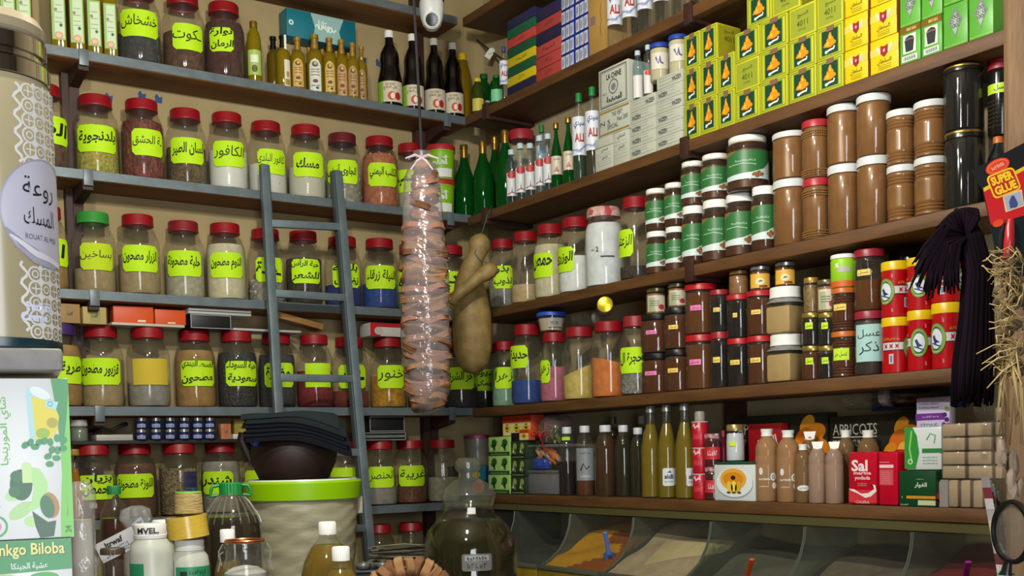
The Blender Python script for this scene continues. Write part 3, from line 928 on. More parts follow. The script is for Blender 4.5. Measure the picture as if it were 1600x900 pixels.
# teal box lying on the back row of bottles
p, w, h = boxat('L', 448, 556, Z1 + 0.235, 40, 0.07, 0.095, 0.03)
zb = max(zat(66, Vector((p.x, p.y - 0.035, p.z))), Z1 + 0.2)
p.z = zb
h = 0.1
TEAL = mat('#067282', 0.45, col2='#0a6070', scale=8)
def teal_deco(b, mp, w, h):
    b.deco(sh_poly([(-0.14 * w, -h * 0.49), (0.3 * w, -h * 0.49), (0.25 * w, 0), (0.32 * w, h * 0.49), (-0.16 * w, h * 0.49), (-0.1 * w, 0)]), pm('#8fb7b4'), mp, 0.0005)
    b.deco(sh_line([(-0.1 * w + 0.03 * w * i, 0.1 * h * math.sin(i * 1.9) + 0.02 * h) for i in range(11)], 0.006), pm('#e3ece8'), mp, 0.001)
    b.deco(sh_text('روتانا', 0.05 * w, 0.08 * h, 0.2 * w, 0.4 * h, 0.02), pm('#e6efec'), mp, 0.0012)
    b.deco(sh_ring(-0.44 * w, 0, 0.035 * w, 0.006), pm('#c8dedb'), mp, 0.001)
solid('teal_box', carton(w, h, 0.07, TEAL, teal_deco), 'teal carton with pale script lying across the olive oil bottles', 'box', p, 0)
# dark syrup bottles
SYR = mat('#0d0607', 0.12)
for i, (px, top, w) in enumerate(((610, 42, 38), (646, 48, 34), (680, 55, 33), (709, 62, 32))):
    p, r = spot(px, w, Z1, 'L', 0.008)
    H = hgt(p, r, top)
    vessel('syrup_bottle', 'dark syrup bottle with white cap and red apple label, %s from left of four' % NTH[i], 'bottle', p, r, H, SYRUP, SYR, CSYR, WHITE, group='dark syrup bottles on the top gray shelf',
           labs=[wrap('#c9bfa8', 0.055, 0.32, 1.25), wrap('#8fae4a', 0.055, 0.32, 0.0) if i > 1 else (lambda b, R, H: b.deco(sh_rect(-1.25 * R, 0.055 * H, -0.6 * R, 0.32 * H), pm('#86b23a'), cyl(R), 0.001, R * 0.2)),
                 wshape(lambda R, H: sh_ell(0.1 * R, 0.13 * H, 0.32 * R, 0.055 * H), '#b2302a', lift=0.0012), wshape(lambda R, H: sh_ell(0.2 * R, 0.13 * H, 0.18 * R, 0.04 * H), '#e2d9b4', lift=0.0016), wshape(lambda R, H: sh_ell(0.62 * R, 0.13 * H, 0.25 * R, 0.05 * H), '#a8202a', lift=0.0014),
                 wtext('خل التفاح', '#5a4a3a', 0.235, 1.1, 0.05), wshape(lambda R, H: sh_scrawl(0, 0.28 * H, 0.8 * R, 0.025 * H, 7), '#6a4a40', lift=0.0013)])
p, r = spot(724, 28, Z1, 'L', 0.06); r = 0.034
vessel('juice_bottle', 'yellow-capped amber juice bottle behind the last syrup bottle', 'bottle', p, r, hgt(p, r, 80), PINT, liquid('#8a6a10', 0.3, '#b8961c'), CPIN, pm('#d0b015'))

# ------------------------------------------------------------------ right wall, top shelf
Z = RZ[1]
p, r = spot(747, 20, Z, 'R', 0.01, zm=0.05)
vessel('flask', 'small yellow-capped flask with yellow label at the corner end of top wooden shelf', 'bottle', p, r, hgt(p, r, 120), PINT, liquid('#3a4a18', 0.3, '#7a8a2c'), CPIN, pm('#d0b81c'), labs=[wrap('#c2b44a', 0.08, 0.42, 1.0)])
p, r = spot(757, 27, Z, 'R', 0.012, extra=0.07)
vessel('green_bottle', 'bulging green bottle with pale green label near the corner, top wooden shelf', 'bottle', p, r, hgt(p, r, 112), WATER, GREENG, CWAT, pm('#0d4a24'), labs=[wrap('#8fc3a0', 0.1, 0.42, 0.9)])
p, r = spot(776, 22, Z, 'R', 0.008)
vessel('green_bottle', 'green bottle with light green label beside the red and blue printed bottle', 'bottle', p, r, hgt(p, r, 115), PINT, GREENG, CPIN, pm('#0f5a2a'), labs=[wrap('#6fbf8a', 0.1, 0.5, 0.9)])
def printed_water(px, wpx, top, base, label, capc, glassm=CLEAR, liq=None, group=None, inset=0.006, name='water_bottle', H=None, extra=0.0, text='سيدي', red='#a03028', lz=(0.28, 0.72)):
    p, r = spot(px, wpx, base, 'R', inset, extra=extra)
    H = H or hgt(p, r, top)
    a, c = lz
    m_ = (a + c) / 2
    vessel(name, label, 'bottle', p, r, H, WATER, glassm, CWAT, pm(capc), liq, 0.7, group=group,
           labs=[wrap('#d4d8e0', a, c, 1.5), wtext(text, '#3a4a96', a + (c - a) * 0.78, 1.5, 0.09, 0.03), wtext('ALI', red, a + (c - a) * 0.45, 1.3, 0.12, 0.04),
                 wshape(lambda R, H: sh_line([(-1.4 * R, (a + 0.07) * H), (0, (a + 0.05) * H), (1.4 * R, (a + 0.14) * H)], 0.006), '#8f9cc8'), wshape(lambda R, H: sh_scrawl(0, (a + 0.05) * H, 0.8 * R, 0.04 * H, 5), '#5a6aa8', lift=0.0013)])
printed_water(788, 14, 62, Z, 'slim clear bottle with red and blue label beside the colored boxes', '#3a4a7a', H=0.2, inset=0.004)
for i, (px, w) in enumerate(((961, 24), (984, 24), (1008, 24), (1033, 25), (1059, 25))):
    printed_water(px, w, 0, Z, 'clear bottle with blue and red print on top wooden shelf, %s from left' % NTH[i], '#c8d0d8', H=0.3, inset=0.01 + 0.0 * i, group='clear bottles on the top wooden shelf', lz=(0.24, 0.6))
SCR = ['شاي', 'الأتاي', 'بركة', 'الخيمة']
def flatbox(wall, px0, px1, base, h, col, label, group, depth=0.14, inset=0.012, ink='#3a3020', name='paper_carton', i=0):
    p, w, _ = boxat(wall, px0, px1, base, 0, depth, inset, h=h)
    def dc(b, mp, w, h):
        b.deco(sh_text(SCR[i % 4], 0.02 * w, 0, 0.5 * w, 0.42 * h, 0.0), pm(ink), mp, 0.0006)
    solid(name, carton(w - 0.002, h - 0.001, depth, mat(col, 0.55, col2=col, scale=9), dc, 0.002), label, 'box', p, ROT[wall], group)
    return p
cols = ['#191a3c', '#c2b012', '#0e4f33', '#c2b012', '#0e4f33', '#b8403a', '#0e5a3c', '#22204e']
nm = ['navy', 'yellow', 'green', 'yellow', 'green', 'red', 'green', 'navy']
zz = Z + 0.001
for i, c in enumerate(cols):
    flatbox('R', 792, 835, zz, 0.0345, c, 'flat %s carton, %s from bottom in leftmost colored stack' % (nm[i], NTH[i]), 'colored cartons, left stack', i=i)
    zz += 0.0347
cols = ['#a83c38', '#aa3e3a', '#b04440', '#1a1b40', '#a83c38', '#22224c']
nm = ['red', 'red', 'red', 'navy', 'red', 'navy']
zz = Z + 0.001
for i, c in enumerate(cols):
    flatbox('R', 837, 876, zz, 0.042, c, 'flat %s carton, %s from bottom in stack beside the blue-white packs' % (nm[i], NTH[i]), 'colored cartons, right stack', i=i + 1, ink='#5a2020')
    zz += 0.0423
def pack_deco(b, mp, w, h):
    for i in range(3):
        x = -w / 2 + w * (i + 0.5) / 3
        b.deco(sh_rect(x - w * 0.14, -h * 0.42, x + w * 0.14, h * 0.42), pm('#c3c9d8'), mp, 0.0005)
        b.deco(sh_rect(x - w * 0.07, -h * 0.3, x - w * 0.02, h * 0.25), pm('#39426e'), mp, 0.0009)
        b.deco(sh_rect(x + w * 0.02, -h * 0.2, x + w * 0.06, h * 0.3), pm('#7a84a8'), mp, 0.0009)
for ci, (a, c) in enumerate(((877, 897), (899, 919))):
    zz = Z + 0.001
    for i in range(5):
        p, w, _ = boxat('R', a, c, zz, 0, 0.12, 0.012, h=0.05)
        solid('match_pack', carton(w, 0.049, 0.12, pm('#1d2c8a'), pack_deco, 0.001), 'blue and white pack of small boxes, %s from bottom in the %s column' % (NTH[i], ('left', 'right')[ci]), 'box', p, ROT['R'], 'blue and white packs')
        zz += 0.0503
def tan_deco(b, mp, w, h):
    for i in range(4):
        b.deco(sh_rect(-0.35 * w, -0.12 * h + i * 0.028 * h, -0.05 * w, -0.105 * h + i * 0.028 * h), pm('#6a5a80'), mp)
    b.deco(sh_line([(0.3 * w, -0.3 * h), (0.26 * w, -0.2 * h), (0.34 * w, -0.12 * h), (0.28 * w, 0.0), (0.32 * w, 0.1 * h)], 0.003), pm('#7a5a30'), mp)
p, w, _ = boxat('R', 920, 944, Z + 0.001, 0, 0.12, 0.01, h=0.26)
solid('tan_carton', carton(w, 0.26, 0.12, mat('#b08a48', 0.6, col2='#a07c3e', scale=9), tan_deco), 'tall tan carton between blue-white packs and clear bottles', 'box', p, ROT['R'])

# ------------------------------------------------------------------ right wall, second shelf
Z = RZ[2]
# green and red tubs at the corner end of the left wall
tubz = ZS[2] + 0.002
for i in range(2):
    p, r = spot(689, 45, tubz, 'L', 0.012)
    p.z = tubz
    H = 0.135
    vessel('plastic_tub', 'green tub with red lid at the corner, %s of a stack of two' % ('lower', 'upper')[i], 'tub', p, r, H, TUBP, pm('#7cb414'), LTUB, pm('#a8222a'), capname='lid', group='stacked green tubs',
           labs=[lambda b, R, H: b.deco(sh_poly([(-0.8 * R, 0.05 * H), (0.8 * R, 0.05 * H), (0.85 * R, 0.3 * H), (-0.85 * R, 0.3 * H)]), pm('#d5dcd0'), cyl(R * 0.93), 0.001, R * 0.2), wtext('أملو', '#cfd8c4', 0.5, 1.3, 0.34, 0.05, lift=-0.001 + 0.0024)])
    tubz += H + 0.001
for i, (px, top, w, ex) in enumerate(((727, 222, 35, 0), (756, 216, 35, 0), (775, 208, 28, 0.1), (791, 199, 34, 0))):
    p, r = spot(px, w, Z, 'R', 0.006, extra=ex)
    p.y = max(p.y, -0.62)
    vessel('wine_bottle', 'green bottle with gold neck foil, %s from the corner' % NTH[i], 'bottle', p, r, hgt(p, r, top), WINE, GREENG, FOIL, GOLD, group='gold-necked green bottles')
p, r = spot(816, 40, Z, 'R', 0.0, r=0.05, extra=0.1)
vessel('cream_jar', 'big red-lidded jar standing behind the small clear bottles', 'jar', p, 0.05, hgt(p, 0.05, 200), PET, CLEAR, LPET, pm('#9a2430'), mat('#b0a078', 0.8), 0.8, capname='lid')
p, r = spot(847, 18, Z, 'R', 0.01, extra=0.08)
printed_water(848, 18, 193, Z, 'clear bottle with green cap behind the small clear bottles', '#0f7a34', H=None, extra=0.07)
LGL = glass((0.86, 0.93, 0.95), 0.03, (0.5, 0.6, 0.66))
for i, (px, top, w) in enumerate(((800, 232, 19), (814, 222, 19), (829, 222, 20), (844, 210, 19), (857, 207, 19))):
    p, r = spot(px, w, Z, 'R', 0.004)
    vessel('water_bottle', 'small clear bottle with red-topped white label, %s from the corner' % NTH[i], 'bottle', p, r, hgt(p, r, top), PINT, LGL, CPIN, pm('#b8ccd6'), group='small clear bottles with red-topped labels',
           labs=[wrap('#cfd0d2', 0.13, 0.56, 0.95), wshape(lambda R, H: sh_ell(0, 0.52 * H, 0.75 * R, 0.07 * H), '#b03034', lift=0.0012), wshape(lambda R, H: sh_poly([(-0.12 * R, 0.18 * H), (0.12 * R, 0.18 * H), (0, 0.32 * H)]), '#24304a', lift=0.0012), wshape(lambda R, H: sh_line([(-0.7 * R, 0.16 * H), (0, 0.2 * H), (0.7 * R, 0.17 * H)], 0.004), '#a04a40')])
for i, (px, top, w) in enumerate(((870, 190, 18), (889, 181, 18))):
    p, r = spot(px, w, Z, 'R', 0.006)
    vessel('wine_bottle', 'slim green bottle with gold cap and cream label, %s of two' % ('left', 'right')[i], 'bottle', p, r, hgt(p, r, top), WINE, GREENG, [(0.42, 0.91), (0.5, 0.91), (0.46, 0.93), (0.5, 0.94), (0.5, 0.99), (0.45, 1), (0, 1)], GOLD, group='slim green bottles with cream labels',
           labs=[wrap('#c9c0ac', 0.2, 0.48, 1.2), wshape(lambda R, H: sh_poly([(-0.5 * R, 0.24 * H), (0.4 * R, 0.24 * H), (0, 0.33 * H)]), '#a85a4a', lift=0.0012), wshape(lambda R, H: sh_scrawl(0, 0.43 * H, 1.0 * R, 0.03 * H, 7), '#6a4a3a', lift=0.0013)])
printed_water(906, 22, 143, Z, 'clear green-capped bottle with blue and red print, left of two by the white cartons', '#0f7d38', liq=liquid('#2c4a34', 0.35), group='green-capped printed bottles')
printed_water(927, 23, 133, Z, 'clear green-capped bottle with blue and red print, touching the white cartons', '#0f7d38', group='green-capped printed bottles')
# white cartons
WB = mat('#bfc2b4', 0.6, col2='#b4b7a8', scale=10)
def chine_deco(b, mp, w, h):
    b.deco(sh_frame(-0.45 * w, -0.45 * h, 0.45 * w, 0.45 * h, 0.003), pm('#3a3f44'), mp)
    b.deco(sh_frame(-0.41 * w, -0.41 * h, 0.41 * w, 0.41 * h, 0.0012), pm('#3a3f44'), mp)
    b.deco(sh_text('LA CHINE', 0.02 * w, 0.27 * h, 0.5 * w, 0.14 * h, 0.03), INK, mp)
    b.deco(sh_ring(0, 0, 0.16 * w, 0.004), pm('#5a6068'), mp)
    b.deco(sh_ell(0, -0.01 * h, 0.08 * w), pm('#7a7f84'), mp)
    b.deco(sh_text('4011', -0.3 * w, -0.12 * h, 0.14 * w, 0.06 * h), pm('#4a5058'), mp)
    b.deco(sh_text('المصفحة', 0.02 * w, -0.28 * h, 0.52 * w, 0.15 * h, 0.04), INK, mp)
def gold_deco(b, mp, w, h):
    for v in (0.42, -0.42):
        b.deco(sh_rect(-w / 2, v * h - 0.003, w / 2, v * h + 0.003), pm('#8f7a34'), mp)
    for u, v, s in ((-0.3, 0.0, 'N 5'), (0.1, 0.24, 'THE VERT'), (0.28, 0.0, 'Net 200'), (-0.05, -0.2, 'SPECIAL')):
        b.deco(sh_text(s, u * w, v * h, 0.36 * w, 0.17 * h, 0.01), pm('#3a4048'), mp)
def naz_deco(flip):
    def f(b, mp, w, h):
        for v in (0.3, 0.05, -0.25):
            b.deco(sh_rect(-0.42 * w, v * h, 0.2 * w if v > 0 else 0.42 * w, v * h + 0.0012), pm('#8a9088'), mp)
        b.deco(sh_text('NAZEEN', (0.28 if flip else -0.26) * w, -0.02 * h, 0.34 * w, 0.5 * h, 0.02), pm('#3c4044'), mp, 0.0009)
    return f
def arab_deco(b, mp, w, h):
    for v in (0.2, 0.1, -0.1, -0.2, -0.3):
        b.deco(sh_rect(-0.4 * w, v * h, 0.4 * w, v * h + 0.0012), pm('#9aa098'), mp)
    b.deco(sh_text('الشاي', 0.05 * w, 0.34 * h, 0.5 * w, 0.14 * h, 0.02), pm('#4a5048'), mp)
    b.deco(sh_text('الشاي', 0.05 * w, 0.0 * h, 0.4 * w, 0.12 * h, 0.02), pm('#4a5048'), mp, 0.0009)
# column 1: two narrow boxes, the gold-barred one, then the framed one
wa = boxat('R', 930, 957, Z + 0.001, 0, 0.1, 0.006, h=0.1)
solid('white_carton', carton(wa[1], 0.075, 0.1, WB, arab_deco), 'small white carton at lower left of the white carton pile', 'box', wa[0], ROT['R'], 'white tea cartons')
wb = boxat('R', 958, 982, Z + 0.001, 0, 0.1, 0.006, h=0.1)
solid('white_carton', carton(wb[1], 0.105, 0.1, WB, arab_deco), 'white carton with small Arabic print under the gold-barred carton', 'box', wb[0], ROT['R'], 'white tea cartons')
w1 = boxat('R', 937, 983, Z + 0.107, 0, 0.1, 0.006, h=0.09)
solid('white_carton', carton(w1[1], 0.085, 0.1, WB, gold_deco), 'white carton with gold bars below the black-framed carton', 'box', w1[0], ROT['R'], 'white tea cartons')
w2 = boxat('R', 936, 982, Z + 0.193, 0, 0.1, 0.006, h=0.12)
solid('white_carton', carton(w2[1], 0.135, 0.1, WB, chine_deco), 'white carton with black frame and round emblem, topmost left', 'box', w2[0], ROT['R'], 'white tea cartons')
solid('white_carton', carton(wa[1], 0.03, 0.1, WB, None), 'thin white carton lying on the small lower left carton', 'box', wa[0] + Vector((0, 0, 0.0765)), ROT['R'], 'white tea cartons')
ztop = {}
for ci, (a, c, n) in enumerate(((985, 1024, 5), (1026, 1066, 6))):
    zz = Z + 0.001
    for i in range(n):
        p, w, _ = boxat('R', a, c, zz, 0, 0.1, 0.006, h=0.037)
        solid('white_carton', carton(w, 0.0365, 0.1, WB, naz_deco((i + ci) % 2 == 0 if i > 2 else False), 0.001), 'flat white carton with gray lines, %s from bottom in the %s column' % (NTH[i], ('left', 'right')[ci]), 'box', p, ROT['R'], 'flat white cartons')
        zz += 0.0372
    ztop[ci] = zz
for i, (px, top, w) in enumerate(((997, 77, 17), (1013, 68, 16))):
    p, r = spot(px, w, ztop[0], 'R', 0.014, extra=0.0)
    vessel('water_bottle', ('clear bottle with white label', 'clear bottle with red and white label')[i] + ' standing on the white cartons', 'bottle', p, r, hgt(p, r, top), PINT, LGL, CPIN, pm('#b9cad4'),
           labs=[wrap('#d2cfcb', 0.06, 0.5, 1.0)] + ([wshape(lambda R, H: sh_ell(0, 0.45 * H, 0.7 * R, 0.05 * H), '#c04038', lift=0.0013)] if i else []))
for i, (px, top, w) in enumerate(((1031, 65, 31), (1060, 52, 31))):
    p, r = spot(px, w, ztop[1], 'R', 0.008, extra=0.0)
    vessel('cream_jar', ('left', 'right')[i] + ' blue-lidded jar of cream standing on the white cartons', 'jar', p, r, hgt(p, r, top), PET, CLEAR, LPET, pm('#1f3f9c'), mat('#c4bb94', 0.8), 0.86, capname='lid', group='blue-lidded cream jars',
           labs=[wrap('#cfcab8', 0.28, 0.72, 0.95), wshape(lambda R, H: sh_line([(-0.4 * R, 0.6 * H), (-0.15 * R, 0.42 * H), (0.05 * R, 0.62 * H), (0.1 * R, 0.45 * H), (0.35 * R, 0.42 * H)], 0.006), '#4a4a94', lift=0.0012)])
# yellow and green tea cartons
YG, OLV, DGR = pm('#bcbc26'), pm('#84962e'), pm('#0b3f2a')
def cone_deco(b, mp, w, h):
    b.deco(sh_frame(-0.46 * w, -0.46 * h, 0.46 * w, 0.46 * h, 0.004), OLV, mp)
    b.deco(sh_rect(-0.34 * w, -0.4 * h, 0.34 * w, 0.4 * h), OLV, mp, 0.0005)
    b.deco(sh_rect(-0.31 * w, -0.375 * h, 0.31 * w, 0.375 * h), DGR, mp, 0.0009)
    b.deco(sh_poly([(-0.25 * w, -0.13 * h), (-0.2 * w, -0.03 * h), (-0.13 * w, 0.02 * h), (-0.12 * w, 0.09 * h), (-0.06 * w, 0.12 * h), (-0.05 * w, 0.2 * h), (0.0, 0.29 * h), (0.05 * w, 0.28 * h), (0.08 * w, 0.16 * h), (0.14 * w, 0.11 * h), (0.16 * w, 0.03 * h), (0.24 * w, -0.03 * h), (0.23 * w, -0.1 * h), (0.12 * w, -0.14 * h), (0.02 * w, -0.19 * h), (-0.12 * w, -0.15 * h)]), pm('#d98a12'), mp, 0.0013)
    b.deco(sh_poly([(-0.17 * w, -0.11 * h), (-0.09 * w, 0.04 * h), (-0.02 * w, 0.0), (-0.03 * w, -0.13 * h)]), pm('#efae2c'), mp, 0.0017)
    b.deco(sh_poly([(-0.02 * w, 0.09 * h), (0.01 * w, 0.24 * h), (0.06 * w, 0.1 * h)]), pm('#f0b83a'), mp, 0.0017)
    b.deco(sh_poly([(0.06 * w, -0.1 * h), (0.1 * w, 0.03 * h), (0.17 * w, -0.05 * h)]), pm('#e89c20'), mp, 0.0017)
    b.deco(sh_poly([(-0.1 * w, -0.18 * h), (0.1 * w, -0.17 * h), (0.14 * w, -0.21 * h), (-0.06 * w, -0.24 * h)]), pm('#5a1f10'), mp, 0.0015)
    b.deco(sh_line([(0.18 * w, -0.17 * h), (0.16 * w, -0.25 * h), (0.0, -0.26 * h), (-0.14 * w, -0.3 * h)], 0.005), pm('#d8e0dc'), mp, 0.0017)
    b.deco(sh_ring(-0.13 * w, -0.3 * h, 0.055 * w, 0.003, 0.05 * h), pm('#d8e0dc'), mp, 0.0019)
    b.deco(sh_rect(-0.12 * w, 0.33 * h, 0.16 * w, 0.5 * h), pm('#7d5a48'), mp, 0.0021)
def blank_deco(b, mp, w, h):
    b.deco(sh_rect(-0.44 * w, -0.43 * h, 0.44 * w, 0.43 * h), pm('#8f9a2c'), mp, 0.0005)
    b.deco(sh_text('السبع', 0.02 * w, 0.2 * h, 0.4 * w, 0.16 * h, 0.01), pm('#39421c'), mp, 0.001)
    b.deco(sh_text('4011', 0, -0.06 * h, 0.42 * w, 0.2 * h, 0.0), pm('#39421c'), mp, 0.001)
    b.deco(sh_scrawl(0, -0.26 * h, 0.3 * w, 0.07 * h, 6), pm('#6a7424'), mp, 0.001)
def tea_side(b, w, h, d):
    for sx in (-1, 1):
        mp = flat((sx * w / 2, 0, h / 2), (0, sx, 0), (0, 0, 1), (sx, 0, 0))
        b.deco(sh_rect(-0.44 * d, -0.46 * h, 0.44 * d, 0.46 * h), pm('#98941c'), mp, 0.0005)
        b.deco(sh_text('4011', 0, 0.1 * h, 0.4 * d, 0.16 * h), pm('#4a4210'), mp, 0.001)
        b.deco(sh_text('السبع', 0, 0.3 * h, 0.4 * d, 0.14 * h), pm('#4a4210'), mp, 0.001)
tea_cols = [(1069, 1093, 0.104, 'lll'), (1095, 1120, 0.104, 'lll'), (1122, 1147, 0.104, 'll'), (1149, 1186, 0.084, 'lbll'), (1188, 1230, 0.084, 'lllb'), (1233, 1275, 0.084, 'llb'), (1277, 1317, 0.084, 'llb')]
_tm = {}
for ci, (a, c, h, kinds) in enumerate(tea_cols):
    zz = Z + 0.001
    for i, k in enumerate(kinds):
        p, w, _ = boxat('R', a, c, zz, 0, 0.1, 0.004, h=h)
        if ci == 3 and i == 3:
            p.y -= 0.045
        if ci == 4 and i == 3:
            p.y -= 0.045
        key = (round(w, 2), h, k)
        if key not in _tm:
            _tm[key] = carton(w, h - 0.001, 0.1, YG, cone_deco if k == 'l' else blank_deco, 0.0015, tea_side).mesh('tea_carton')
        solid('tea_carton', _tm[key], 'yellow-green tea carton with %s, row %s from shelf, column %s from left' % ('orange heap picture' if k == 'l' else 'plain olive face', NTH[i], NTH[ci]), 'box', p, ROT['R'], 'yellow-green tea cartons')
        zz += h
def crest_deco(b, mp, w, h):
    b.deco(sh_rect(-0.5 * w, 0.02 * h, 0.5 * w, 0.24 * h), pm('#d2bc4e'), mp, 0.0005)
    for sx in (-1, 1):
        b.deco(sh_poly([(sx * 0.12 * w, 0.1 * h), (sx * 0.24 * w, 0.32 * h), (sx * 0.3 * w, 0.24 * h), (sx * 0.16 * w, 0.02 * h)][::sx]), pm('#cfc6b0'), mp, 0.0009)
    b.deco(sh_poly([(-0.13 * w, 0.28 * h), (0, 0.24 * h), (0.13 * w, 0.28 * h), (0.13 * w, 0.04 * h), (0, -0.08 * h), (-0.13 * w, 0.04 * h)]), pm('#8f2030'), mp, 0.0013)
    b.deco(sh_ell(0, 0.12 * h, 0.04 * w, 0.05 * h), pm('#c89a98'), mp, 0.0017)
    b.deco(sh_text('السلطان', 0, -0.2 * h, 0.5 * w, 0.16 * h, 0.01), pm('#5a5210'), mp, 0.001)
    for v in (-0.32, -0.38, -0.43):
        b.deco(sh_rect(-0.22 * w, v * h, 0.24 * w, (v + 0.015) * h), pm('#8f8418'), mp, 0.001)
def crest_side(b, w, h, d):
    for sx in (-1, 1):
        mp = flat((sx * w / 2, 0, h / 2), (0, sx, 0), (0, 0, 1), (sx, 0, 0))
        b.deco(sh_rect(-0.5 * d, -0.5 * h, 0.5 * d, 0.5 * h), pm('#a8641a'), mp, 0.0004)
for ci, (a, c, n) in enumerate(((1320, 1356, 3), (1360, 1401, 3))):
    zz = Z + 0.001
    for i in range(n):
        p, w, _ = boxat('R', a, c if i or ci == 0 else 1404, zz, 0, 0.1, 0.004, h=0.084)
        b = carton(w, 0.083, 0.1, pm('#d8bc0c'), crest_deco, 0.0015, crest_side)
        solid('tea_carton', b, 'bright yellow carton with maroon crest, %s from shelf in the %s column' % (NTH[i], ('left', 'right')[ci]), 'box', p, ROT['R'], 'bright yellow cartons with maroon crest')
        zz += 0.0845
GB = mat('#4f9a30', 0.4, col2='#5aa63a', scale=12)
def cup_deco(b, mp, w, h):
    b.deco(sh_rect(-0.5 * w, 0.32 * h, 0.5 * w, 0.5 * h), mat('#8f6d2c', 0.3, 0.5), mp, 0.0005)
    b.deco(sh_scrawl(0.1 * w, 0.41 * h, 0.5 * w, 0.08 * h, 6), pm('#e0c878'), mp, 0.001)
    b.deco(sh_rect(-0.34 * w, -0.24 * h, 0.3 * w, 0.27 * h), pm('#cfd6c6'), mp, 0.0009)
    b.deco(sh_poly([(-0.2 * w, -0.2 * h), (0.16 * w, -0.2 * h), (0.22 * w, 0.12 * h), (0.16 * w, 0.2 * h), (0, 0.24 * h), (-0.18 * w, 0.2 * h), (-0.26 * w, 0.12 * h)]), pm('#24252e'), mp, 0.0013)
    b.deco(sh_line([(-0.23 * w, 0.12 * h), (0, 0.15 * h), (0.2 * w, 0.12 * h)], 0.002), pm('#a86a5a'), mp, 0.0017)
    b.deco(sh_rect(-0.4 * w, -0.46 * h, 0.36 * w, -0.3 * h), pm('#cfd6d2'), mp, 0.0009)
    for i in range(11):
        b.deco(sh_rect((-0.3 + i * 0.055) * w, -0.43 * h, (-0.3 + i * 0.055 + (0.02, 0.032)[i % 2]) * w, -0.33 * h), pm('#22262a'), mp, 0.0013)
def orn_deco(b, mp, w, h):
    G = pm('#6d7a70')
    for s, k in ((0.3, 1), (0.19, 0.7)):
        b.deco(sh_poly([(0, 0.4 * h * k + 0.02 * h), (s * w, 0.08 * h), (0.1 * w, -0.1 * h), (0, -0.34 * h * k), (-0.1 * w, -0.1 * h), (-s * w, 0.08 * h)]), G if s > 0.2 else pm('#97a39a'), mp, 0.0006 + 0.0004 * (s < 0.2))
    for i in range(6):
        a = i * PI / 3
        b.deco(sh_ring(0.13 * w * math.cos(a), 0.08 * h + 0.12 * h * math.sin(a), 0.07 * w, 0.002), pm('#4c5850'), mp, 0.0014)
    b.deco(sh_rect(-0.48 * w, -0.46 * h, 0.48 * w, -0.45 * h), pm('#b0c86a'), mp, 0.0006)
for ci, (a, c, kinds) in enumerate(((1406, 1438, 'co'), (1440, 1472, 'co'), (1474, 1512, 'oo'), (1514, 1552, 'oo'), (1554, 1590, 'oo'))):
    zz = Z + 0.001
    for i, k in enumerate(kinds):
        p, w, _ = boxat('R', a, c, zz, 0, 0.08, 0.004, h=0.1)
        if p.y < -2.44:
            continue
        hh = 0.088 if ci < 2 else 0.1
        solid('tea_carton', carton(w - 0.001, hh, 0.08, GB, cup_deco if k == 'c' else orn_deco), 'tall green carton with %s, %s from shelf, column %s after the yellow ones' % ('dark glass picture' if k == 'c' else 'gray ornament', NTH[i], NTH[ci]), 'box', p, ROT['R'], 'green cartons at the end of the shelf')
        zz += hh + 0.0012

# ------------------------------------------------------------------ right wall, third shelf
Z = RZ[3]
def jarR(px, top, base, cont, lv, text, off, lw, label, rs_=0.88, lid=RD, group=None, yoff=0.0, **kw):
    r = 0.076 * rs_
    p = solve(px, (-(DR - r - 0.012) + yoff, 0, base + 0.13), (0, 1, 0)); p.z = base
    return jar(px, base, 'R', lid, cont, lv, text, off, lw, label, rs_=rs_, hs=hgt(p, r, top) / 0.27, group=group, yoff=yoff, **kw)
GJ = 'big jars on the third wooden shelf'
jarR(786, 372, Z, 'gray', 0.4, ['بذر', 'تذوب'], 0, 0.1, 'red-lidded jar with lime label nearest the corner, third wooden shelf', 0.74, group=GJ)
jarR(822, 360, Z, 'sand', 0.26, None, 0, 0, 'unlabeled red-lidded jar one quarter full of beige meal', 0.8, group=GJ)
jarR(860, 348, Z, 'cream', 0.72, ['حمص'], -15, 0.105, 'red-lidded jar filled with cream chickpea flour', 0.82, group=GJ)
jarR(900, 337, Z, 'flour', 0.48, ['الوزرى'], -20, 0.095, 'red-lidded jar half full of white flour with lime label', 0.86, group=GJ)
p, r = spot(945, 62, Z + 0.002, 'R', 0.008)
H = hgt(p, r, 320)
t = thing('white_powder_jar', 'glass jar packed with white powder under a red-and-white checkered lid', 'jar', p, face(p))
part(t, 'jar_body', B().lathe(sc([(0, 0), (0.88, 0), (0.98, 0.02), (1, 0.05), (1, 0.66), (0.96, 0.74), (0.84, 0.82), (0.8, 0.84), (0.8, 0.9)], r, H), CLEAR, 36))
part(t, 'contents', fill_mesh('flour', [(0, 0), (0.88, 0), (0.98, 0.02), (1, 0.05), (1, 0.66), (0.96, 0.74), (0.84, 0.82), (0.8, 0.9)], r, H, 0.8))
part(t, 'lid', B().lathe(sc([(0.8, 0.88), (0.86, 0.88), (0.86, 0.97), (0.8, 1), (0, 1)], r, H), mat('#c9b8a8', 0.4, col2='#b03038', scale=55, vor=True), 36))
b = B()
b.deco(sh_rect(-0.2 * r, 0.36 * H, 0.5 * r, 0.372 * H), INK, cyl(r), 0.001, r * 0.2)
b.deco(sh_text('~ 2', -0.5 * r, 0.46 * H, 0.4 * r, 0.06 * H), INK, cyl(r), 0.001, r * 0.2)
part(t, 'pen_marks', b)
jarR(994, 305, Z, 'flower', 0.16, ['الزعتر'], -19, 0.085, 'tall red-lidded jar with dark twigs at the bottom, beside green-labeled jars', 0.76, group=GJ, bold=0.008)

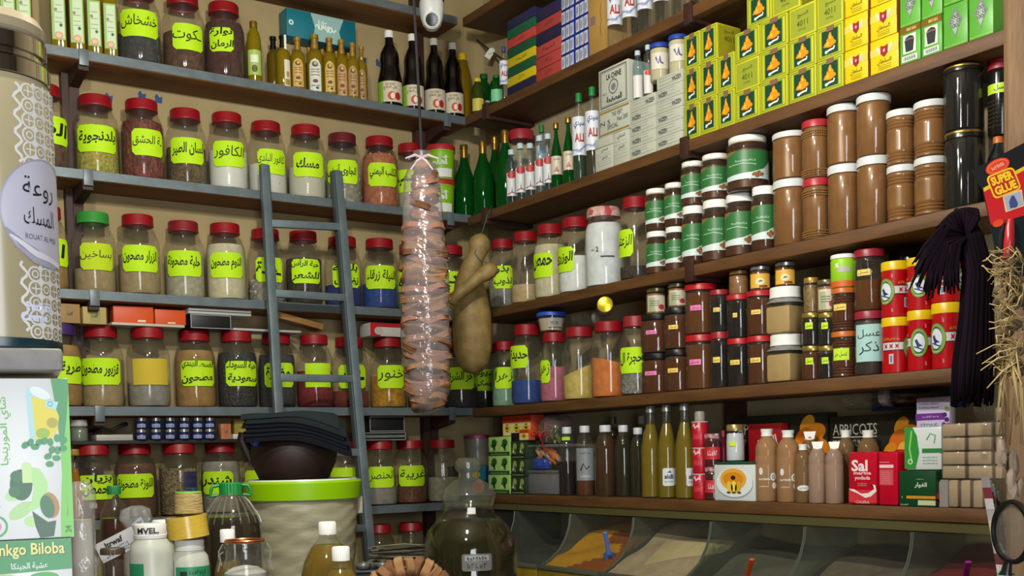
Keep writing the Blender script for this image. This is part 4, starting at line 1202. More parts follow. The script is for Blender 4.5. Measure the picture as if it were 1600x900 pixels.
def edges(lst, base, inset=0.006, k=0.485, dia=None):
    """jars standing side by side: left edges in the photo -> list of (centre, radius)"""
    out = []
    for i in range(len(lst) - 1):
        x = -DR + inset + 0.045
        a, c = [solve(e, (x, 0, base + 0.05), (0, 1, 0)) for e in lst[i:i + 2]]
        r = dia[i] / 2 if dia and dia[i] else k * abs(a.y - c.y)
        q = lst[i]
        for _ in range(3):
            p = solve(q, (-DR + inset + r, 0, base + 0.05), (0, 1, 0))
            q = lst[i] + r / mpp(p)
        p.z = base
        out.append([p, r])
    for i in range(len(out) - 1):
        d = (out[i][0] - out[i + 1][0]).length - 0.005
        if d < out[i][1] + out[i + 1][1]:
            f = d / (out[i][1] + out[i + 1][1])
            out[i][1] *= f; out[i + 1][1] *= f
    return [tuple(q) for q in out]
AML = mat('#5a3014', 0.4, col2='#4c270f', scale=30)
AMLU = liquid('#4a2408', 0.35, '#9a5a1c', 0.1)
def amlou(p, r, H, label, low):
    def l1(b, R, H):
        mp = cyl(R)
        b.deco(sh_rect(-1.2 * R, 0.24 * H, 1.2 * R, 0.7 * H), pm('#2c6a34'), mp, 0.0006, R * 0.2)
        b.deco(sh_poly([(-1.2 * R, 0.17 * H), (1.2 * R, 0.17 * H), (1.2 * R, 0.5 * H), (0.8 * R, 0.36 * H), (0.2 * R, 0.29 * H), (-1.2 * R, 0.25 * H)]), pm('#c5d3d0'), mp, 0.001, R * 0.2)
        b.deco(sh_poly([(-1.2 * R, 0.6 * H), (-0.5 * R, 0.7 * H), (-1.2 * R, 0.7 * H)]), pm('#7a6a34'), mp, 0.001, R * 0.2)
        b.deco(sh_line([(-1.0 * R, 0.44 * H), (-0.2 * R, 0.46 * H), (0.4 * R, 0.43 * H)], 0.0025), pm('#8fb89a'), mp, 0.0012, R * 0.2)
        b.deco(sh_scrawl(-0.1 * R, 0.51 * H, 1.0 * R, 0.035 * H, 9), pm('#9ac0a0'), mp, 0.0012, R * 0.2)
        for u, v in ((0.3, 0.25), (0.5, 0.28), (0.45, 0.22), (0.68, 0.25)):
            b.deco(sh_ell(u * R, v * H, 0.13 * R, 0.03 * H, 12, 0.4), pm('#8a5c34'), mp, 0.0016, R * 0.2)
    t = vessel('nut_spread_jar', label, 'jar', p, r, H, PET if not low else [(0, 0), (0.9, 0), (1, 0.03), (1, 0.74), (0.95, 0.79), (0.86, 0.83), (0.84, 0.88)], SMOKE, [(0.8, 0.87), (0.88, 0.87), (0.88, 0.985), (0.85, 1), (0, 1)], WHITE, AML, 0.68 if low else 0.74, [l1], 'green-labeled nut spread jars', capname='lid')
    part(t, 'oil_layer', B().lathe(sc([(0.94, 0.69 if low else 0.745), (0.94, 0.72), (0.88, 0.79), (0.8, 0.83), (0, 0.83)], r, H), AMLU, 28), 'amber oil risen above the spread')
E1 = [1009, 1036, 1062, 1096, 1132, 1174, 1210]
low = edges(E1, Z + 0.001, dia=[0.075, 0.08, 0.09, 0.093, 0.098, 0.074])
tops = [360, 353, 320, 310, 300, 289]
lz = []
for i, ((p, r), tp) in enumerate(zip(low, tops)):
    H = hgt(p, r, tp)
    lz.append(p.z + H + 0.001)
    amlou(p, r, H, 'nut spread jar with green label and white lid, bottom row, %s from left' % NTH[i], True)
for i, (j, px, tp, w) in enumerate(((0, 1024, 293, None), (1, 1050, 284, None), (2, 1085, 250, None), (3, 1121, 238, None))):
    p, r = low[j]
    p = Vector(p); p.z = lz[j]
    amlou(p, r, hgt(p, r, tp), 'nut spread jar with green label and white lid, upper row, %s from left' % NTH[i], False)
p = (low[4][0] + low[5][0]) / 2; p.z = max(lz[4], lz[5]); p.y += 0.015
amlou(p, 0.062, hgt(p, 0.062, 203), 'largest green-labeled nut spread jar, standing across two jars', False)
TAH = mat('#865e28', 0.35, col2='#7a5220', scale=25)
def brown_jar(p, r, H, kind, lidc, label):
    prof = RIB if kind == 'rib' else PET
    def studs(b, R, H):
        for z in (0.06, 0.1, 0.14, 0.72, 0.76, 0.8) if kind == 'bump' else ():
            for i in range(22):
                a = -PI / 2 + (i - 10.5) * 0.145 + (0.07 if int(z * 50) % 2 else 0)
                b.blob((R * math.cos(a), R * math.sin(a), z * H), R * 0.075, TAH, 1)
    t = vessel('brown_spread_jar', label, 'jar', p, r, H, prof, glass((0.92, 0.86, 0.78), 0.03), LPET, pm(lidc, 0.4), TAH, 0.88, group='tall brown spread jars', capname='lid', shrink=0.975, bextra=studs)
E2 = [1209, 1253, 1292, 1340, 1385, 1428, 1477]
kinds = ['plain', 'bump', 'plain', 'plain', 'rib', 'rib']
lids = ['#c8cccc', '#a82430', '#c8cccc', '#c8cccc', '#c8cccc', '#c8cccc']
t1, t2 = [278, 277, 255, 242, 256, 243], [203, 185, 147, 129, 169, 154]
for i, (p, r) in enumerate(edges(E2, Z + 0.001)):
    H = hgt(p, r, t1[i])
    ds = {'plain': 'smooth', 'bump': 'studded', 'rib': 'ribbed'}[kinds[i]]
    ln = 'red' if i == 1 else 'white'
    brown_jar(p, r, H, kinds[i], lids[i], '%s brown jar with %s lid, lower row, %s from left' % (ds, ln, NTH[i]))
    q = Vector(p); q.z += H + 0.001
    brown_jar(q, r, hgt(q, r, t2[i]), kinds[i], lids[i], '%s brown jar with %s lid, upper row, %s from left' % (ds, ln, NTH[i]))
BLK = mat('#070a10', 0.1)
p, r = edges([1477, 1532], Z + 0.001)[0]
for i, tp in enumerate((200, 80)):
    H = hgt(p, r, tp)
    vessel('black_honey_jar', 'big black jar with thin gold rim, %s of two at the shelf end' % ('lower', 'upper')[i], 'jar', p, r, H, [(0, 0), (0.95, 0), (1, 0.02), (1, 0.84), (0.96, 0.87), (0.92, 0.9)], glass((0.5, 0.5, 0.5), 0.02), [(0.93, 0.9), (0.98, 0.9), (0.98, 0.985), (0.95, 1), (0, 1)], mat('#1c1a16', 0.25), BLK, 0.78 if i else 0.86, group='big black jars', capname='lid',
           labs=[lambda b, R, H: b.lathe(sc([(0.985, 0.955), (0.99, 0.96), (0.99, 0.975), (0.985, 0.98)], R, H), GOLD, 28)])
    p = Vector(p); p.z += H + 0.001
p, r = spot(1560, 34, Z + 0.002, 'R', 0.055)
zt = p.z + hgt(p, r, 210)
vessel('dark_bottle', 'dark bottle with orange cap behind the glue card', 'bottle', p, r, zt - p.z, WATER, mat('#10171c', 0.12), CWAT, pm('#a85a1c'))
p.z = RZ[3] + 0.002
q = Vector((p.x + 0.01, p.y, zt + 0.002))
t = vessel('dark_jar', 'dark studded jar with red lid and lime label at the far right', 'jar', q, 0.028, hgt(q, 0.028, 66), PET, mat('#15130f', 0.15), LPET, pm('#8a1a24'), capname='lid', labs=[wrap('#a8c81c', 0.55, 0.68, 1.3), wtext('عسل', '#2a3210', 0.615, 1.0, 0.08)], bextra=lambda b, R, H: [b.blob((R * math.cos(-PI / 2 + (i - 4) * 0.28), R * math.sin(-PI / 2 + (i - 4) * 0.28), (0.12 + 0.055 * k) * H), 0.003, mat('#4a443a', 0.3), 1, (1, 1, 0.6)) for k in range(7) for i in range(9)])

# ------------------------------------------------------------------ right wall, fourth shelf
Z = RZ[4]
GJ = 'big jars on the fourth wooden shelf'
jarR(789, 533, Z, 'mint', 0.6, ['زهرا'], -3, 0.1, 'red-lidded jar of pale green powder in the corner, fourth wooden shelf', 0.72, group=GJ, bold=0.01, yoff=0.03)
jarR(824, 506, Z, 'blue2', 0.3, ['حديدة'], -16, 0.1, 'red-lidded jar of bright blue powder beside the pink powder', 0.84, group=GJ, lz=0.16, lh=0.075)
jarR(866, 519, Z, 'pink', 0.5, ['زهر'], -15, 0.06, 'red-lidded jar half full of pink powder', 0.72, group=GJ, bold=0.01)
jarR(906, 510, Z, 'butter', 0.42, None, 0, 0, 'red-lidded jar of pale yellow powder heaped to one side', 0.84, group=GJ, slope=0.1)
jarR(952, 501, Z, 'orange', 0.48, None, 0, 0, 'red-lidded jar of orange powder', 0.86, group=GJ, slope=-0.06)
jarR(994, 493, Z, 'stone', 0.34, ['حجرة ال'], -10, 0.11, 'red-lidded jar of gray stone chips with lime label', 0.74, lid='#8a1e26', group=GJ)
# things lying on those lids
p = solve(862, (-0.155, 0, 1.78), (0, 1, 0)); p.z = zat(518, p)
zl = max(p.z, 1.765)
t = thing('plastic_pot', 'small clear pot of beige powder with blue lid lying on the jar lids', 'pot', (p.x, p.y, zl), face(p))
part(t, 'body', B().lathe([(0, 0), (0.042, 0), (0.052, 0.055), (0.05, 0.055)], CLEAR, 28))
part(t, 'contents', B().lathe([(0, 0.002), (0.04, 0.002), (0.049, 0.045), (0, 0.045)], mat('#b8a888', 0.9), 28))
part(t, 'lid', B().lathe([(0.05, 0.054), (0.055, 0.054), (0.055, 0.066), (0.052, 0.068), (0, 0.068)], pm('#2450b8'), 28))
b = B(); b.deco(sh_rect(-0.012, 0.012, 0.04, 0.045), pm('#8f8a84'), cyl(0.0495), 0.0012, 0.008); b.deco(sh_text('MOR', 0.012, 0.026, 0.03, 0.014), INK, cyl(0.0495), 0.0016, 0.008)
part(t, 'label', b)
def lying(px, py, ax_deg, L, r, zb, label, capm, x=-0.15, liq=None, name='glass_jar'):
    p = solve(px, (x, 0, zb + r), (0, 1, 0)); p.z = zb + r
    t = thing(name, label, 'jar', p, (PI / 2, 0, math.radians(ax_deg)))
    part(t, 'body', B().lathe([(0, 0), (r * 0.9, 0), (r, 0.006), (r, L * 0.72), (r * 0.8, L * 0.84), (r * 0.78, L * 0.88)], CLEAR, 26))
    part(t, 'lid', B().lathe([(r * 0.8, L * 0.86), (r * 0.88, L * 0.86), (r * 0.88, L * 0.99), (r * 0.8, L), (0, L)], capm, 26))
    if liq:
        part(t, 'contents', B().lathe([(0, 0.004), (r * 0.85, 0.004), (r * 0.94, 0.01), (r * 0.94, L * 0.6), (0, L * 0.6)], liq, 26))
    return t, p
t, p = lying(898, 498, 20, 0.1, 0.028, 1.79, 'small empty glass jar with a white sticker lying on the jar lids', SILV)
b = B(); b.deco(sh_rect(-0.008, 0.02, 0.01, 0.055), pm('#cfcfcb'), cyl(0.028), 0.0012, 0.008); part(t, 'label', b)
lying(946, 489, -40, 0.1, 0.03, 1.81, 'empty glass jar with shiny yellow lid lying on the orange powder jar', mat('#c9b51c', 0.25, 0.5))
HON = liquid('#5a2c0c', 0.3, '#b86c20', 0.1)
HOND = liquid('#140c0a', 0.08, '#3a1c10', 0.1)
HONL = liquid('#6e3e10', 0.32, '#c8842c', 0.1)
def sticker(c, u, v, w, h, tx=''):
    def f(b, R, H):
        b.deco(sh_rect(u * R - w * R / 2, (v - h / 2) * H, u * R + w * R / 2, (v + h / 2) * H), pm(c, 0.7), cyl(R), 0.0008, R * 0.2)
        if tx:
            b.deco(sh_text(tx, u * R, v * H, w * R * 0.75, h * H * 0.6), INK, cyl(R), 0.0013, R * 0.2)
    return f
def honey(p, r, H, label, prof, lidc, liq, stick, cap=None, lv=0.82, bumps=True, name='honey_jar'):
    def studs(b, R, H):
        for z in (0.07, 0.11, 0.15, 0.76, 0.8) if bumps else ():
            for i in range(20):
                a = -PI / 2 + (i - 9.5) * 0.15
                b.blob((R * math.cos(a), R * math.sin(a), z * H), R * 0.045, CLEAR, 1, (1, 1, 0.8))
    t = vessel(name, label, 'jar', p, r, H, prof, CLEAR, cap or LPET, pm(lidc, 0.4), liq, lv, stick, 'honey jars on the fourth wooden shelf', capname='lid', shrink=0.97, bextra=studs)
    return p[2] + min(H, room_above(p) - 0.003) + 0.001
PK, YL = '#e07ab0', '#e6c860'
E3 = [1002, 1037, 1070, 1109, 1134, 1168, 1201]
cols = edges(E3, Z + 0.001)
spec = [  # bottom top-row, upper top-row, liquid, lid, sticker colours
 (551, 489, HON, '#14120f', PK, False, 'wide brown honey jar with black lid and pink sticker'),
 (545, 479, HON, '#14120f', YL, False, 'wide honey jar with black lid and yellow sticker'),
 (522, 442, HONL, '#a8141c', PK, True, 'tall studded honey jar with red lid and pink sticker'),
 (518, 452, HOND, '#8f1a26', YL, True, 'slim nearly black honey jar with red lid'),
 (528, 459, HOND, '#a81420', YL, False, 'dark honey jar with red lid beside slim black one'),
 (524, 453, HON, '#a81420', YL, False, 'reddish brown honey jar with red lid beside the cream jars'),
]
topz = []
for i, ((p, r), (a, c, lq, lc, sk, bp, ds)) in enumerate(zip(cols, spec)):
    z1 = honey(p, r, hgt(p, r, a), ds + ', lower of two', JAM if i < 2 else PET, lc, lq, [sticker(sk, -0.45, 0.5, 0.8, 0.1, 'عسل')], LJAM if i < 2 else None, bumps=bp)
    q = Vector(p); q.z = z1
    topz.append(honey(q, r, hgt(q, r, c), ds + ', upper of two', JAM if i < 2 else PET, lc, lq, [sticker(sk, -0.35, 0.52, 0.7 if i != 4 else 0.35, 0.1, 'عسل')], LJAM if i < 2 else None, bumps=bp))
def jam(px, top, base, lidm, liq, label, w, labs, group='small preserve jars standing on the honey jars', xy=None):
    p, r = spot(px, w, base, 'R', 0.012)
    if xy is not None:
        p = Vector((xy[0], xy[1], base))
    vessel('preserve_jar', label, 'jar', p, r, hgt(p, r, top), JAM, CLEAR, LJAM, lidm, liq, 0.78, labs, group, capname='lid')
    return p, r
PAT = wrap('#c3bba6', 0.08, 0.7, 0.95)
def patl(b, R, H):
    b.deco(sh_rect(-0.8 * R, 0.1 * H, -0.1 * R, 0.62 * H), pm('#9aa27a'), cyl(R), 0.001, R * 0.2)
    b.deco(sh_ell(0.5 * R, 0.25 * H, 0.3 * R, 0.1 * H), pm('#a83038'), cyl(R), 0.0012, R * 0.2)
    for v in (0.3, 0.38, 0.46):
        b.deco(sh_rect(-0.6 * R, v * H, 0.3 * R, (v + 0.025) * H), pm('#5a5a48'), cyl(R), 0.0014, R * 0.2)
BR = mat('#7a4f28', 0.6, col2='#9a6a3a', scale=60)
jam(1018, 441, topz[0], mat('#8f8460', 0.3, 0.5), BR, 'small preserve jar with cream paper label on leftmost wide honey jar', 32, [PAT, patl], xy=cols[0][0])
jam(1054, 432, topz[1], mat('#8f8460', 0.3, 0.5), BR, 'small preserve jar with cream label and red fruit on second honey column', 30, [PAT, patl], xy=cols[1][0])
jam(1152, 414, topz[4], mat('#8f6a34', 0.4, 0.4), mat('#7a4c22', 0.6, col2='#8f6234', scale=50), 'tan preserve jar with brass lid and no label', 32, [], xy=cols[4][0])
YLAB = [wrap('#d8a83a', 0.1, 0.68, 1.1), wshape(lambda R, H: sh_ell(0, 0.36 * H, 0.45 * R, 0.14 * H), '#d8d0a0', lift=0.0012), wshape(lambda R, H: sh_rect(-0.1 * R, 0.12 * H, 0.7 * R, 0.2 * H), '#6a2a1c', lift=0.0012), wshape(lambda R, H: sh_poly([(-0.25 * R, 0.32 * H), (0.28 * R, 0.36 * H), (0, 0.42 * H)]), '#2a4a6a', lift=0.0016)]
jam(1186, 409, topz[5], SILV, HONL, 'honey jar with yellow label and silver lid on the reddish honey jars', 32, YLAB, xy=cols[5][0])
# cream jars with faceted shoulders and white lids
p, r = edges([1200, 1245], Z + 0.001)[0]
CR = mat('#a98c56', 0.5, col2='#b3965f', scale=20)
zz = Z + 0.001
for i, tp in enumerate((521, 446)):
    p = Vector((p.x, p.y, zz)); H = hgt(p, r, tp)
    t = thing('cream_honey_jar', 'square jar of creamy beige honey with white lid, %s of two' % ('lower', 'upper')[i], 'jar', p, -PI / 2 + 0.12, 'creamy honey jars')
    w = r * 0.8
    part(t, 'body', B().box((-w, -w, 0), (w, w, H * 0.66), CLEAR, 0.008).lathe(sc([(1.1, 0.66), (0.85, 0.74), (0.8, 0.78)], r, H), glass((0.9, 0.9, 0.88), 0.25, (0.8, 0.8, 0.78)), 8))
    part(t, 'contents', B().box((-w * 0.97, -w * 0.97, 0.003), (w * 0.97, w * 0.97, H * 0.6), CR, 0.008))
    part(t, 'lid', B().lathe(sc([(0.8, 0.77), (0.86, 0.77), (0.86, 0.81), (0.84, 0.815), (0.84, 0.985), (0.8, 1), (0, 1)], r, H), WHITE, 30))
    zz += H + 0.001
jam(1221, 401, zz, SILV, HONL, 'honey jar with yellow label and silver lid on the creamy honey jars', 32, YLAB, xy=p)
# small black jars with gold lids
sm = edges([1253, 1279, 1302], Z + 0.001)
LIMES = lambda u, v: sticker('#b8dc28', u, v, 0.75, 0.2, 'عسل')
zt = []
for i, (p, r) in enumerate(sm):
    H = hgt(p, r, 540)
    vessel('honey_jar', ('small amber honey jar with gold lid and lime sticker, lower left', 'small black honey jar with gold lid, lower right of four')[i], 'jar', p, r, H, JAM, CLEAR, LJAM, mat('#a8924a', 0.3, 0.7), HON if i == 0 else HOND, 0.8, [LIMES(-0.3, 0.55)], 'small gold-lidded honey jars', capname='lid')
    q = Vector(p); q.z += H + 0.001; H = hgt(q, r, 488)
    vessel('honey_jar', ('small black honey jar with gold lid, upper left of four', 'small black honey jar with gold lid, upper right of four')[i], 'jar', q, r, H, JAM, CLEAR, LJAM, mat('#a8924a', 0.3, 0.7), HOND, 0.8, [LIMES(-0.3, 0.6)], 'small gold-lidded honey jars', capname='lid')
    zt.append(q.z + H + 0.001)
jam(1256, 433, zt[0], mat('#a8843a', 0.35, 0.5), mat('#8a6a34', 0.6, col2='#5a4420', scale=90, vor=True), 'small jar with mottled gold wrap on the small black jars', 24, [], xy=sm[0][0])
jam(1284, 436, zt[1], mat('#6a6248', 0.3, 0.5), BR, 'small preserve jar with cream label on the small black jars', 30, [PAT, patl], xy=sm[1][0])
# orange-lidded jars, tall jars, red tins
E4 = [1298, 1334, 1378, 1417, 1456, 1500]
cs = edges(E4, Z + 0.001)
p, r = cs[0]
z1 = honey(p, r, hgt(p, r, 517), 'honey jar with orange lid and lime label, lower of two', RIB, '#b8601c', HON, [sticker('#b8dc28', -0.3, 0.5, 1.3, 0.26, 'عسل حر')], bumps=False)
q = Vector((p.x, p.y, z1))
z2 = honey(q, r, hgt(q, r, 449), 'honey jar with orange lid and yellow sticker, upper of two', RIB, '#b8601c', HON, [sticker(YL, -0.35, 0.55, 1.0, 0.14, 'عسل')], bumps=False)
q = Vector((p.x, p.y, z2))
vessel('lime_tub', 'lime green and orange tub with white lid standing on the orange-lidded honey jars', 'tub', q, r, hgt(q, r, 396), PET, pm('#8fc41c'), LPET, WHITE, capname='lid', labs=[wrap('#c85a1c', 0.02, 0.2, 1.5), wrap('#a8a8a0', 0.45, 0.62, 0.5), wtext('S', '#e8ece0', 0.66, 0.3, 0.12, 0.03, -0.5)])
p, r = cs[1]
z1 = honey(p, r, hgt(p, r, 485), 'tall honey jar with pale blue handwritten paper, lower of two', PET, '#8a1c30', mat('#2c2016', 0.5), [sticker('#9fc8c4', -0.1, 0.5, 1.9, 0.58), wtext('عسل', '#20242a', 0.64, 1.5, 0.14, 0.0, -0.1), wtext('ذكر', '#20242a', 0.42, 1.3, 0.2, 0.0, -0.1)], lv=0.84)
q = Vector((p.x, p.y, z1))
honey(q, r, hgt(q, r, 388), 'tall honey jar half full with dark red lid and yellow sticker', PET, '#8a1a2a', HONL, [sticker(YL, -0.4, 0.62, 0.9, 0.1, 'عسل')], lv=0.5)
TIN = mat('#a80612', 0.28)
def tin(p, r, H, label, turn):
    t = thing('red_tin', label, 'tin', p, face(p) + turn, 'red coffee tins')
    part(t, 'body', B().lathe(sc([(0, 0), (0.97, 0), (1, 0.01), (1, 0.84), (0, 0.84)], r, H), TIN, 36))
    part(t, 'lid', B().lathe(sc([(1, 0.84), (1.02, 0.842), (1.02, 0.985), (0.99, 1), (0, 1)], r, H), pm('#d6b40a', 0.35), 36))
    b = B(); mp = cyl(r)
    def both(sh, c, lift):
        b.deco(sh, pm(c, 0.35), mp, lift, r * 0.2)
    both(sh_rect(-2.2 * r, 0.4 * H, 2.2 * r, 0.56 * H), '#22243a', 0.0005)
    both(sh_rect(-2.2 * r, 0.415 * H, 2.2 * r, 0.545 * H), '#c9c6c6', 0.0008)
    for u in (-1.9, -1.5, -1.1, 1.1, 1.5, 1.9):
        both(sh_poly([((u - 0.14) * r, 0.43 * H), (u * r, 0.46 * H), ((u + 0.14) * r, 0.43 * H), ((u + 0.08) * r, 0.48 * H), ((u + 0.14) * r, 0.53 * H), (u * r, 0.5 * H), ((u - 0.14) * r, 0.53 * H), ((u - 0.08) * r, 0.48 * H)]), '#a01828' if int(abs(u) * 10) % 4 else '#24263a', 0.0012)
    both(sh_ell(0, 0.46 * H, 0.68 * r, 0.24 * H, 30), '#1f5a4a', 0.0014)
    both(sh_ring(0, 0.46 * H, 0.66 * r, 0.2 * r, 0.23 * H), '#7a9a3a', 0.0018)
    both(sh_ell(0, 0.46 * H, 0.44 * r, 0.155 * H, 26), '#cfd6e0', 0.002)
    both(sh_poly([(-0.3 * r, 0.5 * H), (-0.12 * r, 0.52 * H), (0.02 * r, 0.45 * H), (0.3 * r, 0.4 * H), (0.06 * r, 0.4 * H), (-0.06 * r, 0.36 * H), (-0.16 * r, 0.42 * H)]), '#20306a', 0.0024)
    both(sh_line([(-0.34 * r, 0.4 * H), (0, 0.37 * H), (0.3 * r, 0.34 * H)], 0.003), '#20306a', 0.0024)
    both(sh_scrawl(0, 0.265 * H, 0.5 * r, 0.025 * H, 7), '#e0d8a0', 0.0026)
    for u in (-1.5, 1.5):
        both(sh_scrawl(u * r, 0.61 * H, 1.2 * r, 0.045 * H, 11), '#d08a2c', 0.001)
        both(sh_rect((u - 0.16) * r, 0.16 * H, (u + 0.16) * r, 0.34 * H), '#b8b4b4', 0.001)
        both(sh_rect((u - 0.06) * r, 0.19 * H, (u + 0.06) * r, 0.31 * H), '#5a6a9a', 0.0014)
    for v in (0.12, 0.74):
        both(sh_scrawl(0.5 * r, v * H, 0.12 * r, 0.07 * H, 3), '#d8b0a8', 0.001)
    part(t, 'printed_wrap', b)
for i, (p, r) in enumerate(cs[2:]):
    for k, tp in enumerate(((495, 484, 472), (407, 401, 395))[0:2]):
        q = Vector(p)
        if k:
            q.z = zlow + 0.001
        H = hgt(q, r, tp[i])
        if not k:
            zlow = q.z + H
        tin(q, r, H, 'red tin with yellow lid and bird emblem, %s row, %s from left' % (('lower', 'upper')[k], NTH[i]), ((1.15, -0.15, -0.75), (-0.75, -0.1, 1.2))[k][i] * (1 if k == 0 else 1))
p, r = spot(1420, 60, Z, 'R', 0.1, r=0.05)
p.z = Z + 0.001; p.x = -0.06
vessel('dark_jar', 'large dark jar whose black lid shows behind the red tins', 'jar', p, 0.055, hgt(p, 0.055, 388), PET, mat('#1a1410', 0.15), LPET, mat('#16130f', 0.2), capname='lid')

# ------------------------------------------------------------------ counter shelf on the right wall and what stands on it
Z = RZ[5]
t = right_shelf(5, Z, -2.5, -0.185, 'lowest wooden counter shelf carrying oils, salt and soaps')
part(t, 'under_rail', B().box((-DR + 0.006, -1.15, -0.06), (-DR + 0.03, 1.15, -0.0355), mat('#4f4a2a', 0.5)), 'olive painted rail')
Z += 0.001
def rbox(px0, px1, top, base, depth, inset, m, deco, label, name='carton', group=None, extra=None, cat='box', turn=0.0, h=None, bev=0.0015):
    p, w, hh = boxat('R', px0, px1, base, top, depth, inset, h=h)
    solid(name, carton(w - 0.001, hh, depth, m, deco, bev, extra), label, cat, p, ROT['R'] + turn, group)
    return p, w, hh
def greens_deco(c1, c2, c3):
    def f(b, mp, w, h):
        b.deco(sh_rect(-0.5 * w, -0.5 * h, 0.5 * w, -0.3 * h), pm(c3), mp, 0.0005)
        b.deco(sh_rect(-0.4 * w, -0.44 * h, 0.4 * w, -0.4 * h), pm('#7a9a6a'), mp, 0.0009)
        for u in (-0.25, 0.25):
            b.deco(sh_rect((u - 0.22) * w, -0.26 * h, (u + 0.22) * w, 0.46 * h), pm(c1), mp, 0.0005)
            b.deco(sh_ell((u + 0.04) * w, 0.18 * h, 0.13 * w, 0.2 * h, 14), pm(c2), mp, 0.0009)
            b.deco(sh_ell((u - 0.02) * w, 0.02 * h, 0.1 * w, 0.16 * h, 14), pm(c2), mp, 0.0011)
            b.deco(sh_poly([((u + 0.0) * w, -0.24 * h), ((u + 0.09) * w, -0.24 * h), ((u + 0.07) * w, 0.1 * h), ((u + 0.03) * w, 0.1 * h)]), pm(c2), mp, 0.0011)
            b.deco(sh_ell((u - 0.08) * w, -0.12 * h, 0.05 * w, 0.08 * h, 10), pm('#c9d0a8'), mp, 0.0013)
    return f
zg = Z
for i in range(3):
    p, w, h = rbox(763, 796, 0, zg, 0.09, 0.012, pm('#9cbf6a'), greens_deco('#a8c86a', '#1f5a26', '#1c4a22'), 'green tea carton with two dark leaf pictures, %s from bottom of its stack' % NTH[i], 'herb_tea_carton', 'green herb tea cartons', h=0.073)
    zg += 0.0735
zd = Z
for i in range(3):
    rbox(798, 821, 0, zd, 0.09, 0.012, pm('#20301c'), greens_deco('#2c3a1c', '#8a9a5a', '#1a241a'), 'dark green carton with pale seed pictures, %s from bottom of its stack' % NTH[i], 'herb_tea_carton', 'dark herb tea cartons', h=0.067)
    zd += 0.0675
rbox(798, 810, 0, zd, 0.06, 0.012, pm('#1c1210'), None, 'narrow black carton on top of the dark green cartons', 'small_carton', h=0.03)
def sun_deco(n):
    def f(b, mp, w, h):
        b.deco(sh_rect(-0.5 * w, 0.18 * h, 0.5 * w, 0.5 * h), pm('#c8371a'), mp, 0.0005)
        b.deco(sh_rect(-0.48 * w, -0.46 * h, 0.48 * w, 0.16 * h), pm('#d8cf8a'), mp, 0.0005)
        for i in range(n):
            u = -0.5 + (i + 0.5) / n
            b.deco(sh_scrawl(u * w, 0.34 * h, 0.24 * w, 0.1 * h, 5, i), pm('#5a2010'), mp, 0.0009)
            b.deco(sh_poly([(u * w + 0.5 / n * w * (0.85 if k % 2 else 0.5) * math.cos(k * PI / 8), -0.1 * h + 0.2 * h * (1 if k % 2 else 0.6) * math.sin(k * PI / 8)) for k in range(16)]), pm('#d8b010'), mp, 0.0009)
            b.deco(sh_ell(u * w, -0.1 * h, 0.1 / n * w * 1.5, 0.06 * h, 10), pm('#4a3210'), mp, 0.0013)
    return f
rbox(785, 830, 0, zg + 0.0005, 0.06, 0.045, pm('#c2492a'), sun_deco(3), 'red carton with three yellow sunflowers on the green tea cartons', 'sunflower_carton', h=0.078)
rbox(811, 826, 0, zd + 0.0005, 0.03, 0.012, pm('#c2492a'), sun_deco(1), 'small red carton with one sunflower beside the clear container', 'sunflower_carton', h=0.04)
# clear pot with pink lid and a blue printed carton in the corner
FROST = glass((0.86, 0.88, 0.86), 0.18, (0.62, 0.64, 0.6), 0.4, 0.25)
p = on(748, 700, 1, -0.06)
def blue_deco(b, mp, w, h):
    b.deco(sh_rect(-0.5 * w, 0.1 * h, 0.1 * w, 0.5 * h), pm('#2a7a8a'), mp, 0.0005)
    b.deco(sh_rect(0.14 * w, -0.5 * h, 0.5 * w, 0.5 * h), pm('#16388f'), mp, 0.0005)
    b.deco(sh_ell(-0.2 * w, -0.1 * h, 0.22 * w, 0.2 * h), pm('#b8542c'), mp, 0.0009)
    b.deco(sh_ell(-0.25 * w, 0.25 * h, 0.15 * w, 0.1 * h), pm('#c8a03a'), mp, 0.0009)
    b.deco(sh_line([(0.2 * w, -0.3 * h), (0.4 * w, 0.1 * h), (0.2 * w, 0.35 * h)], 0.006), pm('#b0b8d0'), mp, 0.0009)
pc = solve(746, (0, -0.13, Z + 0.1), (1, 0, 0))
solid('blue_carton', carton(0.15, 0.14, 0.05, pm('#24406a'), blue_deco), 'blue carton with orange picture in the corner behind the big jar', 'box', (pc.x, -0.14, ZS[5] + 0.001), 0.15)
solid('corner_stand', B().box((-0.085, -0.04, 0), (0.085, 0.04, 0.14), mat('#4a3a2a', 0.8), 0.002), 'brown carton in the dark corner behind the blue carton', 'box', (pc.x + 0.01, -0.06, ZS[5] + 0.001), 0.0)
vessel('plastic_pot', 'cloudy plastic pot with pink lid standing in the corner', 'pot', Vector((pc.x + 0.04, -0.07, ZS[5] + 0.142)), 0.05, 0.125, [(0, 0), (0.8, 0), (0.86, 0.03), (0.98, 0.84), (1, 0.84), (1, 0.9)], FROST, [(0.98, 0.88), (1.05, 0.88), (1.05, 0.97), (1.0, 1), (0, 1)], pm('#8a2a5a'), capname='lid')
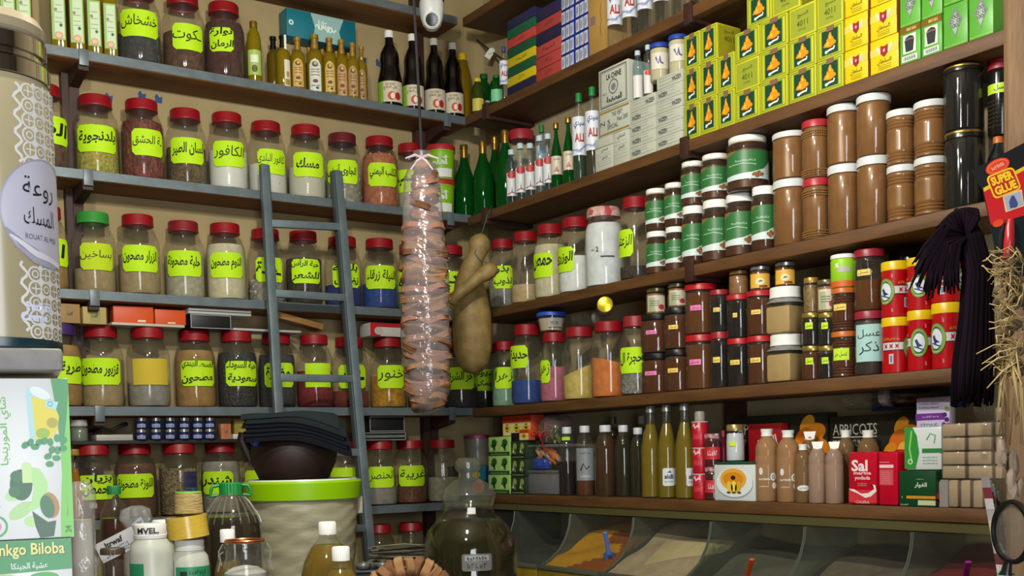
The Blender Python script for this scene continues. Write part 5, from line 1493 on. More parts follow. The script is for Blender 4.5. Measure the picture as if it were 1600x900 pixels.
# stacked clear containers and the bag of leaves
def container(px0, px1, base, h, m, label, fill):
    p, w, _ = boxat('R', px0, px1, base, 0, 0.12, 0.02, h=h)
    t = thing('clear_container', label, 'container', p, ROT['R'], 'stacked clear containers')
    part(t, 'body', B().box((-w / 2, -0.055, 0), (w / 2, 0.055, h * 0.88), m, 0.006))
    part(t, 'lid', B().box((-w / 2 - 0.003, -0.058, h * 0.88), (w / 2 + 0.003, 0.058, h), FROST, 0.004))
    fill(t, w)
    return p, w
def fill_dark(t, w):
    part(t, 'contents', B().box((-w / 2 + 0.005, -0.05, 0.004), (w / 2 - 0.005, 0.05, 0.072), mat('#3c3446', 0.8, col2='#4c4456', scale=30), 0.004))
def fill_sticks(t, w):
    b = B()
    for i in range(26):
        m = Matrix.Translation((RND.uniform(-0.25, 0.3) * w, RND.uniform(-0.042, -0.01), RND.uniform(0.03, 0.075))) @ Matrix.Rotation(RND.choice((0.5, 0.7, -0.5, 0.3)), 4, 'Y') @ Matrix.Rotation(RND.uniform(-0.3, 0.3), 4, 'Z')
        b.box((-0.024, -0.004, -0.005), (0.024, 0.004, 0.005), pm(RND.choice(('#d8763a', '#c8682c', '#b8a890'))), 0.001, m)
    part(t, 'contents', b, 'orange sticks', kind='stuff')
    part(t, 'blue_packet', B().box((-w * 0.42, -0.045, 0.004), (w * 0.05, -0.03, 0.045), pm('#1c3fb0'), 0.004), 'blue packet inside')
container(823, 872, Z, 0.09, FROST, 'clear container with dark purple contents, lower of two', fill_dark)
pt, wt = container(823, 872, Z + 0.0905, 0.095, CLEAR, 'clear container full of orange sticks, upper of two', fill_sticks)
FILM = glass((0.95, 0.95, 0.95), 0.05, (0.8, 0.8, 0.8), 0.6, 0.12, 0.8, 22)
zb = Z + 0.189
t = thing('leaf_bag', 'clear plastic bag of dried green leaves tied with red ribbon', 'bag', (pt.x, pt.y - 0.01, zb), face(pt))
w0 = lambda a, z: 1 + 0.06 * math.sin(3 * a + 20 * z) + 0.04 * math.sin(7 * a)
part(t, 'film', B().lathe([(0, 0), (0.05, 0.0), (0.068, 0.025), (0.07, 0.05), (0.064, 0.08), (0.045, 0.1), (0, 0.105)], FILM, 40, None, w0), sharp=180)
b = B()
LV = [mat(c, 0.8) for c in ('#7a8a3a', '#8f9a4a', '#64742c', '#a0a860')]
for i in range(130):
    q = Matrix.Translation((RND.gauss(0.01, 0.024), RND.gauss(-0.02, 0.02), RND.uniform(0.006, 0.062))) @ Matrix.Rotation(RND.uniform(0, 6), 4, 'Z') @ Matrix.Rotation(RND.uniform(-1, 1), 4, 'Y')
    b.add([q @ Vector(v) for v in ((-0.016, 0, 0), (0, -0.005, 0.003), (0.016, 0, 0), (0, 0.005, 0.003))], [(0, 1, 2, 3)], RND.choice(LV))
part(t, 'leaves', b, 'dried green leaves', kind='stuff')
b = B().blob((-0.06, -0.05, 0.03), 0.01, pm('#b01020'), 1)
for a in (0.6, 2.6):
    b.tube([(-0.06, -0.052, 0.03), (-0.06 + 0.025 * math.cos(a), -0.056, 0.03 + 0.02 * math.sin(a)), (-0.06 + 0.04 * math.cos(a), -0.056, 0.025 + 0.012 * math.sin(a)), (-0.06 + 0.012 * math.cos(a), -0.054, 0.022)], 0.006, pm('#b01020'), 6, 0.3)
b.tube([(-0.06, -0.055, 0.03), (-0.05, -0.06, 0.0), (-0.045, -0.064, -0.03)], 0.006, pm('#b01020'), 6, 0.3)
part(t, 'ribbon', b, 'red ribbon')
part(t, 'red_card', B().box((-0.045, 0.03, 0.02), (0.05, 0.034, 0.085), pm('#8a1c28'), 0.002), 'dark red card inside')

OB = 'small oil bottles on the counter shelf'
def small_bottle(px, top, w, lq, label, cap='#c9ccd0', extra=0.0, labs=(), lv=0.86, bm=None):
    p, r = spot(px, w, Z, 'R', 0.008, extra=extra)
    vessel('small_oil_bottle', label, 'bottle', p, r, hgt(p, r, top), PINT, bm or CLEAR, CPIN, pm(cap), lq, lv, labs, OB)
small_bottle(887, 667, 28, liquid('#1c0812', 0.15, '#4a1028'), 'bottle of dark purple liquid with lime sticker near its cap', labs=[sticker('#9ad81c', -0.1, 0.83, 0.9, 0.05)], lv=0.5)
small_bottle(915, 665, 30, liquid('#6a3a14', 0.3, '#a86a2c'), 'bottle with frosted printed label and amber liquid below', labs=[wrap('#7f858a', 0.22, 0.68, 1.1), wshape(lambda R, H: sh_line([(-0.5 * R, 0.36 * H), (-0.2 * R, 0.46 * H), (0.1 * R, 0.38 * H), (0.4 * R, 0.42 * H)], 0.006), '#3a2420', lift=0.0012), wshape(lambda R, H: sh_scrawl(0, 0.28 * H, 1.1 * R, 0.03 * H, 8), '#c8ccd0', lift=0.0012), wshape(lambda R, H: sh_scrawl(0, 0.61 * H, 1.1 * R, 0.03 * H, 8), '#4a4a50', lift=0.0012)], lv=0.3)
DOIL = liquid('#4e3006', 0.4, '#b0741c')
small_bottle(947, 664, 34, DOIL, 'bottle of dark amber oil with white cap, widest of the small ones')
DOIL2 = liquid('#26220a', 0.3, '#7a701c')
small_bottle(975, 664, 28, DOIL2, 'dark olive oil bottle with white cap, just right of the amber one', extra=0.03)
small_bottle(998, 668, 27, DOIL2, 'dark olive oil bottle with white cap beside the tall silver-capped bottles', extra=0.045)
small_bottle(959, 651, 22, DOIL, 'dark bottle with brown cap standing behind the small oil bottles', '#3a3028', extra=0.11)
small_bottle(1004, 650, 20, DOIL2, 'dark bottle with gray cap standing behind the tall bottles', '#8f9494', extra=0.11)
YO = liquid('#8a7606', 0.4, '#d0b81c', 0.08)
for i, (px, top, w, ds) in enumerate(((1018, 614, 32, 'leftmost of three, no label'), (1043, 611, 30, 'middle of three, white label'), (1071, 604, 32, 'rightmost of three, white label at its side'))):
    p, r = spot(px, w, Z, 'R', 0.006)
    lb = []
    if i:
        a = 0.15 if i == 1 else 0.75
        lb = [wshape(lambda R, H: sh_rr(0, 0.23 * H, 1.3 * R, 0.19 * H, 0.2 * R), '#cdd2d4', a, 0.0008), wshape(lambda R, H: sh_poly([(-0.2 * R, 0.275 * H), (0.3 * R, 0.275 * H), (0.1 * R, 0.3 * H), (-0.05 * R, 0.285 * H)]), '#3a4a7a', a, 0.0012), wtext('sidi', '#3a4248', 0.235, 0.9, 0.05, 0.04, a), wshape(lambda R, H: sh_scrawl(0, 0.18 * H, 0.9 * R, 0.02 * H, 7), '#7a848a', a, 0.0012)]
    vessel('tall_oil_bottle', 'tall bottle of yellow-green oil with silver cap, %s' % ds, 'bottle', p, r, hgt(p, r, top), TALL, CLEAR, CTAL, SILV, YO, 0.8, lb, 'tall yellow oil bottles', shrink=0.97)
# red cans and dark red jars
CANR = pm('#b01428', 0.35)
p, r = spot(1095, 25, Z, 'R', 0.008)
zz = Z
for i in range(3):
    q = Vector((p.x, p.y, zz))
    vessel('red_can', 'small red can with white squiggle, %s from bottom of its stack' % NTH[i], 'can', q, r, 0.082, [(0, 0), (0.94, 0), (1, 0.03), (1, 0.95), (0.94, 0.97), (0, 0.97)], CANR, group='small red cans',
           labs=[wshape(lambda R, H: sh_line([(-0.8 * R, 0.78 * H), (-0.5 * R, 0.86 * H), (-0.3 * R, 0.72 * H), (0.0, 0.8 * H), (0.3 * R, 0.74 * H)], [0.002, 0.008, 0.006, 0.007, 0.002]), '#d8c0c4', -0.3, 0.0012), wshape(lambda R, H: sh_scrawl(0, 0.4 * H, 1.1 * R, 0.2 * H, 4), '#d84a58', -0.3, 0.0012), wshape(lambda R, H: sh_rect(-1.6 * R, 0.93 * H, 1.6 * R, 0.97 * H), '#b8b0a8', 0, 0.0008)])
    zz += 0.0805
vessel('spray_cap', 'gray round cap sitting on the stack of red cans', 'cap', Vector((p.x, p.y, zz)), 0.016, 0.03, [(0, 0), (1, 0), (1, 0.8), (0.8, 1), (0, 1)], mat('#8f8a80', 0.5))
p, r = spot(1114, 26, Z, 'R', 0.006)
zz = Z
for i in range(2):
    q = Vector((p.x, p.y, zz)); H = 0.1
    vessel('jam_jar', 'dark red jam jar with checkered lid, %s of two' % ('lower', 'upper')[i], 'jar', q, r, H, JAM, CLEAR, LJAM, mat('#d0b8b8', 0.4, col2='#7a1c28', scale=90, vor=True), liquid('#4a0a14', 0.15, '#8a1424'), 0.8, [wrap('#b82430', 0.22, 0.6, 1.1), wshape(lambda R, H: sh_scrawl(0, 0.42 * H, 1.2 * R, 0.16 * H, 5), '#e0c0c0', lift=0.0012)], 'red jam jars', capname='lid')
    zz += H + 0.001
p, r = spot(1131, 12, Z, 'R', 0.05)
vessel('slim_bottle', 'slim dark red bottle half hidden behind the jam jars', 'bottle', p, 0.012, 0.21, PINT, liquid('#5a1028', 0.2, '#8a1c3a'), CPIN, pm('#7a2036'))
# white carton with a pineapple plate, white jar on it
def pine_deco(b, mp, w, h):
    b.deco(sh_ell(0, -0.02 * h, 0.46 * w, 0.42 * h, 30), pm('#8fa0a8'), mp, 0.0005)
    b.deco(sh_ell(0, 0.01 * h, 0.45 * w, 0.41 * h, 30), pm('#dfe5e6'), mp, 0.0009)
    b.deco(sh_ell(-0.02 * w, 0.1 * h, 0.32 * w, 0.3 * h, 24), pm('#d88a1c'), mp, 0.0013)
    b.deco(sh_ring(-0.02 * w, 0.1 * h, 0.32 * w, 0.07 * w, 0.3 * h), pm('#e8a83a'), mp, 0.0016)
    b.deco(sh_ell(-0.02 * w, 0.14 * h, 0.06 * w, 0.06 * h, 12), pm('#2a1a10'), mp, 0.0019)
    for u, c in ((-0.1, '#e8c43a'), (0.0, '#f0d860'), (0.1, '#d8a82c')):
        b.deco(sh_ell(u * w, -0.12 * h, 0.07 * w, 0.17 * h, 14, -u * 3), pm(c), mp, 0.0022)
        b.deco(sh_ell(u * w * 1.3, -0.27 * h, 0.05 * w, 0.03 * h, 10), pm('#6a4a1c'), mp, 0.0025)
px_, w_, h_ = rbox(1116, 1180, 726, Z, 0.09, 0.012, pm('#ccd4d2'), pine_deco, 'white carton picturing a plate of pineapple', 'pineapple_carton', extra=lambda b, w, h, d: b.box((-w / 2 + 0.004, -d / 2, h), (w / 2 - 0.004, d / 2 - 0.004, h + 0.008), pm('#0d4a30'), 0.001))
p = solve(1149, (-0.15, 0, Z + h_ + 0.06), (0, 1, 0)); p.z = Z + h_ + 0.009
vessel('white_jar', 'jar of white powder with gold lid and lime sticker on the pineapple carton', 'jar', p, 0.028, hgt(p, 0.028, 663), [(0, 0), (0.9, 0), (1, 0.03), (1, 0.55), (0.96, 0.58), (0.96, 0.72), (0.85, 0.78), (0.85, 0.84)], CLEAR, [(0.86, 0.83), (0.95, 0.83), (0.95, 0.98), (0.9, 1), (0, 1)], mat('#a8925a', 0.3, 0.6), mat('#c8ccd0', 0.7), 0.76, [sticker('#c8e02c', -0.3, 0.48, 0.75, 0.13)], capname='lid')
# dark apricot cartons at the back
def apr_deco(b, mp, w, h):
    b.deco(sh_text('APRICOTS', -0.21 * w, 0.34 * h, 0.5 * w, 0.13 * h, 0.0), pm('#d4d2c4'), mp, 0.0006)
    b.deco(sh_rect(-0.46 * w, 0.245 * h, 0.04 * w, 0.258 * h), pm('#b8b6a8'), mp, 0.0006)
    b.deco(sh_text('PREMIUM SUN DRIED', -0.21 * w, 0.18 * h, 0.5 * w, 0.08 * h, 0.01), pm('#a8a48c'), mp, 0.0006)
    for i, (u, v, a, c_, rot) in enumerate(((0.3, 0.36, 0.075, '#e0a024', 0.9), (0.38, 0.28, 0.085, '#d88418', 0.2), (0.26, 0.2, 0.09, '#cf6c14', 0.9), (0.42, 0.12, 0.08, '#d07818', -0.3), (0.3, 0.02, 0.1, '#c4560f', 0.4), (0.18, 0.06, 0.08, '#d8861c', 1.1), (0.4, -0.08, 0.1, '#b84c0e', -0.4), (0.2, -0.14, 0.11, '#c8641a', 0.8), (0.31, 0.12, 0.045, '#e8b048', 0.9))):
        b.deco(sh_ell(u * w, v * h, a * w * 1.25, a * w * 0.85, 18, rot), pm(c_), mp, 0.0006 + 0.0002 * i)
APB = mat('#15170f', 0.45, col2='#1c1e14', scale=10)
pa, wa_, ha_ = rbox(1148, 1294, 648, Z, 0.045, 0.155, APB, apr_deco, 'black carton of dried apricots, left one, half hidden behind syrup bottles', 'apricot_carton', 'apricot cartons')
pb, wb_, hb_ = rbox(1297, 1440, 648, Z, 0.045, 0.155, APB, apr_deco, 'black carton of dried apricots, right one, above the red salt packs', 'apricot_carton', 'apricot cartons')
# red bag with Arabic print
def redbag(b, mp, w, h):
    b.deco(sh_text('الشفاء', 0.05 * w, 0.2 * h, 0.7 * w, 0.28 * h, 0.03, 0.25), pm('#d8c8c4'), mp, 0.0008)
    b.deco(sh_line([(-0.4 * w, -0.2 * h), (-0.2 * w, -0.05 * h), (-0.1 * w, 0.1 * h)], [0.003, 0.01, 0.003]), pm('#d8c0b8'), mp, 0.0008)
    b.deco(sh_ell(-0.2 * w, -0.36 * h, 0.2 * w, 0.08 * h), pm('#d87a3a'), mp, 0.0008)
rbox(1170, 1222, 662, Z, 0.03, 0.12, mat('#98101c', 0.4), redbag, 'red packet with white Arabic script behind the syrup bottles', 'red_packet')
# translucent gel bottles
GEL = liquid('#b08a62', 0.4, '#e4c8a4', 0.12)
GELP = liquid('#b09480', 0.4, '#e0c8b8', 0.12)
GELD = liquid('#8c6e4a', 0.4, '#d0b088', 0.12)
GP = [(0, 0), (0.92, 0), (1, 0.02), (1, 0.62), (0.97, 0.63), (1, 0.65), (0.97, 0.67), (1, 0.69), (0.97, 0.71), (0.98, 0.75), (0.8, 0.82), (0.5, 0.88), (0.42, 0.9), (0.42, 0.92)]
CFL = [(0.42, 0.9), (0.5, 0.9), (0.46, 0.94), (0.55, 0.995), (0.5, 1), (0, 1)]
def gel(px, top, w, lq, label, extra=0.0, printed=0, flatcap=False):
    p, r = spot(px, w, Z, 'R', 0.008, extra=extra)
    labs = []
    if printed == 1:
        labs = [wshape(lambda R, H: sh_ell(-0.55 * R, 0.42 * H, 0.18 * R, 0.05 * H), '#d8d4d0', 0, 0.001), wshape(lambda R, H: sh_ell(0.5 * R, 0.34 * H, 0.25 * R, 0.055 * H), '#dedad6', 0, 0.001), wshape(lambda R, H: sh_ring(0.5 * R, 0.34 * H, 0.13 * R, 0.002, 0.03 * H), '#4a4a58', 0, 0.0014), wshape(lambda R, H: sh_ell(0.6 * R, 0.22 * H, 0.2 * R, 0.045 * H), '#d8d4d0', 0, 0.001), wshape(lambda R, H: sh_scrawl(-0.25 * R, 0.31 * H, 1.0 * R, 0.03 * H, 7), '#e0dcd8', 0, 0.001), wshape(lambda R, H: sh_scrawl(-0.3 * R, 0.21 * H, 0.8 * R, 0.02 * H, 8), '#d8d0c8', 0, 0.001)]
    if printed == 2:
        labs = [wshape(lambda R, H: sh_ell(0, 0.25 * H, 0.75 * R, 0.05 * H), '#d4d4d2', 0, 0.001), wshape(lambda R, H: sh_scrawl(0, 0.25 * H, 0.9 * R, 0.03 * H, 7), '#9a968c', 0, 0.0014)]
    t = vessel('gel_bottle', label, 'bottle', p, r, hgt(p, r, top), GP, lq, None, None, group='translucent syrup bottles', labs=labs)
    H = min(hgt(p, r, top), room_above(p) - 0.003)
    if flatcap:
        w2 = r * 0.62
        part(t, 'cap', B().lathe(sc([(0.5, 0.86), (0.52, 0.87), (0.48, 0.9)], r, H), WHITE, 20).add([(-w2 * .7, -.012, .89 * H), (w2 * .7, -.012, .89 * H), (w2 * .7, .012, .89 * H), (-w2 * .7, .012, .89 * H), (-w2, -.006, H), (w2, -.006, H), (w2, .006, H), (-w2, .006, H)], [(0, 1, 5, 4), (1, 2, 6, 5), (2, 3, 7, 6), (3, 0, 4, 7), (4, 5, 6, 7)], WHITE))
    else:
        part(t, 'cap', B().lathe(sc(CFL, r, H), WHITE, 20))
gel(1199, 670, 36, GEL, 'amber syrup bottle with white print, left of two in front', 0, 1)
gel(1232, 672, 36, GEL, 'amber syrup bottle with white print, right of two in front', 0, 1)
gel(1255, 694, 26, GELD, 'small squat syrup bottle with pointed cap and oval mark', 0, 2)
gel(1278, 690, 29, GELP, 'pinkish syrup bottle with flat white cap, left of two', 0, 0, True)
gel(1304, 690, 28, GELP, 'pinkish syrup bottle with flat white cap, beside the red salt pack', 0, 0, True)
gel(1266, 674, 30, GELD, 'brownish syrup bottle standing behind the squat one', 0.085, 0, True)
gel(1322, 672, 28, GELD, 'brownish syrup bottle behind the red salt packs, left of two', 0.07)
gel(1357, 672, 34, GELD, 'brownish syrup bottle behind the red salt packs, right of two', 0.072)
# red salt packs
def salt_deco(b, mp, w, h):
    b.deco(sh_text('Sal', -0.1 * w, 0.24 * h, 0.58 * w, 0.22 * h, 0.03), pm('#e8dada'), mp, 0.0006)
    b.deco(sh_text('marina', 0.0, 0.1 * h, 0.66 * w, 0.06 * h, 0.02), pm('#e8d0d0'), mp, 0.0006)
    b.deco(sh_text('yodada', 0.0, 0.0, 0.56 * w, 0.09 * h, 0.02), pm('#e8c8c8'), mp, 0.0006)
    for v in (-0.1, -0.135):
        b.deco(sh_scrawl(0, v * h, 0.34 * w, 0.02 * h, 9), pm('#e0a0a0'), mp, 0.0006)
    b.deco(sh_rect(-0.5 * w, -0.46 * h, 0.5 * w, -0.22 * h), pm('#c83038'), mp, 0.0004)
    b.deco(sh_poly([(-0.5 * w, -0.2 * h), (-0.3 * w, -0.21 * h), (-0.05 * w, -0.29 * h), (0.2 * w, -0.28 * h), (0.42 * w, -0.2 * h), (0.36 * w, -0.11 * h), (0.28 * w, -0.1 * h), (0.46 * w, -0.13 * h), (0.5 * w, -0.24 * h), (0.3 * w, -0.34 * h), (0.1 * w, -0.37 * h), (-0.2 * w, -0.28 * h), (-0.4 * w, -0.24 * h)]), pm('#e2dcd8'), mp, 0.0008)
    b.deco(sh_text('CALERA', 0.0, -0.45 * h, 0.5 * w, 0.05 * h, 0.01), pm('#d8b8b0'), mp, 0.001)
def saltback(b, mp, w, h):
    b.deco(sh_rect(-0.42 * w, 0.2 * h, 0.3 * w, 0.26 * h), pm('#dcc8c8'), mp, 0.0006)
    b.deco(sh_rect(-0.42 * w, -0.12 * h, 0.28 * w, 0.17 * h), pm('#c84a56'), mp, 0.0006)
    for i in range(6):
        b.deco(sh_scrawl(-0.1 * w, (0.12 - 0.04 * i) * h, 0.5 * w, 0.018 * h, 12, i), pm('#e0a8ac'), mp, 0.0009)
    b.deco(sh_rect(-0.42 * w, 0.3 * h, 0.1 * w, 0.312 * h), pm('#d88a90'), mp, 0.0006)
SALT = mat('#b40a26', 0.25)
ps, ws, hs_ = rbox(1326, 1370, 706, Z, 0.06, 0.01, SALT, salt_deco, 'red sea salt pack showing its front with white wave', 'salt_pack', 'red salt packs', bev=0.006)
rbox(1372, 1403, 706, Z, 0.06, 0.012, SALT, saltback, 'red sea salt pack showing its back panel', 'salt_pack', 'red salt packs', bev=0.006)
rbox(1396, 1430, 0, Z, 0.045, 0.085, SALT, salt_deco, 'red sea salt pack behind the green carton', 'salt_pack', 'red salt packs', bev=0.006, h=hs_ + 0.004)
# green carton with figs
def fig_deco(b, mp, w, h):
    b.deco(sh_text('الفوار', 0.1 * w, 0.1 * h, 0.34 * w, 0.16 * h, 0.02), pm('#d0dcd0'), mp, 0.0006)
    b.deco(sh_scrawl(0.08 * w, 0.27 * h, 0.22 * w, 0.03 * h, 8), pm('#a8c0a8'), mp, 0.0006)
    b.deco(sh_rect(-0.3 * w, -0.28 * h, 0.5 * w, -0.2 * h), pm('#c8841c'), mp, 0.0006)
    b.deco(sh_rect(0.02 * w, -0.46 * h, 0.5 * w, -0.32 * h), pm('#b8c49a'), mp, 0.0006)
    b.deco(sh_scrawl(-0.35 * w, -0.45 * h, 0.24 * w, 0.04 * h, 5), pm('#d0dcd0'), mp, 0.0006)
    b.deco(sh_text('ا', -0.42 * w, -0.24 * h, 0.02 * w, 0.06 * h), pm('#d0dcd0'), mp, 0.0006)
def fig_side(b, w, h, d):
    mp = flat((w / 2, 0, h / 2), (0, 1, 0), (0, 0, 1), (1, 0, 0))
    for u, v, a in ((-0.28, -0.25, 0.17), (-0.12, -0.36, 0.14)):
        b.deco(sh_ell(u * d, v * h, a * h, a * h), pm('#8f2a24'), mp, 0.0006)
        b.deco(sh_ell(u * d, v * h, a * h * 0.75, a * h * 0.72), pm('#b84a3c'), mp, 0.0009)
    b.deco(sh_ell(-0.4 * d, -0.34 * h, 0.07 * h, 0.07 * h), pm('#4a1c50'), mp, 0.0009)
GC = mat('#063f1e', 0.4)
pg, wg, hg = rbox(1405, 1462, 736, Z, 0.06, 0.004, GC, fig_deco, 'dark green carton with white Arabic word and fig picture', 'fig_carton', extra=fig_side)
# green-white packet leaning on top, purple-white packet behind it
def gw_deco(b, mp, w, h):
    b.deco(sh_poly([(-0.5 * w, -0.46 * h), (-0.2 * w, -0.46 * h), (-0.1 * w, -0.1 * h), (-0.16 * w, 0.3 * h), (-0.28 * w, 0.5 * h), (-0.5 * w, 0.5 * h)]), pm('#2c8a34'), mp, 0.0006)
    b.deco(sh_line([(-0.3 * w, 0.42 * h), (-0.36 * w, 0.0), (-0.3 * w, -0.3 * h)], 0.004), pm('#8ad06a'), mp, 0.0009)
    b.deco(sh_ring(-0.34 * w, -0.3 * h, 0.07 * w, 0.003), pm('#c0d8b0'), mp, 0.001)
    b.deco(sh_rect(-0.02 * w, -0.1 * h, 0.5 * w, 0.0), pm('#2a7a3a'), mp, 0.0008)
    b.deco(sh_line([(0.1 * w, 0.2 * h), (0.2 * w, 0.34 * h), (0.34 * w, 0.3 * h), (0.3 * w, 0.12 * h)], 0.003), pm('#6a9a7a'), mp, 0.0008)
    for v in (-0.2, -0.27, -0.34):
        b.deco(sh_scrawl(0.2 * w, v * h, 0.4 * w, 0.03 * h, 9), pm('#7a9a8a'), mp, 0.0008)
p = solve(1447, (-DR + 0.035, 0, Z + hg + 0.05), (0, 1, 0)); p.z = Z + hg + 0.0015
h2 = 0.108
solid('herb_packet', carton(0.1, h2, 0.03, pm('#ccd4d4', 0.3), gw_deco, 0.006), 'green and white packet standing on the dark green fig carton', 'packet', p, ROT['R'] + 0.1)
rbox(1436, 1478, 0, Z, 0.06, 0.085, mat('#6a5638', 0.8), None, 'plain brown carton hidden behind the green and white packet', 'brown_carton', h=0.15)
def pw_deco(b, mp, w, h):
    b.deco(sh_rect(-0.5 * w, 0.02 * h, 0.36 * w, 0.16 * h), pm('#6a2a8a'), mp, 0.0006)
    b.deco(sh_scrawl(-0.05 * w, 0.09 * h, 0.5 * w, 0.04 * h, 8), pm('#c8a8d8'), mp, 0.0009)
    b.deco(sh_text('STONE', -0.1 * w, -0.1 * h, 0.5 * w, 0.1 * h), pm('#5a6a6a'), mp, 0.0008)
    for v in (0.36, 0.28):
        b.deco(sh_scrawl(-0.1 * w, v * h, 0.6 * w, 0.04 * h, 10), pm('#7a6a98'), mp, 0.0008)
    b.deco(sh_line([(-0.2 * w, -0.2 * h), (-0.14 * w, -0.4 * h), (0.2 * w, -0.42 * h)], 0.002), pm('#6a7a7a'), mp, 0.0008)
    b.deco(sh_line([(0.02 * w, -0.2 * h), (-0.04 * w, -0.32 * h), (0.1 * w, -0.4 * h), (0.24 * w, -0.38 * h)], 0.002), pm('#6a7a7a'), mp, 0.0008)
    for u, v in ((0.36, 0.12), (0.42, 0.02), (0.34, -0.08), (0.42, -0.2), (0.36, -0.28), (0.46, -0.1)):
        b.deco(sh_ell(u * w, v * h, 0.07 * w, 0.05 * h, 8, u * 9), pm('#4a1c6a'), mp, 0.0009)
    b.deco(sh_ell(0.42 * w, 0.24 * h, 0.06 * w, 0.05 * h), pm('#8a9a5a'), mp, 0.0009)
p = solve(1462, (-0.125, 0, Z + 0.25), (0, 1, 0)); p.z = Z + 0.152
solid('soap_packet', carton(0.095, zat(620, p) - p.z, 0.03, pm('#c2bcd8', 0.3), pw_deco, 0.006), 'white and lilac packet with purple band above the green one', 'packet', p, ROT['R'] + 0.05)
# wrapped soaps
SOAP = mat('#b09a7c', 0.4, col2='#a08a6a', scale=14)
WRAP = glass((0.95, 0.94, 0.92), 0.08, (0.8, 0.78, 0.72), 0.7, 0.1, 0.9, 45)
def soap(p, w, h, d, label):
    t = thing('soap_bar', label, 'soap', p, ROT['R'] + RND.uniform(-0.03, 0.03), 'wrapped soap bars')
    part(t, 'bar', B().box((-w / 2 + 0.002, -d / 2 + 0.002, 0.001), (w / 2 - 0.002, d / 2 - 0.002, h - 0.002), SOAP, 0.004))
    part(t, 'wrapper', B().box((-w / 2, -d / 2, 0), (w / 2, d / 2, h - 0.0005), WRAP, 0.004), 'clear glossy wrapper')
pw = 0.07
for i, (a, c) in enumerate(((1480, 1497), (1499, 1516), (1518, 1535))):
    p, w, _ = boxat('R', a, c, Z, 0, 0.05, 0.012, h=0.068)
    soap(p, w, 0.068, 0.05, 'wrapped soap bar standing upright under the stack, %s of three' % ('left', 'middle', 'right')[i])
zz = Z + 0.069
hrow = 0.0335
for k in range(4):
    for i, (a, c) in enumerate(((1470, 1508), (1510, 1550), (1552, 1566))):
        p, w, _ = boxat('R', a, c, zz, 0, 0.055, 0.012, h=hrow)
        p.y -= RND.uniform(0, 0.004) - 0.002
        if p.y > -2.47 or True:
            soap(p, w - 0.001, hrow, 0.055, 'wrapped soap bar lying flat, row %s from bottom, %s column' % (NTH[k], ('left', 'middle', 'right')[i]))
    zz += hrow + 0.0005
p, w, _ = boxat('R', 1553, 1564, zz, 0, 0.05, 0.02, h=0.03)
soap(p, w, 0.034, 0.05, 'single wrapped soap bar on top of the right soap column')
solid('gray_card', B().prism([(-0.02, 0), (0.02, 0), (0.02, 0.067), (0.0, 0.067), (-0.014, 0.05), (-0.02, 0.03)], -0.0015, 0.0015, mat('#8a8682', 0.6), Matrix(((1, 0, 0, 0), (0, 0, 1, 0), (0, 1, 0, 0), (0, 0, 0, 1)))), 'gray cut card standing beside the upright soaps', 'card', (on(1471, 770, 0, -DR + 0.02).x, on(1471, 770, 0, -DR + 0.02).y, Z), ROT['R'])
# glass jars lying on the apricot cartons
zl = Z + ha_ + 0.001
lying(1325, 630, -6, 0.16, 0.033, zl, 'big empty glass jar lying on the black apricot carton', SILV, -0.055)
t, p = lying(1395, 634, 4, 0.15, 0.034, zl, 'dark filled jar with pale sticker lying on the right apricot carton', mat('#3a3228', 0.4, 0.3), -0.05, liquid('#2a1c10', 0.2, '#5a3c20'))
b = B(); b.deco(sh_rect(-0.02, 0.02, 0.02, 0.075), pm('#b08a78'), cyl(0.034, 0, 0.3), 0.0012, 0.008); b.deco(sh_rect(-0.012, 0.03, 0.012, 0.05), INK, cyl(0.034, 0, 0.3), 0.0016, 0.008); part(t, 'label', b)
lying(1530, 640, 10, 0.13, 0.035, zz + 0.0, 'clear plastic jar lying behind the dark hanging yarn', SILV, -0.06)
# patch of blue paint on the wall is a blue board behind the lying jars
p = on(1430, 617, 0, -0.006)
struct('trim_5', B().box((-0.006, p.y - 0.16, Z + 0.25), (-0.001, p.y + 0.14, Z + 0.31), mat('#1f4a70', 0.7, col2='#2c5678', scale=14)))

# ------------------------------------------------------------------ spice bins below the counter
ACR = glass((0.9, 0.92, 0.88), 0.04, (0.5, 0.52, 0.45), 0.3, 0.05, base=0.02)
EDGE = mat('#4c5348', 0.35)
FRONT = [(-0.225, 1.127), (-0.23, 1.09), (-0.245, 1.05), (-0.275, 1.005), (-0.32, 0.972), (-0.37, 0.952)]
cuts = [805, 893, 992, 1113, 1260, 1428]
Ys = [solve(q, (-DR, 0, 1.15), (0, 1, 0)).y for q in cuts] + [-2.5]
def powder(b, y0, y1, m, zb, zf, seed, m2=None, n=22, shape=lambda u, v: 0):
    q = random.Random(seed)
    fx = [q.uniform(0, 6) for _ in range(6)]
    V, Fa, Fb = [], [], []
    for i in range(n + 1):
        for j in range(n + 1):
            u, v = i / n, j / n
            x = -0.02 + u * (-0.345)
            z = zb + (zf - zb) * u ** 0.8 + 0.012 * math.sin(5 * u + fx[0]) * math.sin(4 * v + fx[1]) + 0.006 * math.sin(13 * u + fx[2] + 7 * v) + shape(u, v)
            for (xa, za), (xc, zc) in zip(FRONT, FRONT[1:]):
                if xc <= x <= xa:
                    z = min(z, za + (zc - za) * (x - xa) / (xc - xa) - 0.006)
            V.append((x, y0 + (y1 - y0) * v, min(z, 1.12)))
    for i in range(n):
        for j in range(n):
            f = (i * (n + 1) + j, i * (n + 1) + j + 1, (i + 1) * (n + 1) + j + 1, (i + 1) * (n + 1) + j)
            s_ = 0.5 + 0.25 * math.sin(i * 0.5 + fx[3]) - (j / n - 0.5)
            (Fb if m2 and s_ < 0.42 else Fa).append(f)
    b.add(V, Fa, m)
    if Fb:
        b.add(V, Fb, m2)
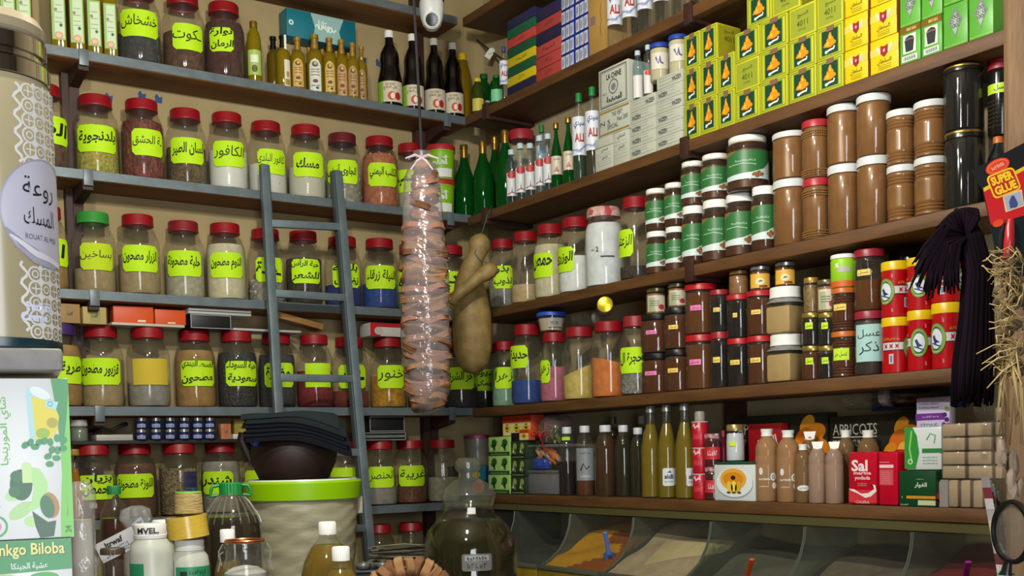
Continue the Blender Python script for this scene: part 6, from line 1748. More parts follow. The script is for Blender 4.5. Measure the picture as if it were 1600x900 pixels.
def pw_mat(a, c):
    return mat(a, 0.95, col2=c, scale=25, amt=0.9, bump=0.6, bscale=70)
BN = [('dark bin with little in it, nearest the corner', '#3a4036', '#2a2e28', None, 1.02, 0.94),
      ('bin of yellow and orange spice powder', '#bf8c12', '#a87810', pw_mat('#7a3a0a', '#8a480c'), 1.12, 0.965),
      ('bin of beige flour with a pale slab', '#a6967a', '#8e7f64', None, 1.12, 0.965),
      ('bin of dark greenish meal', '#4f5142', '#3e4034', None, 1.06, 0.94),
      ('bin of gray-brown meal', '#5c5444', '#4a4236', None, 1.06, 0.94),
      ('bin with dark red contents at the right end', '#6a0608', '#480406', None, 1.08, 0.95)]
for i, (ds, c1, c2, m2, zb, zf) in enumerate(BN):
    y0, y1 = Ys[i] - 0.003, Ys[i + 1] + 0.003
    t = thing('spice_bin', ds, 'bin', (0, 0, 0), 0, 'curved spice bins below the counter')
    side = [(x, z) for x, z in FRONT] + [(-0.37, 0.62), (-0.004, 0.62), (-0.004, 1.127)]
    for y in (y0, y1):
        M_ = Matrix(((1, 0, 0, 0), (0, 0, 1, y), (0, 1, 0, 0), (0, 0, 0, 1)))
        part(t, 'side_panel', B().prism(side, -0.0012, 0.0012, ACR, M_))
        part(t, 'curved_edge', B().tube([(x - 0.001, y, z) for x, z in FRONT], 0.0022, EDGE, 6))
    b = B()
    n = len(FRONT)
    V = [(x, y, z) for y in (y0 + 0.004, y1 - 0.004) for x, z in FRONT]
    b.add(V, [(k, k + 1, n + k + 1, n + k) for k in range(n - 1)], glass((0.92, 0.93, 0.9), 0.02, (0.5, 0.5, 0.45), 0.12, 0.08, base=0.012))
    part(t, 'curved_cover', b, sharp=180)
    part(t, 'front_panel', B().box((-0.376, min(y0, y1) + 0.001, 0.62), (-0.37, max(y0, y1) - 0.001, 0.955), mat('#8a7418', 0.4, col2='#6a5a14', scale=10), 0.001).box((-0.382, min(y0, y1), 0.945), (-0.366, max(y0, y1), 0.96), EDGE, 0.002))
    b = B(); powder(b, y0 - 0.0015, y1 + 0.0015, pw_mat(c1, c2), zb, zf, i + 3, m2)
    part(t, 'powder', b, sharp=180, kind='stuff')
    part(t, 'bin_base', B().box((-0.368, y1 + 0.002, 0.62), (-0.004, y0 - 0.002, 0.632), mat('#2a2a24', 0.6)))
    if i == 2:
        part(t, 'pale_slab', B().box((-0.11, -0.11, -0.01), (0.1, 0.1, 0.02), pw_mat('#b8aa80', '#a89a70'), 0.008, Matrix.Translation((-0.25, (y0 + y1) / 2 - 0.03, 0.985)) @ Matrix.Rotation(-0.62, 4, 'Y')), 'pale yellowish slab of flour')
struct('trim_6', B().box((-0.4, -2.5, 0), (-0.004, Ys[0], 0.617), mat('#4a3a22', 0.7)))
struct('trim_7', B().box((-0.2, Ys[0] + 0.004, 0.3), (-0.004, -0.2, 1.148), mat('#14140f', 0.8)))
def scoop(px, py, tip, depth, col, label, bowl=True):
    p, q = on(px, py, 0, -0.34), on(tip[0], tip[1], 0, -0.31)
    q = q + (q - p).normalized() * depth
    t = thing('spice_scoop', label, 'scoop', p, 0)
    d = q - p
    part(t, 'handle', B().tube([Vector((0, 0, 0)), d * 0.5, d], [0.008, 0.007, 0.009], mat(col, 0.4), 8, 0.55))
    if bowl:
        s = d.normalized()
        b = B(); V = []
        a = s.cross(Vector((0, 0, 1))).normalized()
        for i in range(5):
            for j in range(7):
                g = PI * j / 6
                V.append(d + s * 0.02 * i + a * 0.032 * math.cos(g) * (0.6 + 0.12 * i) + a.cross(s) * 0.02 * math.sin(g) * (0.6 + 0.1 * i))
        b.add(V, [(i * 7 + j, i * 7 + j + 1, (i + 1) * 7 + j + 1, (i + 1) * 7 + j) for i in range(4) for j in range(6)], mat(col, 0.35))
        part(t, 'bowl', b, sharp=180)
# ------------------------------------------------------------------ cartons resting on the jar lids, left wall
ZL4 = ZS[4] + 0.2735
ZL5 = ZS[5] + 0.2735 - 0.27 * 0.085
def lbox(px0, px1, base, h, depth, inset, m, label, deco=None, name='small_carton', turn=0.0, group=None, tilt=None):
    p, w, _ = boxat('L', px0, px1, base, 0, depth, inset, h=h)
    return solid(name, carton(w, h, depth, m, deco), label, 'box', p, tilt or turn, group)
def dullprint(c):
    return lambda b, mp, w, h: [b.deco(sh_rect(-0.2 * w, -0.4 * h, 0.25 * w, 0.4 * h), pm(c), mp, 0.0005), b.deco(sh_scrawl(0.02 * w, 0, 0.3 * w, 0.2 * h, 5), INK, mp, 0.0009)]
lbox(92, 125, ZL4, 0.062, 0.08, 0.03, mat('#9a7a44', 0.7), 'small tan carton on the jar lids, left of two', dullprint('#8a6c3a'))
lbox(129, 166, ZL4, 0.056, 0.08, 0.03, mat('#b09a5c', 0.7), 'small pale carton on the jar lids, right of two', dullprint('#8f8a50'))
WBD = mat('#b8b2a4', 0.6)
lbox(174, 288, ZL4, 0.009, 0.1, 0.025, WBD, 'thin white board lying on two jar lids under the orange cartons', name='white_board')
ORG = mat('#c4420c', 0.5, col2='#cf4e12', scale=8)
lbox(178, 240, ZL4 + 0.0095, 0.056, 0.08, 0.035, ORG, 'bright orange carton, left of two on the white board', lambda b, mp, w, h: b.deco(sh_rect(0.1 * w, -0.42 * h, 0.3 * w, -0.3 * h), pm('#d8c8a8'), mp, 0.0006), turn=-0.05)
lbox(242, 290, ZL4 + 0.0095, 0.05, 0.08, 0.03, ORG, 'bright orange carton, right of two on the white board', lambda b, mp, w, h: b.deco(sh_rect(-0.1 * w, -0.44 * h, 0.15 * w, -0.34 * h), pm('#d8c8a8'), mp, 0.0006))
def blk(b, mp, w, h):
    b.deco(sh_frame(-0.49 * w, -0.47 * h, 0.49 * w, 0.47 * h, 0.0022), pm('#9aa0a0'), mp, 0.0006)
lbox(297, 361, ZL4, 0.05, 0.1, 0.025, pm('#0f1114'), 'black box with pale rim lying on the jar lids', blk, 'black_box')
lbox(294, 392, ZL4 + 0.0505, 0.02, 0.1, 0.025, pm('#b4b4b0'), 'flat white box lying on the black box', lambda b, mp, w, h: b.deco(sh_rect(-0.5 * w, -0.08 * h, 0.5 * w, 0.1 * h), pm('#3a3c40'), mp, 0.0006), 'white_flat_box')
lbox(364, 470, ZL4, 0.008, 0.1, 0.03, pm('#a8aaa8'), 'thin gray sheet lying on the jar lids behind the ladder', name='gray_sheet')
t = lbox(432, 504, ZL4 + 0.034, 0.022, 0.06, 0.03, mat('#9a7238', 0.8, col2='#84602c', scale=20), 'tilted tan cardboard strip beside the ladder rail', name='cardboard_strip', tilt=(0, math.radians(12), 0))
def redw(b, mp, w, h):
    b.deco(sh_rect(-0.5 * w, 0.2 * h, 0.5 * w, 0.5 * h), pm('#a81c20'), mp, 0.0006)
    b.deco(sh_rect(-0.5 * w, -0.5 * h, -0.38 * w, 0.5 * h), pm('#a81c20'), mp, 0.0007)
    b.deco(sh_ell(-0.4 * w, -0.1 * h, 0.05 * w, 0.3 * h), pm('#b0aca8'), mp, 0.0009)
lbox(578, 705, ZL4, 0.05, 0.09, 0.02, pm('#b8b8b4'), 'white carton with red top edge lying on jar lids behind the hanging figs', redw, 'white_flat_box')
# narrow plank on the lids of the fifth row, little bottles on it
t = lbox(112, 392, ZL5, 0.012, 0.12, 0.03, mat('#1c1814', 0.7), 'narrow dark plank resting on jar lids under the tiny bottles', name='dark_plank')
zp = ZL5 + 0.0125
p, r = spot(123, 26, zp, 'L', 0.03)
vessel('small_pot', 'small pale pot with white cap at the left end of the dark plank', 'pot', p, r, 0.07, [(0, 0), (0.95, 0), (1, 0.04), (1, 0.6), (0.85, 0.66), (0.85, 0.7)], glass((0.7, 0.74, 0.66), 0.2, (0.5, 0.55, 0.48)), [(0.9, 0.7), (1, 0.7), (1, 0.98), (0.96, 1), (0, 1)], pm('#a8a8a0'), mat('#6a7a64', 0.7), 0.55, capname='lid')
lbox(150, 207, zp, 0.02, 0.08, 0.03, pm('#a8a6a0'), 'flat white box on the dark plank beside the tiny bottles', name='white_flat_box')
p, w, _ = boxat('L', 158, 196, zp + 0.0205, 0, 0.05, 0.05, h=0.03)
solid('black_strap', B().tube([(-0.05, 0, 0.012), (-0.03, -0.01, 0.02), (0.0, 0, 0.014), (0.03, -0.005, 0.03), (0.05, 0, 0.036)], 0.011, mat('#17130f', 0.6), 8, 0.6), 'dark crumpled strap lying on the flat white box', 'strap', p, 0)
BL = mat('#1a2250', 0.3)
for k in range(2):
    for i, px in enumerate((220, 243, 265, 287, 308, 327)):
        p, r = spot(px, 21, zp + k * 0.0385, 'L', 0.02)
        vessel('tiny_bottle', 'tiny dark blue bottle with silver cap, %s row, %s from left' % (('lower', 'upper')[k], NTH[i]), 'bottle', p, r * 0.95, 0.038, [(0, 0), (0.95, 0), (1, 0.05), (1, 0.5), (0.7, 0.66), (0.6, 0.7)], BL, [(0.62, 0.68), (0.75, 0.7), (0.75, 0.96), (0.65, 1), (0, 1)], SILV, group='tiny blue bottles on the dark plank', seg=16,
               labs=[wshape(lambda R, H: sh_rr(0, 0.27 * H, 1.3 * R, 0.3 * H, 0.1 * R), '#8f98b8', 0, 0.0006), wshape(lambda R, H: sh_scrawl(0, 0.27 * H, 0.9 * R, 0.12 * H, 4), '#2a3260', 0, 0.0009)])
lbox(345, 361, zp, 0.054, 0.03, 0.03, mat('#a05a3a', 0.6, col2='#b8805a', scale=20), 'small orange-brown carton on the dark plank', dullprint('#a86a4a'))
lbox(366, 387, zp + 0.018, 0.052, 0.03, 0.05, mat('#8a7a2c', 0.6), 'small yellowish carton on the dark plank', dullprint('#9a8c3a'))
lbox(364, 386, zp, 0.0175, 0.05, 0.03, pm('#c8c8c0'), 'small white packet with two black dots on the dark plank', lambda b, mp, w, h: [b.deco(sh_ell(u * w, 0, 0.07 * w, 0.25 * h), INK, mp, 0.0006) for u in (-0.05, 0.18)], 'white_packet')
for k in range(2):
    lbox(560, 634, ZL5 + 0.016 * k, 0.014, 0.13, 0.02, pm('#141414'), '%s black tray lying on jar lids right of the ladder' % ('lower', 'upper')[k], blk, 'black_tray')
lbox(577, 632, ZL5 + 0.0325, 0.06, 0.06, 0.03, pm('#0e1013'), 'small black box standing on the black trays', blk, 'black_box')
# seal sticker on the grain jar

# ------------------------------------------------------------------ display table in front, things standing on it
TZ = 0.88
t = thing('display_table', 'wooden display table carrying the bucket and the oil bottles', 'table', (-1.95, -1.95, 0))
part(t, 'top', B().box((-1.3, -0.75, TZ - 0.04), (0.9, 1.0, TZ), WOOD, 0.004))
for sx in (-1.25, 0.85):
    for sy in (-0.7, 0.95):
        part(t, 'leg', B().box((sx - 0.035, sy - 0.035, 0), (sx + 0.035, sy + 0.035, TZ - 0.041), DARKW, 0.003))
def fg(px, py, d, z=TZ):
    p = at(px, py, d)
    return Vector((p.x, p.y, z + 0.001))
# bucket
p = fg(473, 760, 3.2)
H = zat(752, p + to_cam(p) * 0.16) - p.z
t = thing('bucket', 'big pale bucket with lime green rim holding the clay pot', 'bucket', p, face(p))
BUCK = mat('#aaa68c', 0.4, col2='#827e66', scale=6, amt=0.8, bump=1.0, bscale=7, stretch=(1, 1, 4))
wr = lambda a, z: 1 + (0.009 * math.sin(95 * z + 2.2 * math.sin(2 * a + 1) + 9 * a) + 0.006 * math.sin(170 * z - 7 * a + 1.5 * math.sin(5 * a))) * (1 if 0.01 < z < H - 0.06 else 0)
part(t, 'body', B().lathe([(0, 0), (0.125, 0)] + [(0.13 + 0.025 * i / 44, 0.01 + (H - 0.06) * i / 44) for i in range(45)], BUCK, 72, None, wr), sharp=80)
part(t, 'rim', B().lathe([(0.154, H - 0.052), (0.163, H - 0.052), (0.168, H - 0.006), (0.164, H), (0.156, H), (0.152, H - 0.01)], mat('#86b800', 0.35), 48), 'lime green rim')
part(t, 'inner_lip', B().lathe([(0.156, H - 0.002), (0.153, H + 0.004), (0.148, H + 0.003), (0.146, H - 0.02)], mat('#c8ccc4', 0.3), 48), 'pale inner lip')
part(t, 'contents', B().lathe([(0.145, H - 0.03), (0.08, H - 0.022), (0, H - 0.02)], mat('#7a765e', 0.8, col2='#5c5844', scale=20), 40))
part(t, 'side_lug', B().box((0.15, -0.012, H - 0.1), (0.168, 0.012, H - 0.05), BUCK, 0.003))
# clay pot and the dark sheets on it
pp = fg(459, 720, 3.2, p.z + H - 0.018)
CLAY = mat('#2a1710', 0.55, col2='#1c0f0a', scale=8)
hp = 0.125
t = thing('clay_pot', 'round dark brown clay pot standing in the bucket mouth', 'pot', pp, face(pp))
part(t, 'body', B().lathe([(0, 0.004), (0.082, 0), (0.098, 0.022), (0.119, 0.068), (0.125, 0.1), (0.122, 0.118), (0.112, 0.131), (0.104, 0.131), (0.1, 0.122), (0, 0.11)], CLAY, 48))
part(t, 'handle', B().tube([(-0.118, 0, 0.08), (-0.132, -0.005, 0.11), (-0.142, -0.01, 0.135), (-0.138, -0.012, 0.155)], [0.022, 0.016, 0.014, 0.012], CLAY, 10), 'stubby clay handle')
cols = ['#0d1116', '#10151b', '#11161c', '#0e1217', '#1a2123', '#20282a']
for i, c in enumerate(cols):
    b = B(); n, mm = 22, 12
    V = []
    zt = 0.136 + i * 0.0122
    ox = (0.016, 0.006, 0.014, 0.002, 0.01, -0.006)[i]
    for k in (0, 1):
        for a in range(n + 1):
            for c2 in range(mm + 1):
                u, v = a / n * 2 - 1, c2 / mm * 2 - 1
                xx, yy = u * (0.142 - 0.002 * i) + ox, v * (0.142 - 0.004 * ((i * 3) % 4)) - 0.004
                sag = 0.6 * max(0, math.hypot(xx, yy) - 0.118) * (0.3 if xx < -0.04 else 1.0 if xx > 0.04 else 0.65 + xx * 8.75)
                z = zt - sag + 0.0022 * math.sin(35 * xx + 0.5) + (0.0095 if k else 0)
                V.append((xx, yy, z))
    s0 = (n + 1) * (mm + 1)
    Fc = []
    for a in range(n):
        for c2 in range(mm):
            q = a * (mm + 1) + c2
            Fc += [(q, q + 1, q + mm + 2, q + mm + 1), (s0 + q, s0 + q + mm + 1, s0 + q + mm + 2, s0 + q + 1)]
    ring = [c2 for c2 in range(mm + 1)] + [a * (mm + 1) + mm for a in range(1, n + 1)] + [n * (mm + 1) + c2 for c2 in range(mm - 1, -1, -1)] + [a * (mm + 1) for a in range(n - 1, 0, -1)]
    for x, y in zip(ring, ring[1:] + ring[:1]):
        Fc.append((y, x, s0 + x, s0 + y))
    b.add(V, Fc, mat(c, 0.9, spec=0.12))
    solid('dark_sheet', b, 'dark gray-blue leather sheet draped over the clay pot, %s from bottom' % NTH[i], 'sheet', pp + Vector((0, 0, 0.002)), face(pp), 'dark sheets on the clay pot', 60)
for i, (px, py) in enumerate(((397, 688),)):
    q = at(px, py, 3.07)
    solid('blue_plug', B().lathe([(0, 0), (0.011, 0), (0.011, 0.02), (0.009, 0.023), (0, 0.023)], pm('#1c3c8f'), 16), 'small blue cap tucked under the dark sheets at the left rim of the clay pot', 'cap', q - Vector((0, 0, 0.012)), (0.4, 0.3, 0))
# big stoppered glass jar
p = fg(734, 850, 2.85)
m_ = 2.85 / F
zz = lambda py: zat(py, p) - p.z
R = 0.121
t = thing('demijohn_jar', 'big round glass jar of dark olive oil with glass stopper', 'jar', p, face(p))
zs = zz(805)
prof = [(0, 0), (R * 0.6, 0), (R * 0.75, 0.01), (R * 0.93, 0.07), (R, 0.14), (R, zs - 0.11), (R * 0.97, zs - 0.07), (R * 0.86, zs - 0.035), (R * 0.66, zs - 0.008), (R * 0.53, zs + 0.004), (R * 0.52, zs + 0.036), (R * 0.56, zs + 0.04)]
DG = glass((0.92, 0.93, 0.88), 0.01, (0.5, 0.52, 0.42), 0.35, 0.04)
part(t, 'body', B().lathe(prof, DG, 56), sharp=60)
part(t, 'oil', B().lathe([(a * 0.965, max(b_, 0.006)) for a, b_ in prof[:8]] + [(R * 0.62, zs - 0.012), (0, zs - 0.012)], liquid('#201c05', 0.12, '#4a4410', 0.06), 56), 'dark olive oil')
zl = zs + 0.041
part(t, 'stopper', B().lathe([(R * 0.5, zl - 0.02), (R * 0.56, zl), (R * 0.58, zl + 0.012), (R * 0.5, zl + 0.03), (R * 0.3, zl + 0.048), (R * 0.2, zl + 0.054), (R * 0.2, zl + 0.066), (R * 0.27, zl + 0.078), (R * 0.27, zl + 0.094), (R * 0.2, zl + 0.104), (0, zl + 0.106)], glass((0.88, 0.9, 0.82), 0.05, (0.6, 0.62, 0.5), 0.7, 0.04), 48), 'clear glass stopper with knob')
b = B(); b.deco(sh_rect(-0.01, zs + 0.006, 0.01, zs + 0.022), pm('#c8c8c0'), cyl(R * 0.525, 0, 0.1), 0.001, 0.006); part(t, 'paper_tab', b)
b = B(); mp = cyl(R, 0, 0.14)
za = zz(872)
b.deco(sh_rr(0, za, 0.075, 0.042, 0.006), pm('#5c5c58'), mp, 0.001, 0.012)
b.deco(sh_rect(-0.03, za + 0.004, 0.03, za + 0.017), pm('#8a8a88'), mp, 0.0014, 0.012)
b.deco(sh_scrawl(0.0, za + 0.01, 0.05, 0.009, 7), INK, mp, 0.0018, 0.012)
b.deco(sh_scrawl(0.0, za - 0.008, 0.05, 0.012, 5, 4), pm('#26261c'), mp, 0.0016, 0.012)
part(t, 'label', b)
# oil bottles in front
FOIL_OIL = liquid('#7a6004', 0.4, '#c0a01c', 0.08)
BOT = [(0, 0), (0.92, 0), (1, 0.02), (1, 0.62), (0.97, 0.68), (0.85, 0.76), (0.6, 0.84), (0.36, 0.89), (0.3, 0.905), (0.3, 0.93)]
def front_bottle(px, top, d, R, capr, label, prof=BOT, lq=FOIL_OIL, lv=0.86, capc='#dcdcd8', nm='front_oil_bottle', caph=0.026, labs=()):
    p = fg(px, top + 60, d)
    H = zat(top, p) - p.z
    t = vessel(nm, label, 'bottle', p, R, H, prof, glass((0.94, 0.95, 0.9), 0.02, (0.6, 0.6, 0.5), 0.5, 0.04), None, None, lq, lv, labs, seg=40, shrink=0.97)
    w = lambda a, z: 1 + 0.02 * math.cos(28 * a)
    part(t, 'cap', B().lathe([(capr * 0.8, H - caph), (capr, H - caph), (capr, H - 0.003), (capr * 0.9, H), (0, H)], pm(capc, 0.4), 84, None, w), sharp=40)
    return t, p, H
front_bottle(513, 815, 2.3, 0.058, 0.0175, 'big oil bottle with white cap in front of the bucket')
front_bottle(534, 854, 2.1, 0.042, 0.0162, 'smaller oil bottle with white cap nearest the front edge')
t, p, H = front_bottle(362, 754, 2.75, 0.072, 0.027, 'large ribbed bottle of dark oil with green handled cap', [(0, 0), (0.92, 0), (1, 0.02), (1, 0.7), (0.97, 0.76), (0.9, 0.8), (0.6, 0.88), (0.4, 0.92), (0.36, 0.95)], liquid('#241804', 0.15, '#5a4210', 0.06), 0.8, '#0f7a34', 'large_oil_bottle', 0.03)
for s in (-1, 1):
    part(t, 'cap_handle', B().tube([(s * 0.026, 0, H - 0.006), (s * 0.042, -0.004, H - 0.008), (s * 0.046, -0.005, H - 0.016), (s * 0.048, -0.004, H - 0.032), (s * 0.03, 0, H - 0.03)], 0.0045, pm('#0f7a34'), 8), 'green loop handle')
b = B()
for i in range(20):
    a = 2 * PI * i / 20
    b.tube([(r * 0.072 * math.cos(a), r * 0.072 * math.sin(a), z * H) for r, z in ((0.985, 0.76), (0.91, 0.8), (0.62, 0.88), (0.43, 0.92))], 0.0022, glass((0.95, 0.95, 0.92), 0.05, (0.7, 0.7, 0.65), 0.6), 5)
part(t, 'ribs', b, 'fluted shoulder ribs')
front_bottle(357, 827, 2.3, 0.03, 0.0145, 'small oil bottle with white cap behind the wire-clasp jar', BOT, FOIL_OIL, 0.8)
# wire clasp jar
p = fg(383, 870, 2.12)
H = zat(845, p) - p.z
R = 0.04
t = thing('clasp_jar', 'clear glass jar with wire clasp and copper-colored rim', 'jar', p, face(p))
part(t, 'body', B().lathe([(0, 0), (R * 0.95, 0), (R * 1.05, 0.01), (R * 1.05, H - 0.05), (R * 0.95, H - 0.036), (R * 0.9, H - 0.03), (R * 0.9, H - 0.014)], CLEAR, 40))
part(t, 'lid', B().lathe([(R * 0.9, H - 0.013), (R * 0.98, H - 0.012), (R * 0.98, H - 0.004), (R * 0.9, H), (0, H)], CLEAR, 40))
part(t, 'copper_ring', B().lathe([(R * 0.9, H - 0.003), (R * 0.94, H + 0.001), (R * 0.9, H + 0.003), (R * 0.86, H + 0.001)], mat('#b0643c', 0.25, 0.8), 40), 'copper-colored ring')
part(t, 'contents', B().lathe([(0, 0.004), (R * 0.9, 0.004), (R * 0.98, 0.02), (R * 0.98, H - 0.06), (R * 0.6, H - 0.05), (0, H - 0.045)], mat('#8c8a82', 0.8, col2='#a09e96', scale=30), 36))
b = B()
for s in (-1, 1):
    b.tube([(s * R * 1.0, -0.01, H - 0.004), (s * R * 1.2, -0.012, H - 0.018), (s * R * 1.12, -0.014, H - 0.034), (s * R * 1.26, -0.014, H - 0.055)], 0.0014, SILV, 6)
    b.tube([(s * R * 1.0, 0.005, H - 0.02), (s * R * 1.22, -0.004, H - 0.026), (s * R * 1.08, -0.012, H - 0.044)], 0.0014, SILV, 6)
part(t, 'wire_clasp', b, 'steel wire clasp')
# white plastic bottles, tape and twine
MILK = mat('#aeb2a6', 0.35, col2='#a0a498', scale=12)
def white_bottle(px, top, d, R, caph, label, capc, lab_u, cap=True):
    p = fg(px, top + 50, d)
    H = zat(top, p) - p.z
    t = thing('white_bottle', label, 'bottle', p, face(p))
    part(t, 'body', B().lathe([(0, 0), (R * 0.95, 0), (R, 0.008), (R, H - caph - 0.03), (R * 0.93, H - caph - 0.012), (R * 0.72, H - caph), (R * 0.68, H - caph + 0.008)], MILK, 40))
    if cap:
        part(t, 'cap', B().lathe([(R * 0.7, H - caph), (R * 0.76, H - caph), (R * 0.77, H - caph + 0.006), (R * 0.74, H - caph + 0.007), (R * 0.76, H - 0.003), (R * 0.72, H), (0, H)], pm(capc), 40))
    b = B(); mp = cyl(R)
    zt = H - caph - (0.03 if lab_u[1] > 0.5 else 0.045)
    b.deco(sh_rect(lab_u[0] * R, zt - 0.08, lab_u[1] * R, zt), pm('#1f7a50'), mp, 0.0008, 0.006)
    if lab_u[1] > 0.5:
        b.deco(sh_rect(-0.5 * R, zt - 0.022, -0.15 * R, zt - 0.008), pm('#14241c'), mp, 0.0012, 0.006)
        for k in range(3):
            b.deco(sh_scrawl(0.4 * R, zt - 0.01 - 0.011 * k, 0.9 * R, 0.008, 7, k), pm('#0f3a28'), mp, 0.0012, 0.006)
    part(t, 'label', b)
    return t, p, H, R
t, p, H, R = white_bottle(236, 818, 2.1, 0.039, 0.027, 'milky bottle with white lettered cap and green label at its left', '#c8c8c4', (-1.3, -0.35))
b = B(); b.deco(sh_text('MVEL.', -0.004, H - 0.012, 0.04, 0.011, 0.03), INK, cyl(R * 0.76), 0.001, 0.006); part(t, 'cap_print', b)
front_bottle(259, 812, 2.45, 0.03, 0.026, 'milky bottle with plain white cap standing behind the lettered one', BOT, mat('#a8aca2', 0.5), 0.86, '#d8dcd8', 'white_bottle', 0.03)
t, p, H, R = white_bottle(297, 843, 2.16, 0.037, 0.02, 'milky bottle with wide green label under the tape roll', '#c8c8c4', (-0.75, 1.3))
tp = Vector((p.x, p.y, p.z + H + 0.004))
TP = mat('#b09430', 0.25, col2='#bc9f3c', scale=30, stretch=(1, 1, 8))
t = thing('tape_roll', 'roll of yellow-brown packing tape lying on the milky bottle', 'tape', tp, (0.0, math.radians(-6), face(p)))
part(t, 'tape', B().lathe([(0.029, 0), (0.0385, 0), (0.0385, 0.042), (0.029, 0.042), (0.029, 0)], TP, 48), sharp=40)
part(t, 'core', B().lathe([(0.027, 0.001), (0.029, 0.001), (0.029, 0.041), (0.027, 0.041), (0.027, 0.001)], mat('#8a6a44', 0.8), 40), 'cardboard core')
tw = tp + Vector((0.002, 0, 0.047))
t = thing('twine_roll', 'roll of cream twine with lime green top on the packing tape', 'roll', tw, face(p))
part(t, 'twine', B().lathe([(0.009, 0), (0.0265, 0), (0.027, 0.002), (0.025, 0.038), (0.009, 0.038), (0.009, 0)], mat('#b09a62', 0.85, col2='#8f7a48', scale=60, stretch=(1, 1, 5), bump=0.6), 40))
part(t, 'top_ring', B().lathe([(0.009, 0.0385), (0.025, 0.0385), (0.025, 0.041), (0.009, 0.041), (0.009, 0.0385)], pm('#7ab83a'), 40), 'lime green top')
# green-capped bottle of brown liquid, wrapped packet, crumpled bag with price card
front_bottle(180, 759, 2.6, 0.034, 0.0155, 'bottle of reddish brown liquid with green cap behind the crumpled bag', [(0, 0), (0.92, 0), (1, 0.02), (1, 0.78), (0.9, 0.86), (0.6, 0.91), (0.4, 0.93), (0.4, 0.95)], liquid('#3c1806', 0.25, '#8a4414', 0.08), 0.82, '#0f6a34', 'brown_bottle', 0.02)
front_bottle(148, 786, 2.5, 0.02, 0.008, 'small cloudy bottle half hidden beside the wrapped packet', BOT, mat('#5a5848', 0.6), 0.5, '#8a8a80', 'cloudy_bottle', 0.012)
front_bottle(118, 702, 2.95, 0.02, 0.012, 'amber bottle partly hidden behind the green tea carton', PINT, liquid('#9a6408', 0.35, '#d8940c'), 0.9, '#7a5a14', 'amber_bottle', 0.016)
front_bottle(178, 856, 2.1, 0.024, 0.022, 'dark jar with glassy top under the price card', [(0, 0), (0.92, 0), (1, 0.03), (1, 0.8), (0.9, 0.9), (0.75, 0.93)], mat('#2a1c14', 0.4), 0.8, '#3a2c22', 'dark_jar', 0.012)
p = fg(127, 800, 2.05)
H = zat(752, p) - p.z
t = thing('wrapped_packet', 'tall white packet wrapped in clear plastic beside the green tea carton', 'packet', p, face(p))
wob = lambda a, z: 1 + 0.05 * math.sin(4 * a + 40 * z) + 0.04 * math.sin(9 * a + 23 * z)
part(t, 'paper', B().lathe([(0, 0.002), (0.018, 0.002), (0.018, H - 0.07), (0, H - 0.07)], mat('#9a9892', 0.7), 28))
part(t, 'film', B().lathe([(0, 0), (0.024, 0.0), (0.029, 0.05), (0.026, H - 0.16), (0.031, H - 0.15), (0.023, H - 0.135), (0.022, H - 0.06), (0.026, H - 0.03), (0.02, H - 0.006), (0.012, H)], glass((0.93, 0.93, 0.92), 0.14, (0.7, 0.7, 0.68), 0.6, 0.12, 0.8, 40), 32, None, wob), 'crumpled clear film', 180)
q = at(216, 822, 2.3)
p = Vector((q.x, q.y, TZ + 0.001))
hh = q.z - p.z
t = thing('crumpled_bag', 'crumpled clear plastic bag with a white printed card, leaning beside the milky bottles', 'bag', p, face(p))
wob = lambda a, z: 1 + 0.18 * math.sin(3 * a + 30 * z) + 0.14 * math.sin(7 * a + 60 * z)
part(t, 'film', B().lathe([(0, 0), (0.03, 0), (0.036, 0.06), (0.03, hh - 0.04), (0.02, hh - 0.005), (0.03, hh + 0.015), (0.026, hh + 0.034), (0.01, hh + 0.042), (0, hh + 0.04)], glass((0.93, 0.94, 0.94), 0.16, (0.75, 0.76, 0.76), 0.8, 0.1, 0.9, 35), 36, None, wob), sharp=180)
def img(px, py, d):                        # local axes of a card that faces the viewer
    o = at(px, py, d)
    return o, RCW @ Vector((1, 0, 0)), RCW @ Vector((0, 1, 0)), RCW @ Vector((0, 0, 1)), d / F
o, U, V_, N, k = img(184, 850, 2.18)
inv = Matrix.Rotation(-face(p), 4, 'Z') @ Matrix.Translation(-p)
M3 = lambda a, c, l: inv @ (o + U * (a * k) + V_ * (c * k) + N * l)
def rotp(pts, ang):
    c, s = math.cos(ang), math.sin(ang)
    return [(c * x - s * y, s * x + c * y) for x, y in pts]
b = B()
A = math.radians(27)
b.deco(sh_poly(rotp([(-34, -17), (30, -17), (32, 15), (-34, 15)], A)), pm('#b4b6b6'), M3, 0.0)
b.deco(sh_poly(rotp([(32, -6), (52, -2), (52, 22), (34, 18)], A)), pm('#a8acb4'), M3, 0.0)
Vt, Ft = sh_text('Itrwaf', 0, 0, 30, 9, 0.03)
b.deco((rotp([(x - 4, y + 6) for x, y in Vt], A), Ft), INK, M3, 0.0006)
for i, (y, w) in enumerate(((-3, 34), (-8, 44), (-12, 50))):
    Vt, Ft = sh_scrawl(0, y, w, 2.6, 11, i)
    b.deco((rotp(Vt, A), Ft), pm('#3a4a6a'), M3, 0.0006)
for i, y in enumerate((2, 9, 15)):
    Vt, Ft = sh_scrawl(43, y, 15, 3, 5, i)
    b.deco((rotp(Vt, A), Ft), pm('#2a4488'), M3, 0.0006)
part(t, 'printed_card', b, 'white printed card')
p = fg(440, 895, 2.25, 0)
p.z = zat(905, p)
solid('crumpled_film', B().blob((0, 0, 0.012), 0.04, glass((0.94, 0.94, 0.94), 0.15, (0.8, 0.8, 0.78), 0.8, 0.1, 0.9, 40), 2, (1, 0.7, 0.5), 0.22), 'small crumple of clear film at the foot of the bucket', 'film', (p.x, p.y, TZ + 0.15), 0, None, 180)
